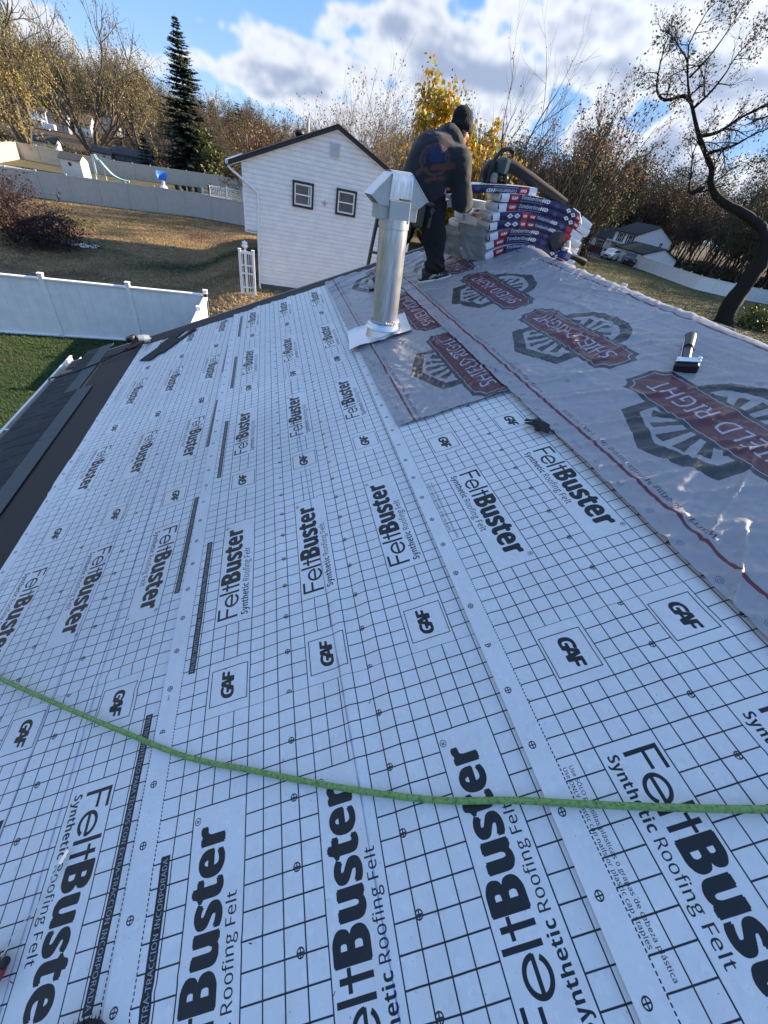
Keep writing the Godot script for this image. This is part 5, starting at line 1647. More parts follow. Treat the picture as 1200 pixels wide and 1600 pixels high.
func build_far() -> void:
	# right-hand house across the lawn
	var gy := ground(70.0, -78.0) + EYE
	var o := thing("white_house", "two storey white house with dark shutters and low garage at the right", "house", Vector3(72.0, gy, -82.0))
	simple_house(o, 68.9, 77.3, -84.2, -77.7, gy, -0.9 + EYE, 0.85 + EYE, false, M.vinyl, M.shingle_plain)
	simple_house(o, 68.9, 77.0, -91.5, -84.2, gy, -2.7 + EYE, -1.0 + EYE, false, M.vinyl, M.shingle_plain)
	simple_house(o, 65.2, 72.9, -77.6, -70.0, gy, -3.25 + EYE, -2.05 + EYE, false, M.vinyl, M.shingle_plain)
	var fr := Vector3(0, 0, 1)
	for z in [-79.4, -82.2]: far_window(o, Vector3(68.9, -1.95 + EYE, z), fr, Vector3.LEFT, 1.1, 1.5, M.vinyl, true)
	far_window(o, Vector3(68.9, -3.75 + EYE, -87.6), fr, Vector3.LEFT, 1.7, 1.2, M.vinyl, true, 3)
	for z in [-79.2, -81.8]: far_window(o, Vector3(68.9, -4.35 + EYE, z), fr, Vector3.LEFT, 1.2, 1.6, M.vinyl)
	far_window(o, Vector3(75.0, -1.9 + EYE, -77.68), Vector3.RIGHT, Vector3(0, 0, 1), 0.8, 1.1, M.vinyl)
	var pc := MB.new()
	for z in [-78.3, -80.4, -82.8, -84.0]: pc.box(Vector3(67.6, gy + 1.25, z), Vector3(0.22, 2.5, 0.22))
	pc.box(Vector3(68.2, gy + 2.6, -81.1), Vector3(1.5, 0.18, 6.4))
	obj("porch", pc, M.vinyl, o)
	var br := MB.new(); br.box(Vector3(68.86, gy + 0.5, -87.8), Vector3(0.1, 1.0, 7.2)); obj("brick_base", br, M.brick_dim, o)
	# the vehicles in front
	var suv := PackedVector2Array([Vector2(-2.25, 0.4), Vector2(2.2, 0.38), Vector2(2.28, 0.75), Vector2(2.1, 1.0), Vector2(1.05, 1.12), Vector2(-2.2, 1.15), Vector2(-2.32, 0.8)])
	var suvc := PackedVector2Array([Vector2(1.15, 1.1), Vector2(0.45, 1.68), Vector2(-1.6, 1.72), Vector2(-2.15, 1.15)])
	car("parked_car", "white SUV parked at the right-hand house, left of the dark pickup", G(62.2, -74.6, 0.02), PI + 0.5, M.car_white, suv, suvc, 1.85, [-1.4, 1.4], 0.36)
	var pk := PackedVector2Array([Vector2(-2.8, 0.5), Vector2(2.7, 0.45), Vector2(2.8, 0.9), Vector2(2.7, 1.2), Vector2(1.3, 1.28), Vector2(-0.9, 1.28), Vector2(-2.75, 1.2)])
	var pkc := PackedVector2Array([Vector2(1.4, 1.26), Vector2(0.8, 1.86), Vector2(-0.7, 1.9), Vector2(-0.95, 1.26)])
	car("parked_pickup", "black pickup truck parked in front of the right-hand garage", G(64.0, -71.6, 0.02), PI + 0.95, M.car_black, pk, pkc, 1.95, [-1.8, 1.75], 0.4)
	# mailbox by the pale slab
	var g := G(37.4, -40.7)
	o = thing("mailbox", "white mailbox on a post in the lawn beyond the ridge", "mailbox", g)
	var b := MB.new(); b.box(g + Vector3(0, 0.5, 0), Vector3(0.10, 1.0, 0.10), Basis(), 0.01); obj("post", b, M.vinyl, o)
	b = MB.new(); b.prism(PackedVector2Array([Vector2(-0.12, 0.0), Vector2(0.12, 0.0), Vector2(0.12, 0.14), Vector2(0.08, 0.22), Vector2(0.0, 0.25), Vector2(-0.08, 0.22), Vector2(-0.12, 0.14)]), -0.28, 0.28, Transform3D(Basis(Vector3.UP, 0.6), g + Vector3(0, 1.0, 0))); obj("box", b, M.vinyl, o)
	b = MB.new(); b.box(g + Vector3(0, 0.92, 0), Vector3(0.2, 0.08, 0.5), Basis(Vector3.UP, 0.6)); obj("bracket", b, M.vinyl, o)
	# pool yard
	g = G(-23.2, -72.2)
	o = thing("garden_shed", "small white garden shed with dark round window and grey roof", "shed", g)
	var xf := Transform3D(Basis(Vector3.UP, -0.22), g)
	b = MB.new(); b.prism(PackedVector2Array([Vector2(-0.85, 0), Vector2(0.85, 0), Vector2(0.85, 1.75), Vector2(0, 2.25), Vector2(-0.85, 1.75)]), -1.2, 1.2, xf * Transform3D(Basis(Vector3.UP, PI / 2), Vector3.ZERO)); obj("wall", b, M.beige_light, o)
	for s in [-1.0, 1.0]:
		b = MB.new(); b.prism(PackedVector2Array([Vector2(0, 2.34), Vector2(s * 1.05, 1.72), Vector2(s * 1.05, 1.66), Vector2(0, 2.26)]), -1.3, 1.3, xf * Transform3D(Basis(Vector3.UP, PI / 2), Vector3.ZERO)); obj("roof", b, M.shingle_grey, o)
	b = MB.new(); b.lathe([Vector2(0.0, 0.0), Vector2(0.2, 0.0), Vector2(0.2, 0.03), Vector2(0.13, 0.04), Vector2(0.0, 0.03)], 8, xf * Transform3D(Basis(Vector3.RIGHT, PI / 2), Vector3(-0.1, 1.25, 0.86))); obj("round_window", b, M.glass_dark, o)
	b = MB.new(); b.box(xf * Vector3(1.22, 0.9, 0.0), Vector3(0.03, 1.6, 1.0), xf.basis); obj("door", b, M.beige_light, o)
	g = G(-20.4, -71.0)
	o = thing("pool_slide", "turquoise pool slide with white ladder rails behind the beige fence", "slide", g)
	b = MB.new()
	var path := curve([g + Vector3(0.0, 2.0, 0), g + Vector3(0.45, 1.95, 0), g + Vector3(0.9, 1.45, 0), g + Vector3(1.5, 0.75, -0.3), g + Vector3(2.3, 0.38, -0.7), g + Vector3(3.1, 0.30, -1.0)], 5)
	var pts := PackedVector3Array()
	for p in path:
		for i in 7:
			var a := PI * i / 6.0
			pts.append(p + Vector3(0.0, 0.22 * (1.0 - sin(a)), 0.26 * cos(a)))
	b.sheet(pts, PackedVector2Array(), PackedColorArray(), 6, path.size() - 1); obj("chute", b, M.turquoise, o)
	for s in [-0.25, 0.25]:
		b = MB.new(); b.tube([g + Vector3(-0.3, 0, s), g + Vector3(-0.25, 2.5, s), g + Vector3(0.05, 2.6, s), g + Vector3(0.3, 2.05, s)], [0.04], 6); obj("ladder_rail", b, M.turquoise_pale, o)
	b = MB.new()
	for k in 5: b.tube([g + Vector3(-0.29, 0.35 + k * 0.38, -0.25), g + Vector3(-0.29, 0.35 + k * 0.38, 0.25)], [0.025], 6)
	obj("step", b, M.turquoise_pale, o)
	b = MB.new(); b.tube([g + Vector3(0.75, 0, 0), g + Vector3(0.75, 1.6, 0)], [0.05], 6); obj("leg", b, M.beige_light, o)
	g = G(-13.5, -73.4)
	o = thing("patio_chair", "blue rounded chair shell on a white base in the pool yard", "chair", g)
	b = MB.new()
	pts = PackedVector3Array()
	for j in 9:
		for i in 9:
			var a := lerpf(-1.3, 1.3, i / 8.0); var t := lerpf(0.0, 1.9, j / 8.0)
			pts.append(g + Vector3(sin(a) * 0.75 * (0.6 + 0.4 * sin(t)), 0.75 + 0.95 * sin(t * 0.8), -cos(a) * 0.6 + 0.5 * cos(t)))
	b.sheet(pts, PackedVector2Array(), PackedColorArray(), 8, 8); obj("shell", b, M.blue_plastic, o)
	b = MB.new(); b.lathe([Vector2(0.55, 0.0), Vector2(0.5, 0.1), Vector2(0.2, 0.3), Vector2(0.22, 0.7), Vector2(0.4, 0.78)], 12, Transform3D(Basis(), g)); obj("base", b, M.vinyl, o)
	var potl := ["leftmost dark planter before the far beige fence", "second dark planter before the far beige fence", "third dark planter before the far beige fence", "rightmost dark planter before the far beige fence"]
	for k in 4:
		g = G(-11.7 + k * 0.8, -72.6 - (k % 2) * 0.3)
		b = MB.new(); b.lathe([Vector2(0.0, 0.0), Vector2(0.24, 0.0), Vector2(0.33, 0.55), Vector2(0.28, 0.55), Vector2(0.0, 0.45)], 12, Transform3D(Basis(), g))
		tag(obj("planter", b, M.black), potl[k], "planter", "planters by the pool")
	g = G(-8.6, -71.5)
	b = MB.new(); b.lathe([Vector2(0.0, 0.0), Vector2(0.3, 0.0), Vector2(0.36, 0.7), Vector2(0.33, 0.7), Vector2(0.0, 0.6)], 14, Transform3D(Basis(), g))
	tag(obj("barrel", b, M.teal_dim), "teal barrel beside the white picket enclosure", "barrel")
	# pale coping of the pool
	b = MB.new(); pts = PackedVector3Array()
	for j in 2:
		for i in 31: pts.append(G(-30.0 + i * 0.85, -69.6 + j * 2.4 - i * 0.03, 0.10))
	b.sheet(pts, PackedVector2Array(), PackedColorArray(), 30, 1)
	struct("pool_coping", b, M.coping)
	# houses up the hill
	gy = ground(-48.0, -144.0) + EYE
	o = thing("hill_house", "white hillside house with porch and long shaded grey side", "house", Vector3(-48.0, gy, -145.0))
	simple_house(o, -51.5, -44.9, -150.0, -141.8, gy, -3.1 + EYE, -1.5 + EYE, true, M.siding_grey, M.shingle_grey)
	simple_house(o, -51.6, -48.6, -143.4, -140.8, gy, -2.9 + EYE, -2.4 + EYE, true, M.vinyl, M.shingle_grey)
	for x in [-50.9, -49.6]: far_window(o, Vector3(x, -3.7 + EYE, -140.78), Vector3.RIGHT, Vector3(0, 0, 1), 0.6, 0.9, M.vinyl)
	far_window(o, Vector3(-49.8, -5.0 + EYE, -140.78), Vector3.RIGHT, Vector3(0, 0, 1), 0.8, 1.1, M.vinyl)
	b = MB.new(); b.box(Vector3(-50.6, -4.5 + EYE, -139.9), Vector3(3.2, 0.14, 1.8)); b.box(Vector3(-48.2, -5.2 + EYE, -139.8), Vector3(2.6, 0.9, 1.2))
	for x in [-52.0, -50.6, -49.2]: b.box(Vector3(x, -5.2 + EYE, -139.1), Vector3(0.14, 1.4, 0.14))
	obj("porch", b, M.vinyl, o)
	far_window(o, Vector3(-46.9, -3.9 + EYE, -141.78), Vector3.RIGHT, Vector3(0, 0, 1), 0.7, 0.7, M.shingle_grey)
	gy = ground(-43.0, -146.0) + EYE
	o = thing("hill_house", "cream hillside house with tan roof right of the white one", "house", Vector3(-42.5, gy, -147.0))
	simple_house(o, -44.4, -41.0, -150.5, -144.6, gy, -3.5 + EYE, -2.0 + EYE, true, M.vinyl, M.tan_roof)
	for x in [-43.7, -42.7, -41.8]:
		far_window(o, Vector3(x, -3.95 + EYE, -144.58), Vector3.RIGHT, Vector3(0, 0, 1), 0.55, 0.6, M.vinyl); far_window(o, Vector3(x, -5.3 + EYE, -144.58), Vector3.RIGHT, Vector3(0, 0, 1), 0.6, 0.7, M.vinyl)
	gy = ground(-40.0, -150.0) + EYE
	o = thing("hill_house", "slate blue roofed house half hidden behind the bare willow", "house", Vector3(-39.5, gy, -152.0))
	simple_house(o, -41.0, -36.6, -156.0, -150.0, gy, -3.9 + EYE, -1.8 + EYE, true, M.siding_grey, M.slate)
	# sheds behind the far fence
	for q in [[-33.6, -93.5, 3.0, 2.4, "small white shed behind the far fence, left of the grey-roofed garden shed", "vinyl"], [-26.0, -94.5, 2.6, 2.3, "small white shed behind the far fence, at the willow's foot", "vinyl"], [-21.6, -95.0, 5.4, 2.7, "blue grey shed beside the small dark spruce", "siding_blue"]]:
		gy = ground(q[0], q[1]) + EYE
		o = thing("far_shed", q[4], "shed", Vector3(q[0], gy, q[1]))
		simple_house(o, q[0] - q[2] / 2, q[0] + q[2] / 2, q[1] - 2.4, q[1], gy, gy + q[3] * 0.75, gy + q[3], true, M[q[5]], M.shingle_grey)
	b = MB.new(); b.tube([G(-2.25, -70.0), P(-2.25, 0.55, -70.0)], [0.09, 0.06], 10)
	tag(obj("white_pole", b, M.vinyl), "thin white pole rising behind the white house's left eave", "pole")
	# things in the brown lawn
	g = G(-10.9, -29.6)
	o = thing("tarpaulin", "dark and pale crumpled tarpaulin lying on the brown lawn", "tarpaulin", g)
	for q in [[0.0, 0.0, 0.9, "black"], [0.55, 0.18, 0.95, "wrap_white"]]:
		b = MB.new(); pts = PackedVector3Array()
		for j in 11:
			for i in 15:
				var x: float = (i / 14.0 - 0.5) * 1.5 + q[0] * 1.2; var z: float = (j / 10.0 - 0.5) * q[2] + q[1]
				pts.append(G(-10.9 + x + 0.1 * sin(j * 1.3), -29.6 + z + 0.08 * sin(i * 0.9), 0.03 + 0.16 * absf(nf.get_noise_2d(x * 90.0, z * 90.0)) * (1.0 - absf(i / 7.0 - 1.0))))
		b.sheet(pts, PackedVector2Array(), PackedColorArray(), 14, 10); obj("fold", b, M[q[3]], o)
	# service wire and pale kerb beyond the ridge
	b = MB.new(); b.tube(curve([Vector3(14.0, 5.15, -9.0), Vector3(25.0, 2.6, -17.0), Vector3(44.6, 0.5, -34.2)], 12), [0.02], 6)
	b = MB.new(); b.box(G(41.8, -27.5, 0.06), Vector3(0.16, 0.16, 6.5), Basis(Vector3.UP, 0.25)); b.box(G(43.6, -33.0, 0.06), Vector3(0.16, 0.16, 3.5), Basis(Vector3.UP, 0.4))
	struct("kerb", b, M.coping)
	b = MB.new(); b.box(G(36.0, -41.6, 0.03), Vector3(2.6, 0.1, 1.0), Basis(Vector3.UP, -0.5))
	struct("concrete_slab", b, M.coping)
	b = MB.new(); pts = PackedVector3Array()
	for j in 13:
		for i in 9: pts.append(G(44.0 + i * 2.6 - j * 0.1, -70.5 - j * 1.0, 0.03))
	b.sheet(pts, PackedVector2Array(), PackedColorArray(), 8, 12)
	struct("driveway", b, M.asphalt)

# ---------- trees ----------
func lean(d: Vector3, wander: float, upward: float) -> Vector3:
	return (d + Vector3(rnd(-1, 1), rnd(-1, 1), rnd(-1, 1)) * wander + Vector3.UP * upward).normalized()
# a limb and its branches; wood collects the thick ones, twigs the thin, tips the ends
func limb(wood: MB, twigs: MB, tips: Array, p: Vector3, d: Vector3, L: float, r: float, depth: int, c: Dictionary) -> void:
	var n := 5 if depth >= 2 else 3
	var pts := [p]
	var rad := [r]
	var q := p
	var dd := d
	for i in n:
		dd = lean(dd, c.wander, c.up * (0.35 if depth > 1 else 1.0))
		q += dd * L / n
		pts.append(q); rad.append(lerpf(r, r * c.taper, float(i + 1) / n))
	if depth >= c.thick: wood.tube(pts, rad, 7 if depth > c.thick else 5, false)
	else: twigs.tube(pts, rad, 3, false)
	if depth == 0:
		for i in range(1, n + 1): tips.append([pts[i], dd])
		return
	var kids: int = c.kids[depth]
	for k in kids:
		var t := lerpf(c.t0, 1.0, (k + rnd(0.2, 0.9)) / kids)
		if k == kids - 1: t = 1.0
		var fi := t * n
		var i0 := mini(int(fi), n - 1)
		var a: Vector3 = pts[i0].lerp(pts[i0 + 1], fi - i0)
		var axis := dd.cross(Vector3(rnd(-1, 1), rnd(-1, 1), rnd(-1, 1))).normalized()
		var nd := dd.rotated(axis, c.spread * rnd(0.55, 1.25) * (0.4 if k == kids - 1 else 1.0))
		limb(wood, twigs, tips, a, nd, L * c.ratio * rnd(0.75, 1.2), maxf(lerpf(r, r * c.taper, t) * c.slim, c.fine), depth - 1, c)
func leaf_quad(b: MB, p: Vector3, s: float, col: Color, droop := 0.0) -> void:
	var a := Vector3(rnd(-1, 1), rnd(-1, 0.6) - droop, rnd(-1, 1)).normalized()
	var side := a.cross(Vector3(rnd(-1, 1), rnd(-1, 1), rnd(-1, 1))).normalized()
	b.col = col
	var n := side.cross(a)
	var i := b.vert(p, n); b.vert(p + (a * 0.5 + side * 0.36) * s, n); b.vert(p + a * s, n); b.vert(p + (a * 0.5 - side * 0.36) * s, n)
	b.face(i, i + 1, i + 2); b.face(i, i + 2, i + 3)
func jitter(c: Color, v: float) -> Color:
	var t := 1.0 + rnd(-v, v)
	return Color(c.r * t * (1.0 + rnd(-0.08, 0.08)), c.g * t, c.b * t * (1.0 + rnd(-0.1, 0.1)))
func bare_tree(called: String, label: String, category: String, at: Vector3, H: float, stems: Array, c: Dictionary, leaves: Array, nleaf: int, ls: float, bark: Material) -> Node3D:
	var o := thing(called, label, category, at)
	var wood := MB.new(); var twigs := MB.new(); var tips := []
	for s in stems:
		var d: Vector3 = s[0]
		limb(wood, twigs, tips, at + Vector3(0, -0.15, 0), d.normalized(), H * s[1], s[2], c.depth, c)
	obj("trunk", wood, bark, o)
	obj("twigs", twigs, bark, o)
	if nleaf > 0 and tips.size():
		var lf := MB.new()
		for k in nleaf:
			var t: Array = tips[rng.randi() % tips.size()]
			leaf_quad(lf, t[0] + Vector3(rnd(-1, 1), rnd(-1, 1), rnd(-1, 1)) * c.scatter, ls * rnd(0.6, 1.3), jitter(leaves[rng.randi() % leaves.size()], 0.35), c.get("droop", 0.3))
		obj("leaves", lf, M.leaf, o)
	return o
# willow: arching limbs hung with long strands
func willow(label: String, at: Vector3, H: float, stems: Array, strands: int, cols: Array, len0: float, r0: float) -> void:
	var o := thing("willow_tree", label, "tree", at)
	var wood := MB.new(); var twigs := MB.new(); var tips := []
	var c := {"depth": 3, "thick": 2, "wander": 0.22, "up": 0.09, "taper": 0.55, "t0": 0.45, "spread": 0.7, "ratio": 0.6, "slim": 0.7, "fine": 0.012, "kids": [0, 5, 5, 5], "scatter": 0.2}
	for s in stems: limb(wood, twigs, tips, at - Vector3(0, 0.2, 0), Vector3(s[0]).normalized(), H * s[1], s[2], 3, c)
	var lf := MB.new()
	for k in strands:
		var t: Array = tips[rng.randi() % tips.size()]
		var p: Vector3 = t[0]
		var d := Vector3(t[1].x, 0.25, t[1].z) * 0.5
		var L := len0 * rnd(0.4, 1.1)
		var pts := [p]
		for i in 5:
			d = (d + Vector3(rnd(-0.15, 0.15) + 0.05, -0.42, rnd(-0.15, 0.15))).normalized()
			p += d * L / 5.0
			pts.append(p)
		twigs.tube(pts, [0.012, 0.006], 3, false)
		var cc: Color = cols[rng.randi() % cols.size()]
		for i in int(L * 5.5):
			var f := rnd(0.1, 5.0)
			var a: Vector3 = pts[int(f) if f < 5 else 4]; var b2: Vector3 = pts[mini(int(f) + 1, 5)]
			leaf_quad(lf, a.lerp(b2, f - int(f)) + Vector3(rnd(-0.06, 0.06), 0, rnd(-0.06, 0.06)), rnd(0.12, 0.26), jitter(cc, 0.3), 1.4)
	obj("trunk", wood, M.bark_grey, o); obj("twigs", twigs, M.bark_grey, o); obj("leaves", lf, M.leaf, o)
func spruce_mesh(H: float, R: float, levels: int, per: int, col: Color, droop: float, dense := 1.0) -> Array:
	var wood := MB.new(); var nd := MB.new()
	wood.tube([Vector3.ZERO, Vector3(0, H * 0.5, 0), Vector3(0, H, 0)], [H * 0.017, H * 0.009, 0.01], 7)
	for l in levels:
		var t := (l + rnd(0.0, 0.8)) / levels
		var y := H * lerpf(0.03, 0.985, t)
		var rr := R * pow(1.0 - t, 0.85) * rnd(0.75, 1.1) + 0.15
		for k in per:
			var a := rnd(0, TAU)
			var d := Vector3(cos(a), 0, sin(a))
			var L := rr * rnd(0.5, 1.12)
			var droop1 := droop * rnd(0.6, 1.5)
			var rise := 0.45 * t - 0.12
			var pts := []
			for i in 6:
				var s := i / 5.0
				pts.append(Vector3(0, y, 0) + d * L * s + Vector3.UP * L * (rise * s - droop1 * s * s + droop1 * 0.75 * s * s * s))
			wood.tube([pts[0], pts[2], pts[5]], [0.03 + 0.006 * L, 0.004], 3, false)
			var n := int((6 + L * 8.0) * dense)
			var sidev := d.cross(Vector3.UP)
			for q in n:
				var s := 0.12 + 0.88 * (q + rnd(0.0, 0.9)) / n
				var f := s * 5.0
				var i0 := mini(int(f), 4)
				var p: Vector3 = pts[i0].lerp(pts[i0 + 1], f - i0)
				var w := (0.34 + 0.20 * (1.0 - s) * L) * rnd(0.45, 1.2)
				var sg := 1.0 if q % 2 else -1.0
				var out := (d * 0.75 + sidev * sg * rnd(0.4, 1.0) + Vector3.DOWN * rnd(0.1, 0.7) * (0.4 + droop)).normalized()
				nd.col = jitter(col, 0.4)
				var wv := out.cross(Vector3(rnd(-0.4, 0.4), 1, rnd(-0.4, 0.4))).normalized() * w * 0.34
				nd.quad(p - wv * 0.5, p + out * w * 0.55 - wv, p + out * w, p + out * w * 0.5 + wv)
	return [wood.done(), nd.done()]
func conifer(called: String, label: String, at: Vector3, ms: Array, category := "tree", turn := 0.0, sc := 1.0) -> void:
	var o := thing(called, label, category, at, Basis(Vector3.UP, turn).scaled(Vector3.ONE * sc))
	part("trunk", ms[0], M.bark_dark, o); part("needles", ms[1], M.needle, o)
# rounded evergreen or shrub: leaf clumps through an uneven volume
func bush_mesh(R: Vector3, n: int, ls: float, cols: Array, sticks: int) -> Array:
	var lf := MB.new(); var st := MB.new()
	var sd := rnd(0, 900)
	for k in n:
		var d := Vector3(rnd(-1, 1), rnd(-0.15, 1), rnd(-1, 1))
		if d.length() > 1.0: continue
		var rr := pow(rng.randf(), 0.4)
		var dir := d.normalized()
		var bump := 0.78 + 0.34 * nz.get_noise_3d(dir.x * 160.0 + sd, dir.y * 160.0, dir.z * 160.0)
		var hole := nz.get_noise_3d(d.x * 260.0 + sd, d.y * 260.0, d.z * 260.0)
		if hole < -0.25: continue
		leaf_quad(lf, dir * rr * bump * R + Vector3(0, 0.0, 0), ls * rnd(0.6, 1.4), jitter(cols[rng.randi() % cols.size()], 0.35), -0.1)
	for k in sticks:
		var d := Vector3(rnd(-1, 1), rnd(0.4, 1.6), rnd(-1, 1)).normalized()
		var q := d * R * rnd(0.6, 0.95)
		st.tube([Vector3.ZERO, q * 0.5 + Vector3(rnd(-0.1, 0.1), 0.1, rnd(-0.1, 0.1)), q], [0.03, 0.02, 0.006], 4, false)
	return [st.done(), lf.done()]
func bush(called: String, label: String, category: String, at: Vector3, ms: Array, turn := 0.0, sc := 1.0) -> void:
	var o := thing(called, label, category, at, Basis(Vector3.UP, turn).scaled(Vector3.ONE * sc))
	part("stems", ms[0], M.bark_dark, o); part("foliage", ms[1], M.leaf, o)
func build_trees() -> void:
	var olive := [Color(0.25, 0.22, 0.075), Color(0.20, 0.185, 0.07), Color(0.30, 0.26, 0.11), Color(0.17, 0.15, 0.08)]
	var gold := [Color(0.36, 0.25, 0.05), Color(0.30, 0.23, 0.06), Color(0.24, 0.20, 0.06)]
	var rust := [Color(0.20, 0.075, 0.045), Color(0.24, 0.12, 0.06), Color(0.16, 0.06, 0.05)]
	# willows at the left
	willow("tall olive willow at the left edge with a leaning pale trunk", G(-34.3, -88.6), 19.0, [[Vector3(0.02, 1, 0.02), 0.55, 0.48], [Vector3(0.45, 1, 0.1), 0.42, 0.26], [Vector3(-0.4, 1, -0.1), 0.42, 0.28]], 620, olive, 3.0, 0.5)
	willow("golden willow cut by the left edge of the view", G(-35.0, -79.5), 13.0, [[Vector3(-0.1, 1, 0.1), 0.5, 0.35], [Vector3(0.3, 1, 0.25), 0.42, 0.22]], 420, gold, 4.0, 0.4)
	willow("broad thinly leaved willow with many arching limbs, left of the spruce", G(-29.8, -103.5), 18.5, [[Vector3(-0.55, 1, 0.1), 0.5, 0.30], [Vector3(-0.2, 1, 0.2), 0.56, 0.34], [Vector3(0.15, 1, 0.0), 0.58, 0.36], [Vector3(0.5, 1, 0.2), 0.52, 0.30], [Vector3(0.9, 0.8, 0.1), 0.42, 0.22], [Vector3(-0.95, 0.8, 0.0), 0.42, 0.22]], 560, olive, 2.6, 0.5)
	willow("pale leafless-topped willow behind the spruce's left side", G(-24.0, -112.0), 16.5, [[Vector3(0.1, 1, 0.0), 0.56, 0.32], [Vector3(0.45, 1, 0.1), 0.5, 0.26], [Vector3(-0.4, 1, 0.1), 0.5, 0.26]], 460, olive, 3.4, 0.5)
	# conifers
	var sp := spruce_mesh(18.6, 6.3, 66, 11, Color(0.030, 0.042, 0.028), 0.45)
	conifer("spruce_tree", "tall dark spruce with a pointed top, left of the white house", G(-12.2, -94.3), sp)
	var sp2 := spruce_mesh(5.2, 2.0, 22, 8, Color(0.035, 0.048, 0.030), 0.25)
	conifer("spruce_tree", "small dark spruce in front of the blue grey shed", G(-19.0, -92.5), sp2)
	bush("evergreen_tree", "rounded olive green evergreen at the foot of the tall spruce", "tree", G(-9.0, -91.0), bush_mesh(Vector3(3.2, 7.6, 3.2), 9000, 0.42, [Color(0.07, 0.085, 0.028), Color(0.10, 0.11, 0.035), Color(0.05, 0.065, 0.025)], 14))
	var sp3 := spruce_mesh(11.5, 2.6, 30, 8, Color(0.045, 0.05, 0.03), 0.2)
	conifer("spruce_tree", "slim distant conifer left of the red maple", G(-5.6, -124.0), sp3)
	bush("evergreen_tree", "low olive evergreen between the spruce and the distant conifer", "tree", G(-6.3, -104.0), bush_mesh(Vector3(2.6, 5.2, 2.6), 4000, 0.4, [Color(0.09, 0.09, 0.035), Color(0.07, 0.075, 0.03)], 8))
	var tw := {"depth": 4, "thick": 2, "wander": 0.16, "up": 0.05, "taper": 0.6, "t0": 0.3, "spread": 0.6, "ratio": 0.66, "slim": 0.66, "fine": 0.009, "kids": [0, 3, 4, 5, 5], "scatter": 0.25}
	bare_tree("red_maple", "dark red maple behind the white house's left eave", "tree", G(-1.9, -96.0), 8.6, [[Vector3(0.1, 1, 0), 0.42, 0.16], [Vector3(-0.3, 1, 0.1), 0.38, 0.12], [Vector3(0.5, 1, 0.1), 0.36, 0.12]], tw, [Color(0.20, 0.018, 0.025), Color(0.13, 0.015, 0.02)], 3800, 0.26, M.bark_dark)
	# low sunlit scrub behind the white house
	var nm := ["reddish scrub tree behind the white house's roof pipe", "brown scrub tree left of the roof pipe behind the white house", "pale scrub tree just left of the white gable's peak", "russet scrub tree beyond the white house's left roof slope"]
	for k in 4:
		var x: float = [3.6, 0.7, 6.5, -1.0][k]
		bare_tree("scrub_tree", nm[k], "tree", G(x, -58.0 - k * 3.0), 9.3 + rnd(-0.4, 0.6), [[Vector3(-0.3, 1, 0), 0.40, 0.10], [Vector3(0.1, 1, 0.1), 0.42, 0.11], [Vector3(0.45, 1, 0), 0.38, 0.09], [Vector3(-0.7, 1, 0.1), 0.34, 0.08]], tw, [Color(0.22, 0.10, 0.06), Color(0.25, 0.20, 0.10), Color(0.18, 0.07, 0.06), Color(0.14, 0.13, 0.06)], 2600, 0.2, M.bark_dark)
	# pale bare tree right of the gable, with few leaves
	var nm2 := ["pale bare tree with a few pinkish leaves right of the gable's peak", "second pale thinly leaved tree between the gable and the worker"]
	for k in 2:
		bare_tree("pale_tree", nm2[k], "tree", G([8.3, 11.0][k], [-46.0, -50.0][k]), [12.5, 13.5][k], [[Vector3(-0.25, 1, 0), 0.40, 0.13], [Vector3(0.15, 1, 0.1), 0.44, 0.14], [Vector3(0.5, 1, -0.1), 0.38, 0.10], [Vector3(-0.6, 1, 0.1), 0.36, 0.10]], tw, [Color(0.36, 0.24, 0.19), Color(0.28, 0.17, 0.10), Color(0.40, 0.32, 0.22)], 2400, 0.16, M.bark_pale)
	# the yellow maple behind the worker
	var ym := {"depth": 3, "thick": 2, "wander": 0.16, "up": 0.035, "taper": 0.6, "t0": 0.36, "spread": 0.85, "ratio": 0.60, "slim": 0.66, "fine": 0.012, "kids": [0, 5, 6, 7], "scatter": 0.6, "droop": 0.7}
	bare_tree("yellow_maple", "yellow and green leaved maple directly behind the worker", "tree", G(18.9, -56.0), 12.4, [[Vector3(0.05, 1, 0), 0.52, 0.26], [Vector3(-0.6, 1, 0.1), 0.50, 0.18], [Vector3(0.6, 1, 0.1), 0.52, 0.18], [Vector3(0.0, 1, 0.7), 0.44, 0.16], [Vector3(-1.0, 0.85, 0.2), 0.44, 0.13], [Vector3(1.0, 0.85, 0.2), 0.44, 0.13]], ym, [Color(0.58, 0.36, 0.02), Color(0.52, 0.35, 0.03), Color(0.34, 0.32, 0.04), Color(0.26, 0.27, 0.035), Color(0.48, 0.22, 0.03)], 66000, 0.46, M.bark_dark)
	# tall bare tree right of it
	var bt := {"depth": 4, "thick": 2, "wander": 0.13, "up": 0.06, "taper": 0.55, "t0": 0.3, "spread": 0.62, "ratio": 0.60, "slim": 0.62, "fine": 0.010, "kids": [0, 3, 3, 4, 6], "scatter": 0.2}
	bare_tree("bare_tree", "tall bare tree with slim upright limbs behind the leaf blower", "tree", G(21.6, -46.5), 16.6, [[Vector3(0.0, 1, 0), 0.52, 0.20], [Vector3(0.22, 1, 0.05), 0.46, 0.14], [Vector3(-0.3, 1, 0.1), 0.42, 0.12], [Vector3(0.6, 1, 0.0), 0.40, 0.11]], bt, [Color(0.30, 0.15, 0.09), Color(0.22, 0.11, 0.08)], 500, 0.16, M.bark_dark)
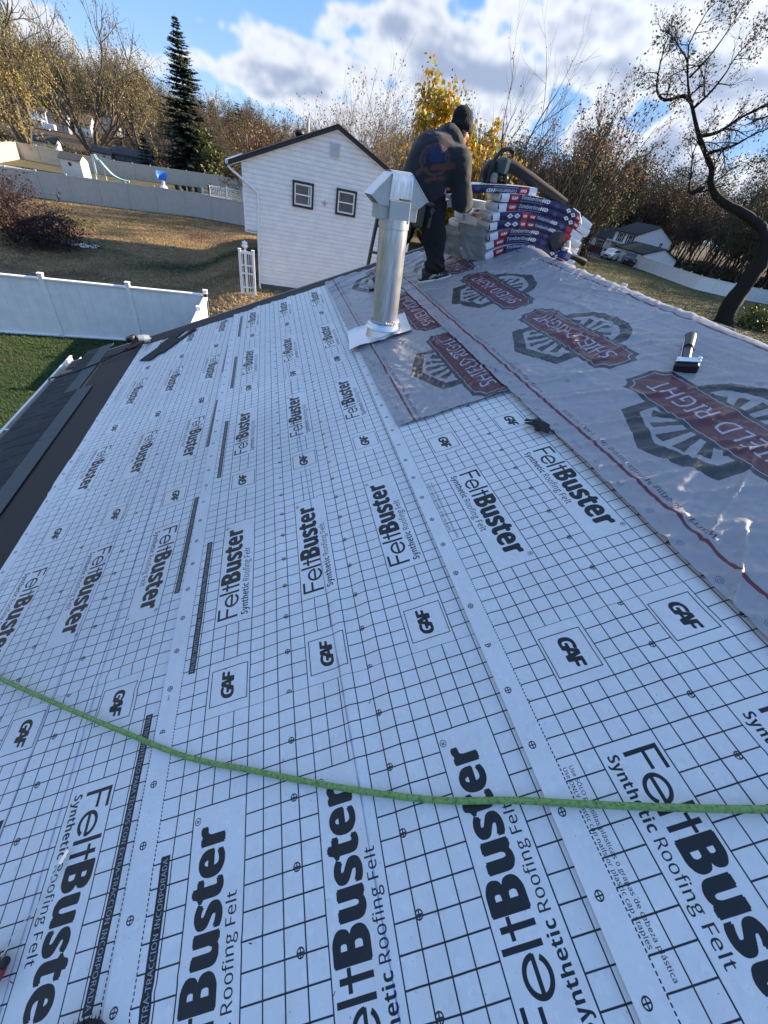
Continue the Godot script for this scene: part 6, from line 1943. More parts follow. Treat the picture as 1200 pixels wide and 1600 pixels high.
	# russet maple with many stems
	var rm := {"depth": 4, "thick": 2, "wander": 0.10, "up": 0.05, "taper": 0.45, "t0": 0.5, "spread": 0.5, "ratio": 0.42, "slim": 0.6, "fine": 0.010, "kids": [0, 3, 3, 4, 5], "scatter": 0.22}
	bare_tree("russet_maple", "many stemmed maple with thin russet leaves right of the bundles", "tree", G(30.6, -45.6), 16.0, [[Vector3(-0.24, 1, 0), 0.58, 0.16], [Vector3(-0.10, 1, 0.1), 0.62, 0.17], [Vector3(0.05, 1, 0), 0.68, 0.17], [Vector3(0.2, 1, 0.05), 0.64, 0.15], [Vector3(0.40, 1, 0.1), 0.62, 0.14], [Vector3(0.62, 1, 0.1), 0.60, 0.13], [Vector3(-0.46, 1, 0.1), 0.52, 0.12]], rm, [Color(0.30, 0.15, 0.09), Color(0.34, 0.22, 0.12), Color(0.24, 0.12, 0.09)], 1500, 0.17, M.bark_dark)
	# the dark crooked tree at the right edge
	build_crooked()
	# purple leafless shrub hanging in at the left
	var pur := {"depth": 3, "thick": 3, "wander": 0.28, "up": -0.10, "taper": 0.5, "t0": 0.2, "spread": 0.7, "ratio": 0.6, "slim": 0.6, "fine": 0.005, "kids": [0, 7, 8, 9], "scatter": 0.10}
	bare_tree("purple_shrub", "domed purple brown leafless shrub on the lawn at the left edge", "shrub", G(-12.9, -28.2), 4.1, [[Vector3(0.3, 1, 0.3), 0.5, 0.06], [Vector3(0.8, 0.8, 0.1), 0.55, 0.05], [Vector3(-0.4, 1, 0.1), 0.5, 0.05], [Vector3(0.1, 1, 0.8), 0.5, 0.05], [Vector3(0.9, 0.5, -0.5), 0.55, 0.05], [Vector3(0.6, 0.8, 0.8), 0.55, 0.05], [Vector3(1.0, 0.35, 0.4), 0.55, 0.05]], pur, [Color(0.042, 0.022, 0.024), Color(0.06, 0.032, 0.033)], 9000, 0.10, M.bark_purple)
	# yellow shrub up the bank
	bush("yellow_shrub", "yellow green shrub on the bank below the white hillside house", "shrub", G(-31.0, -88.0), bush_mesh(Vector3(1.6, 2.6, 1.4), 1600, 0.22, [Color(0.24, 0.22, 0.04), Color(0.17, 0.17, 0.035)], 8))
	bush("ivy_shrub", "leafy dark shrub round the foot of the crooked tree", "shrub", G(49.5, -33.5), bush_mesh(Vector3(3.2, 3.0, 2.6), 3000, 0.30, [Color(0.05, 0.075, 0.02), Color(0.09, 0.11, 0.03)], 8))
	bush("hedge_shrub", "clipped dark hedge in front of the right-hand house's low wing", "shrub", G(66.6, -88.2), bush_mesh(Vector3(1.6, 1.5, 2.4), 1600, 0.22, [Color(0.02, 0.03, 0.015), Color(0.03, 0.04, 0.02)], 6))
	build_woods()
func build_crooked() -> void:
	var at := G(45.7, -34.0)
	var o := thing("crooked_tree", "dark crooked tree with sinuous trunk and sparse leaves at the right", "tree", at)
	var wood := MB.new(); var twigs := MB.new(); var tips := []
	var c := {"depth": 3, "thick": 2, "wander": 0.26, "up": 0.03, "taper": 0.5, "t0": 0.25, "spread": 0.8, "ratio": 0.6, "slim": 0.62, "fine": 0.012, "kids": [0, 5, 5, 5], "scatter": 0.35}
	var main := curve([at - Vector3(0, 0.3, 0), P(45.5, -4.0, -34.4), P(45.5, -1.2, -34.4), P(45.4, 0.5, -34.7), P(44.6, 1.9, -35.6), P(43.2, 2.7, -37.2), P(41.6, 3.3, -39.0), P(40.7, 4.2, -40.0), P(40.2, 5.3, -40.5), P(39.2, 6.4, -41.4), P(38.4, 7.3, -42.1), P(37.3, 8.8, -43.1), P(36.7, 9.6, -43.6), P(36.0, 10.8, -44.2), P(35.3, 12.4, -44.8)], 4)
	var rads := []
	for i in main.size():
		var t := float(i) / (main.size() - 1)
		rads.append(lerpf(0.85, 0.62, t / 0.2) if t < 0.2 else lerpf(0.47, 0.05, pow((t - 0.2) / 0.8, 0.7)))
	wood.rough = 0.28
	wood.tube(main, rads, 18)
	var side := curve([P(45.4, 0.0, -34.6), P(46.6, 1.4, -33.6), P(48.2, 3.6, -32.4), P(49.5, 7.0, -31.5), P(49.0, 11.0, -31.8)], 4)
	wood.tube(side, [0.6, 0.6, 0.58, 0.55, 0.52, 0.5, 0.46, 0.42, 0.4, 0.36, 0.33, 0.3, 0.26, 0.22, 0.2, 0.16, 0.12], 14)
	wood.rough = 0.0
	var arms := [[P(40.4, 4.0, -40.3), [P(39.9, 3.4, -40.8), P(39.5, 3.7, -41.1), P(39.2, 4.6, -41.4)], 0.18], [P(38.4, 7.2, -42.0), [P(39.4, 7.6, -41.2), P(40.2, 8.6, -40.5), P(41.0, 9.4, -39.8)], 0.16], [P(37.1, 9.1, -43.2), [P(36.4, 9.5, -43.9), P(35.4, 9.1, -44.8), P(34.6, 9.6, -45.4), P(34.2, 10.6, -45.7)], 0.17],
		[P(39.4, 6.2, -41.2), [P(40.6, 6.9, -40.0), P(41.2, 7.6, -39.4)], 0.14], [P(37.3, 8.8, -43.1), [P(37.9, 10.0, -42.6), P(38.2, 11.2, -42.3)], 0.13], [P(36.0, 10.8, -44.2), [P(35.6, 11.6, -44.6), P(34.8, 12.2, -45.2)], 0.10], [P(36.2, 10.6, -44.0), [P(36.8, 11.8, -43.6), P(37.1, 13.0, -43.3)], 0.10],
		[P(49.0, 9.0, -31.8), [P(46.0, 10.2, -34.2), P(43.2, 10.0, -36.8), P(41.6, 9.2, -38.4)], 0.2], [P(49.0, 10.5, -31.8), [P(45.5, 13.0, -34.5), P(42.5, 14.2, -37.5), P(40.6, 14.0, -39.5)], 0.18], [P(48.5, 8.0, -32.1), [P(46.2, 8.0, -33.9), P(44.0, 7.4, -36.0)], 0.15]]
	for a in arms:
		var pts := [a[0]]
		pts.append_array(a[1])
		var cp := curve(pts, 3)
		var rr := []
		for i in cp.size(): rr.append(lerpf(a[2], a[2] * 0.35, float(i) / cp.size()))
		wood.tube(cp, rr, 7)
		for i in range(1, cp.size()):
			if i % 2: continue
			var d := Vector3(rnd(-1, 1), rnd(-0.5, 0.8), rnd(-1, 1)).normalized()
			limb(wood, twigs, tips, cp[i], d, rnd(1.4, 2.4), rr[i] * 0.6, 2, c)
		limb(wood, twigs, tips, cp[-1], (cp[-1] - cp[-2]).normalized(), rnd(1.8, 2.6), rr[-1], 3, c)
	for i in range(28, main.size(), 2):
		limb(wood, twigs, tips, main[i], Vector3(rnd(-1, 1), rnd(-0.3, 0.9), rnd(-1, 1)).normalized(), rnd(1.2, 2.4), maxf(rads[i] * 0.3, 0.03), 2, c)
	limb(wood, twigs, tips, main[-1], Vector3(-0.1, 1, -0.1).normalized(), 2.2, 0.06, 3, c)
	obj("trunk", wood, M.bark_black, o); obj("twigs", twigs, M.bark_black, o)
	var lf := MB.new()
	for k in 4600:
		var t: Array = tips[rng.randi() % tips.size()]
		leaf_quad(lf, t[0] + Vector3(rnd(-1, 1), rnd(-1, 1), rnd(-1, 1)) * 0.4, rnd(0.10, 0.24), jitter([Color(0.07, 0.075, 0.05), Color(0.10, 0.085, 0.05), Color(0.05, 0.06, 0.045)][k % 3], 0.3), 0.3)
	obj("leaves", lf, M.leaf, o)
func scatter(called: String, mesh: Mesh, m: Material, places: Array, cols: Array) -> void:
	var mm := MultiMesh.new()
	mm.transform_format = MultiMesh.TRANSFORM_3D
	mm.use_colors = cols.size() > 0
	mm.mesh = mesh; mm.instance_count = places.size()
	for i in places.size():
		mm.set_instance_transform(i, places[i])
		if cols.size(): mm.set_instance_color(i, cols[i])
	var o := MultiMeshInstance3D.new()
	o.multimesh = mm; o.material_override = m
	o.name = numbered(called); o.set_meta("kind", "stuff")
	add_child(o)
func build_woods() -> void:
	# the wood that closes the view: a few tree meshes set many times
	var c := {"depth": 3, "thick": 3, "wander": 0.14, "up": 0.08, "taper": 0.5, "t0": 0.25, "spread": 0.6, "ratio": 0.5, "slim": 0.5, "fine": 0.02, "kids": [0, 4, 5, 9], "scatter": 0.5}
	var protos := []
	for k in 6:
		var b := MB.new(); var tips := []
		b.col = Color(0.075, 0.065, 0.055) if k % 2 else Color(0.11, 0.095, 0.08)
		limb(b, b, tips, Vector3.ZERO, Vector3(rnd(-0.08, 0.08), 1, rnd(-0.08, 0.08)).normalized(), 10.5, 0.2, 3, c)
		var cols: Array = [[Color(0.10, 0.06, 0.035), Color(0.07, 0.05, 0.035)], [Color(0.13, 0.085, 0.04), Color(0.09, 0.07, 0.04)], [Color(0.09, 0.085, 0.035), Color(0.06, 0.065, 0.03)], [Color(0.15, 0.08, 0.035), Color(0.09, 0.055, 0.035)], [Color(0.055, 0.065, 0.03), Color(0.08, 0.08, 0.035)], [Color(0.08, 0.06, 0.045)]][k]
		for q in [1500, 1100, 1700, 1300, 2200, 500][k]:
			var t: Array = tips[rng.randi() % tips.size()]
			leaf_quad(b, t[0] + Vector3(rnd(-1, 1), rnd(-1, 1), rnd(-1, 1)) * 0.7, rnd(0.2, 0.45), jitter(cols[rng.randi() % cols.size()], 0.35), 0.2)
		protos.append(b.done())
	var under := MB.new()
	for q in 700:
		leaf_quad(under, Vector3(rnd(-2, 2), absf(rnd(-1.2, 1.2)) * rnd(0.3, 2.0), rnd(-2, 2)), rnd(0.2, 0.5), jitter([Color(0.08, 0.055, 0.03), Color(0.05, 0.05, 0.025), Color(0.10, 0.07, 0.035)][q % 3], 0.35), 0.0)
	for q in 22:
		under.col = Color(0.07, 0.06, 0.05)
		var p := Vector3(rnd(-1.8, 1.8), 0, rnd(-1.8, 1.8))
		under.tube([p, p + Vector3(rnd(-0.5, 0.5), rnd(2, 4.5), rnd(-0.5, 0.5))], [0.03, 0.008], 3, false)
	protos.append(under.done())
	var spots := []
	for k in 7: spots.append([])
	# right: behind the house and along its side; middle: behind the maples; left: on the hill
	for k in 900:
		var az := deg_to_rad(rnd(14.0, 72.0))
		var near := 96.0 if az > deg_to_rad(37.0) else 82.0
		var d := near + 75.0 * pow(rng.randf(), 1.4)
		if az > deg_to_rad(47.0): d = 92.0 + 60.0 * rng.randf()
		var x := sin(az) * d; var z := -cos(az) * d
		if x > 55.0 and x < 84.0 and z > -97.0 and z < -44.0: continue
		var s := rnd(0.75, 1.12) * (0.72 if az < deg_to_rad(33.0) else 1.0)
		var kind := 6 if k % 4 == 0 else rng.randi() % 6
		spots[kind].append(Transform3D(Basis(Vector3.UP, rnd(0, TAU)).scaled(Vector3(s, s * rnd(0.85, 1.1), s)), G(x, z, -0.1)))
	for k in 420:
		var az := deg_to_rad(rnd(-34.0, 8.0))
		var d := 165.0 + 70.0 * rng.randf() if az < deg_to_rad(-10.0) else rnd(130.0, 200.0)
		var x := sin(az) * d; var z := -cos(az) * d
		var s := rnd(0.5, 0.82) * (1.0 if az < deg_to_rad(-10.0) else 0.85)
		spots[6 if k % 5 == 0 else rng.randi() % 6].append(Transform3D(Basis(Vector3.UP, rnd(0, TAU)).scaled(Vector3(s, s, s)), G(x, z, -0.1)))
	# brush on the bank behind the far fence
	for k in 70:
		var x := rnd(-62, -8); var z := rnd(-108, -86)
		if x < -28 and z > -92: continue
		var s := rnd(0.3, 0.7)
		spots[6].append(Transform3D(Basis(Vector3.UP, rnd(0, TAU)).scaled(Vector3(s * 1.4, s, s * 1.4)), G(x, z, -0.1)))
	for k in 150:
		var x := rnd(-75, 10); var z := rnd(-150, -106)
		if x > -54 and x < -34 and z > -140.0: continue
		var s := rnd(0.35, 0.8)
		spots[6 if k % 3 else 1].append(Transform3D(Basis(Vector3.UP, rnd(0, TAU)).scaled(Vector3(s * 1.3, s, s * 1.3) if k % 3 else Vector3.ONE * 0.5), G(x, z, -0.1)))
	for k in 40:
		var s := rnd(0.4, 0.9)
		var x := rnd(50, 74)
		spots[6].append(Transform3D(Basis(Vector3.UP, rnd(0, TAU)).scaled(Vector3(s, s, s)), G(x + 14.0, rnd(-46, -26), -0.1)))
	for k in 7: scatter("woodland" if k < 6 else "undergrowth", protos[k], M.leaf_thick, spots[k], [])

# ---------- ground, air, light ----------
func build_ground() -> void:
	var b := MB.new()
	var n := 230
	var pts := PackedVector3Array(); var cols := PackedColorArray()
	var axis := func(t: float, c: float) -> float: return c + signf(t) * (40.0 * absf(t) + 1400.0 * pow(absf(t), 5.0))
	for j in n + 1:
		for i in n + 1:
			var x: float = axis.call(i / float(n) * 2.0 - 1.0, -2.0)
			var z: float = axis.call(j / float(n) * 2.0 - 1.0, -24.0)
			pts.append(G(x, z))
			cols.append(ground_color(x, z))
	b.sheet(pts, PackedVector2Array(), cols, n, n)
	struct("ground", b, M.turf)
func ground_color(x: float, z: float) -> Color:
	var a := nz.get_noise_2d(x * 9.0, z * 9.0)
	var f := nz.get_noise_2d(x * 60.0, z * 60.0)
	var green := Color(0.036, 0.075, 0.016)
	var tan := Color(0.44, 0.30, 0.15).lerp(Color(0.31, 0.22, 0.11), 0.5 + 0.5 * f)
	var c := tan
	c = c.lerp(Color(0.13, 0.13, 0.05), smooth(0.05, 0.5, a + 0.25 * f) * 0.7)
	c = c.lerp(Color(0.12, 0.06, 0.04), smooth(0.2, 0.6, nz.get_noise_2d(x * 14.0 + 400.0, z * 14.0)) * 0.5)
	if z > -45.0 and x < 3.0: c = c.lerp(Color(0.035, 0.075, 0.022), smooth(0.25, 0.0, absf(z + 27.5 + (x + 3.0) * 0.3) / 9.0) * smooth(-9.0, -5.0, x))
	# our own lawn inside the white fence
	c = c.lerp(green.lerp(Color(0.052, 0.092, 0.02), smooth(-0.2, 0.5, f)).lerp(Color(0.058, 0.062, 0.022), smooth(0.2, 0.6, a)), smooth(-16.4, -15.6, z) * smooth(-1.0, -2.4, x))
	# the yard round the pool, and the bank above
	if x < 12.0:
		c = c.lerp(Color(0.23, 0.19, 0.11).lerp(Color(0.12, 0.13, 0.05), 0.5 + 0.5 * f), smooth(-47.5, -49.0, z))
		c = c.lerp(Color(0.085, 0.06, 0.035).lerp(Color(0.14, 0.10, 0.055), 0.5 + 0.5 * f), smooth(-81.5, -84.0, z))
	# right-hand lawn
	if x > 8.0:
		var g := Color(0.24, 0.20, 0.075).lerp(Color(0.13, 0.145, 0.045), 0.5 + 0.6 * f)
		g = g.lerp(Color(0.10, 0.10, 0.04), smooth(0.0, 0.5, a))
		c = c.lerp(g, smooth(8.0, 14.0, x))
		c = c.lerp(Color(0.055, 0.042, 0.026), smooth(90.0, 97.0, sqrt(x * x + z * z)))
	return c
func build_grass() -> void:
	var tuft := MB.new()
	for k in 7:
		var a := rnd(0, TAU)
		var d := Vector3(cos(a), 0, sin(a))
		var p := d * rnd(0, 0.03)
		var w := d.cross(Vector3.UP) * 0.004
		var h := rnd(0.035, 0.065)
		var t := p + Vector3.UP * h + d * rnd(0.01, 0.04)
		tuft.tri(p - w, p + w, t)
	var tm := tuft.done()
	var near := []; var nc := []
	for k in 70000:
		var x := rnd(-17.0, -2.6); var z := rnd(-15.5, 3.0)
		var s := rnd(0.8, 1.5)
		near.append(Transform3D(Basis(Vector3.UP, rnd(0, TAU)).scaled(Vector3(s, s, s)), G(x, z)))
		nc.append(jitter(ground_color(x, z) * 1.05, 0.3))
	scatter("grass", tm, M.blade, near, nc)
	near = []; nc = []
	for k in 60000:
		var x := rnd(-26.0, 0.5); var z := rnd(-47.0, -16.5)
		var s := rnd(1.2, 2.4)
		near.append(Transform3D(Basis(Vector3.UP, rnd(0, TAU)).scaled(Vector3(s * 1.3, s * 0.75, s * 1.3)), G(x, z)))
		nc.append(jitter(ground_color(x, z), 0.35))
	scatter("dry_grass", tm, M.blade, near, nc)
	near = []; nc = []
	for k in 40000:
		var x := rnd(22.0, 66.0); var z := rnd(-72.0, -22.0)
		var s := rnd(1.6, 3.2)
		near.append(Transform3D(Basis(Vector3.UP, rnd(0, TAU)).scaled(Vector3(s * 1.4, s * 0.7, s * 1.4)), G(x, z)))
		nc.append(jitter(ground_color(x, z), 0.35))
	scatter("lawn_grass", tm, M.blade, near, nc)
	var lb := MB.new()
	lb.col = Color.WHITE
	lb.quad(Vector3(-0.05, 0.01, 0), Vector3(0, 0.02, 0.035), Vector3(0.055, 0.008, 0), Vector3(0, 0.025, -0.035))
	near = []; nc = []
	for k in 5200:
		var x := rnd(-24.0, 0.0); var z := rnd(-46.5, -16.8)
		if k % 4 == 0:
			x = rnd(22.0, 62.0); z = rnd(-66.0, -24.0)
		var s := rnd(0.8, 1.7)
		near.append(Transform3D(Basis(Vector3.UP, rnd(0, TAU)).scaled(Vector3(s, s, s)), G(x, z, 0.03)))
		nc.append(jitter([Color(0.22, 0.11, 0.05), Color(0.30, 0.20, 0.10), Color(0.14, 0.06, 0.04)][k % 3], 0.3))
	scatter("fallen_leaves", lb.done(), M.leaf, near, nc)

func sky_texture() -> ImageTexture:
	var w := 1536
	var h := 768
	var n1 := FastNoiseLite.new(); n1.seed = 11; n1.frequency = 1.0; n1.fractal_octaves = 6; n1.fractal_gain = 0.55
	var n2 := FastNoiseLite.new(); n2.seed = 23; n2.frequency = 1.0; n2.fractal_octaves = 5
	var im := Image.create(w, h, false, Image.FORMAT_RGBF)
	# openings and heaps of the cloud field: azimuth right of the view's forward direction, elevation, sizes, amount
	var shape := [[0.5, 10.5, 4.5, 2.6, -0.75], [-9.0, 8.0, 9.0, 3.0, -0.85], [18.5, 12.8, 2.6, 2.0, -0.7], [29.3, 6.9, 2.0, 2.4, -0.7], [37.6, 8.6, 2.0, 2.0, -0.7], [-3.5, 1.5, 5.0, 1.6, -0.5], [27.0, 3.0, 5.0, 2.0, -0.45], [46.5, 7.6, 4.0, 1.6, -0.4],
		[-4.5, 5.8, 4.0, 2.4, 0.4], [3.0, 5.5, 6.0, 2.6, 0.5], [14.0, 9.5, 5.0, 3.0, 0.55], [31.0, 11.0, 8.0, 4.0, 0.6], [42.0, 10.0, 6.0, 3.0, 0.4], [38.0, 5.0, 5.0, 1.6, 0.5], [48.0, 5.0, 4.0, 2.0, 0.4], [21.5, 8.5, 3.0, 2.6, 0.35]]
	for y in h:
		var el := PI * (0.5 - (y + 0.5) / h)
		var ce := cos(el); var se := sin(el)
		var eld := rad_to_deg(el)
		for x in w:
			var az := TAU * ((x + 0.5) / w)
			if az > PI: az -= TAU
			if se < -0.02:
				im.set_pixel(x, y, Color(0.10, 0.09, 0.075))
				continue
			var azd := rad_to_deg(az)
			var d := Vector3(sin(az) * ce, se, -cos(az) * ce)
			# the cloud layer is seen on a slanting plane, so it flattens towards the horizon
			var k := 1.0 / (se + 0.22)
			var q := Vector3(d.x * k, d.z * k, 0) * 1.15
			var v := n1.get_noise_2d(q.x * 1.3 + 3.0, q.y * 1.3) * 0.8 + 0.30 - 0.28 * smooth(18.0, 45.0, eld) - 0.22 * smooth(70.0, 120.0, absf(azd - 14.0))
			v += n2.get_noise_2d(azd * 0.16, eld * 0.30) * 0.35
			if absf(azd - 14.0) < 60.0 and eld < 30.0:
				for s in shape:
					var e := pow((azd - s[0]) / s[2], 2.0) + pow((eld - s[1]) / s[3], 2.0)
					if e < 6.0: v += s[4] * exp(-e) * (1.25 if s[4] < 0.0 else 0.8)
			v += n1.get_noise_2d(azd * 0.42 + 9.0, eld * 0.75) * 0.26
			var cov := smooth(0.02, 0.30, v)
			var blue := Color(0.11, 0.27, 0.58).lerp(Color(0.36, 0.53, 0.74), pow(1.0 - clampf(se, 0, 1), 7.0))
			# thick parts are grey blue below, edges and sunward side bright
			var body := smooth(0.25, 0.95, v + 0.25 * n2.get_noise_2d(q.x * 2.2 + 40.0, q.y * 2.2))
			var sunward := clampf(d.dot(sun_dir), 0.0, 1.0)
			var lit := Color(0.58, 0.61, 0.67) * (0.94 + 0.45 * pow(sunward, 5.0))
			var grey := Color(0.185, 0.25, 0.385) * (0.95 + 0.3 * pow(sunward, 4.0))
			var cl := lit.lerp(grey, body * 0.85)
			var c := blue.lerp(cl, cov)
			c += Color(0.22, 0.20, 0.17) * pow(sunward, 10.0)
			im.set_pixel(x, y, Color(c.r, c.g, c.b))
	return ImageTexture.create_from_image(im)
var sun_dir := Vector3(1.50, 0.604, -0.16).normalized()

func _ready() -> void:
	rng.seed = 20240; nz.seed = 5; nz.frequency = 0.01; nz.fractal_octaves = 3; nf.seed = 9; nf.frequency = 0.02; nf.fractal_octaves = 2
	var cam := Camera3D.new()
	cam.name = "camera"
	cam.transform = Transform3D(Basis(Vector3(0.96184429, 0.16602389, 0.21746639), Vector3(0.02523034, 0.73763003, -0.67473355), Vector3(-0.27243163, 0.65447536, 0.70529639)).orthonormalized(), Vector3(0, EYE, 0))
	cam.fov = 106.26; cam.near = 0.05; cam.far = 4000.0
	add_child(cam)
	cam.current = true
	var we := WorldEnvironment.new()
	we.name = "world_environment"
	var env := Environment.new()
	env.background_mode = Environment.BG_SKY
	var sky := Sky.new()
	var sm := PanoramaSkyMaterial.new()
	sm.panorama = sky_texture()
	sm.energy_multiplier = SKY_ENERGY
	sky.sky_material = sm
	env.sky = sky
	env.tonemap_mode = Environment.TONE_MAPPER_LINEAR
	env.tonemap_exposure = EXPOSURE
	env.sdfgi_enabled = true; env.ssao_enabled = true; env.ssil_enabled = true
	we.environment = env
	add_child(we)
	var sun := DirectionalLight3D.new()
	sun.name = "sun"
	sun.light_energy = 1.6; sun.light_color = Color(1.0, 0.91, 0.78); sun.light_angular_distance = 0.5; sun.shadow_enabled = true
	sun.transform = Transform3D(Basis.looking_at(-sun_dir, Vector3.UP), Vector3(0, 40, 0))
	add_child(sun)
	fonts(); materials()
	build_ground()
	build_house()
	build_neighbour()
	build_fences()
	build_far()
	build_trees()
	build_grass()
	build_vent()
	build_bundles()
	build_blower()
	build_tools()
	build_worker()
const EXPOSURE := 2.75
const SKY_ENERGY := 0.62
func fonts() -> void:
	var r := SystemFont.new(); r.font_names = PackedStringArray(["Droid Sans"])
	var b := SystemFont.new(); b.font_names = PackedStringArray(["Droid Sans"]); b.font_weight = 700
	var s := SystemFont.new(); s.font_names = PackedStringArray(["Droid Serif"]); s.font_weight = 700
	var hv := SystemFont.new(); hv.font_names = PackedStringArray(["Droid Sans"]); hv.font_weight = 700; hv.set_meta("fat", 0.045)
	F_REG = r; F_BOLD = b; F_SERIF = s; F_HEAVY = hv
func materials() -> void:
	var grain := noise_tex(512, 0.02, [Color(0.72, 0.72, 0.72), Color(1, 1, 1)], 5, 3)
	var fine := noise_tex(512, 0.08, [Color(0.6, 0.6, 0.6), Color(1, 1, 1)], 4, 4)
	var streak := noise_tex(512, 0.012, [Color(0.93, 0.93, 0.93), Color(1, 1, 1)], 5, 6)
	var bump := noise_tex(512, 0.05, [], 4, 8, FastNoiseLite.TYPE_SIMPLEX, true, 5.0)
	var coarse := noise_tex(512, 0.2, [Color(0.45, 0.45, 0.45), Color(1.0, 1.0, 1.0)], 3, 12)
	M.vinyl = grained(lin(0.86, 0.87, 0.88), 0.42, streak, 0.35)
	M.siding = [grained(lin(0.85, 0.86, 0.88), 0.5, streak, 0.30), grained(lin(0.87, 0.88, 0.89), 0.5, streak, 0.4), grained(lin(0.86, 0.87, 0.885), 0.5, streak, 0.25)]
	M.siding_cream = grained(lin(0.6, 0.58, 0.52), 0.6, streak, 0.3)
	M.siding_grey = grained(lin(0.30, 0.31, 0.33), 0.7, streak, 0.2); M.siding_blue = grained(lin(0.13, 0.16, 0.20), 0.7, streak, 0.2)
	M.beige = grained(lin(0.50, 0.47, 0.42), 0.5, streak, 0.3); M.beige_light = grained(lin(0.66, 0.64, 0.58), 0.6, streak, 0.3)
	M.white_metal = grained(lin(0.75, 0.76, 0.76), 0.4, streak, 0.8)
	M.wood = grained(lin(0.35, 0.25, 0.15), 0.8, grain, 0.8)
	M.shingle = grained(lin(0.17, 0.185, 0.183), 0.9, coarse, 5.0, true, bump, 0.8); M.shingle_dark = grained(lin(0.045, 0.047, 0.05), 0.9, coarse, 4.0); M.shingle_plain = grained(lin(0.045, 0.045, 0.048), 0.9, coarse, 6.0, false, bump, 0.7)
	M.shingle_grey = grained(lin(0.15, 0.15, 0.16), 0.9, coarse, 3.0); M.tan_roof = grained(lin(0.27, 0.20, 0.13), 0.9, coarse, 3.0); M.slate = grained(lin(0.16, 0.20, 0.28), 0.8, coarse, 3.0)
	M.membrane = grained(lin(0.030, 0.027, 0.027), 0.75, fine, 3.0, false, bump, 0.4)
	M.drip = grained(lin(0.18, 0.17, 0.15), 0.5, streak, 2.0); M.drip_tan = mat(lin(0.35, 0.33, 0.27), 0.5)
	var ck := mat(Color(0.10, 0.14, 0.55, 0.40), 0.95); ck.transparency = BaseMaterial3D.TRANSPARENCY_ALPHA; M.chalk = ck
	var gr := noise_tex(512, 0.015, [Color(0.78, 0.78, 0.78), Color(1, 1, 1)], 5, 21)
	M.galv = mat(lin(0.80, 0.82, 0.84), 0.24, 0.9); M.galv.albedo_texture = gr; M.galv.uv1_triplanar = true; M.galv.uv1_scale = Vector3(7, 0.7, 7); M.galv.roughness_texture = noise_tex(256, 0.03, [Color(0.6, 0.6, 0.6), Color(1, 1, 1)], 4, 22); M.galv.roughness = 0.42
	M.galv_dull = mat(lin(0.50, 0.53, 0.52), 0.5, 0.55); M.galv_dull.albedo_texture = streak; M.galv_dull.uv1_triplanar = true
	M.flash = mat(lin(0.70, 0.72, 0.75), 0.30, 0.85); M.flash.normal_enabled = true; M.flash.normal_texture = bump; M.flash.normal_scale = 0.25; M.flash.uv1_triplanar = true; M.flash.uv1_scale = Vector3.ONE * 3.0
	M.sealant = mat(lin(0.45, 0.46, 0.48), 0.3, 0.3)
	M.chrome = mat(lin(0.75, 0.76, 0.78), 0.16, 1.0); M.dark_steel = mat(lin(0.10, 0.10, 0.115), 0.35, 0.7)
	M.black = grained(lin(0.009, 0.009, 0.011), 0.5, fine, 4.0); M.black_trim = mat(lin(0.016, 0.018, 0.026), 0.55); M.rubber = mat(lin(0.012, 0.012, 0.013), 0.8)
	M.grip = mat(lin(0.028, 0.036, 0.036), 0.42); M.teal = mat(lin(0.012, 0.055, 0.065), 0.35); M.teal_dim = mat(lin(0.05, 0.13, 0.14), 0.6)
	M.grey_plastic = mat(lin(0.22, 0.19, 0.18), 0.5); M.blue_tool = mat(lin(0.012, 0.035, 0.16), 0.4); M.blue_plastic = mat(lin(0.03, 0.16, 0.50), 0.4); M.red_plastic = mat(lin(0.24, 0.016, 0.026), 0.35); M.red_dim = mat(lin(0.10, 0.02, 0.035), 0.7)
	M.turquoise = mat(lin(0.30, 0.62, 0.62), 0.4); M.turquoise_pale = mat(lin(0.5, 0.72, 0.74), 0.4)
	M.wrap_white = mat(lin(0.72, 0.74, 0.77), 0.32); M.wrap_white.normal_enabled = true; M.wrap_white.normal_texture = bump; M.wrap_white.normal_scale = 0.5; M.wrap_white.uv1_triplanar = true; M.wrap_white.uv1_scale = Vector3.ONE * 3.5
	M.grey_film = mat(lin(0.24, 0.25, 0.26), 0.42); M.grey_film.normal_enabled = true; M.grey_film.normal_texture = bump; M.grey_film.normal_scale = 0.6; M.grey_film.uv1_triplanar = true; M.grey_film.uv1_scale = Vector3.ONE * 2.0
	M.hose = grained(lin(0.19, 0.34, 0.085), 0.45, noise_tex(512, 0.03, [Color(0.35, 0.33, 0.3), Color(1, 1, 1), Color(1, 1, 1)], 4, 31), 5.0)
	M.string = mat(lin(0.62, 0.62, 0.60), 0.7); M.brown_bit = mat(lin(0.12, 0.06, 0.035), 0.8); M.ladder = mat(lin(0.055, 0.06, 0.07), 0.45, 0.3)
	M.skin = mat(Color.WHITE, 0.5, 0.0, true); M.skin.subsurf_scatter_enabled = true; M.skin.subsurf_scatter_strength = 0.12
	M.cloth = grained(Color.WHITE, 0.92, fine, 9.0, true, bump, 0.5); M.cloth.rim_enabled = true; M.cloth.rim = 0.25
	M.black_cloth = grained(lin(0.0075, 0.0075, 0.009), 0.95, fine, 9.0, false, bump, 0.4); M.knit = grained(lin(0.009, 0.010, 0.013), 0.95, fine, 16.0, false, bump, 0.6); M.hair = mat(lin(0.02, 0.015, 0.012), 0.6); M.eye = mat(lin(0.5, 0.5, 0.5), 0.2)
	M.shoe = mat(Color.WHITE, 0.55, 0.0, true); M.sole = mat(lin(0.6, 0.59, 0.56), 0.6); M.leather = grained(lin(0.085, 0.075, 0.062), 0.7, fine, 6.0)
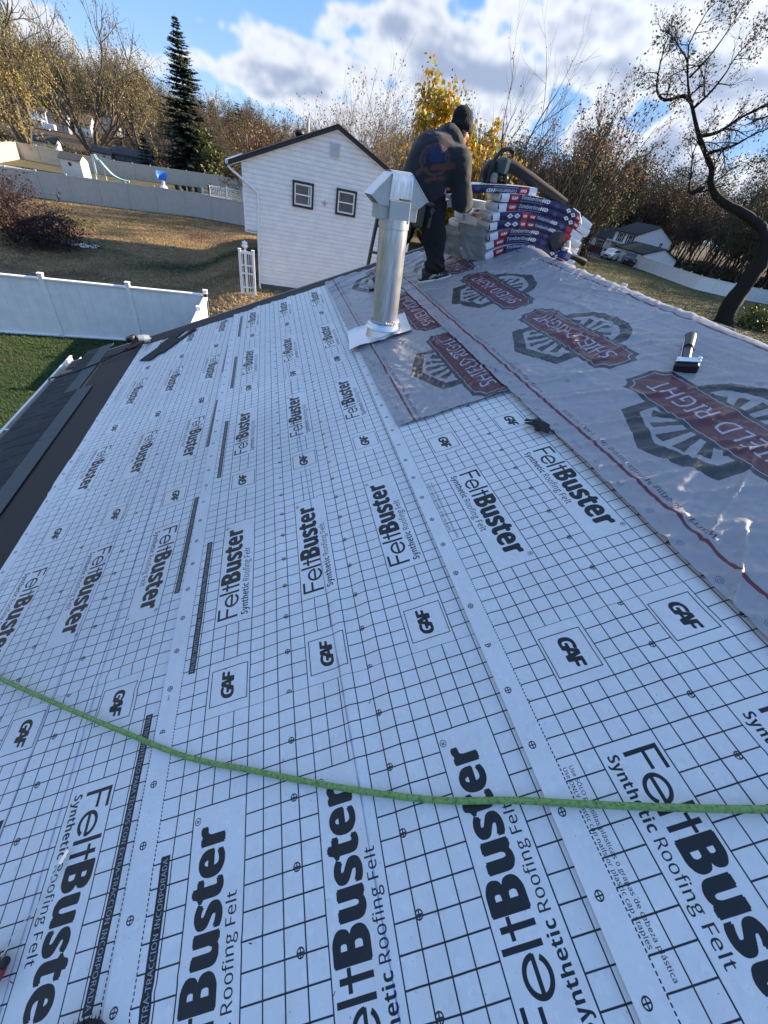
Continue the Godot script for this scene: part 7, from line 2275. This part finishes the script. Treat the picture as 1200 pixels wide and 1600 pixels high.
	M.glass = mat(Color(0.6, 0.65, 0.7, 0.12), 0.04); M.glass.transparency = BaseMaterial3D.TRANSPARENCY_ALPHA
	M.glass_dark = mat(lin(0.02, 0.023, 0.028), 0.08); M.dark_room = mat(lin(0.02, 0.022, 0.025), 0.9); M.blind = mat(lin(0.10, 0.11, 0.10), 0.8); M.lamp_glass = mat(lin(0.7, 0.7, 0.7), 0.1, 0.6); M.vent_grey = mat(lin(0.62, 0.65, 0.68), 0.6)
	M.concrete_dark = grained(lin(0.16, 0.16, 0.165), 0.9, grain, 1.0); M.coping = grained(lin(0.52, 0.50, 0.45), 0.85, grain, 0.8); M.asphalt = grained(lin(0.07, 0.07, 0.075), 0.9, grain, 0.8); M.brick_dim = grained(lin(0.16, 0.07, 0.05), 0.9, grain, 1.0)
	M.car_white = mat(lin(0.72, 0.73, 0.74), 0.2); M.car_white.clearcoat_enabled = true; M.car_black = mat(lin(0.012, 0.012, 0.014), 0.15); M.car_black.clearcoat_enabled = true
	M.bark_grey = grained(lin(0.16, 0.135, 0.105), 0.9, grain, 2.0); M.bark_dark = grained(lin(0.065, 0.05, 0.042), 0.9, grain, 2.0); M.bark_pale = grained(lin(0.30, 0.25, 0.21), 0.9, grain, 2.0); M.bark_black = grained(lin(0.013, 0.012, 0.012), 0.9, coarse, 1.6, false, bump, 1.0); M.bark_purple = mat(lin(0.055, 0.034, 0.034), 0.9)
	var lf := mat(Color.WHITE, 0.6, 0.0, true); lf.backlight_enabled = true; lf.backlight = Color(0.75, 0.72, 0.5); lf.cull_mode = BaseMaterial3D.CULL_DISABLED; M.leaf = lf
	var lt := mat(Color.WHITE, 0.8, 0.0, true); lt.backlight_enabled = true; lt.backlight = Color(0.35, 0.32, 0.25); lt.cull_mode = BaseMaterial3D.CULL_DISABLED; M.leaf_thick = lt
	var nd := mat(Color.WHITE, 0.8, 0.0, true); nd.cull_mode = BaseMaterial3D.CULL_DISABLED; M.needle = nd
	var bl := mat(Color.WHITE, 0.7, 0.0, true); bl.cull_mode = BaseMaterial3D.CULL_DISABLED; M.blade = bl
	M.turf = grained(Color.WHITE, 0.95, noise_tex(1024, 0.03, [Color(0.45, 0.45, 0.45), Color(1, 1, 1)], 6, 41), 0.55, true, bump, 1.0)
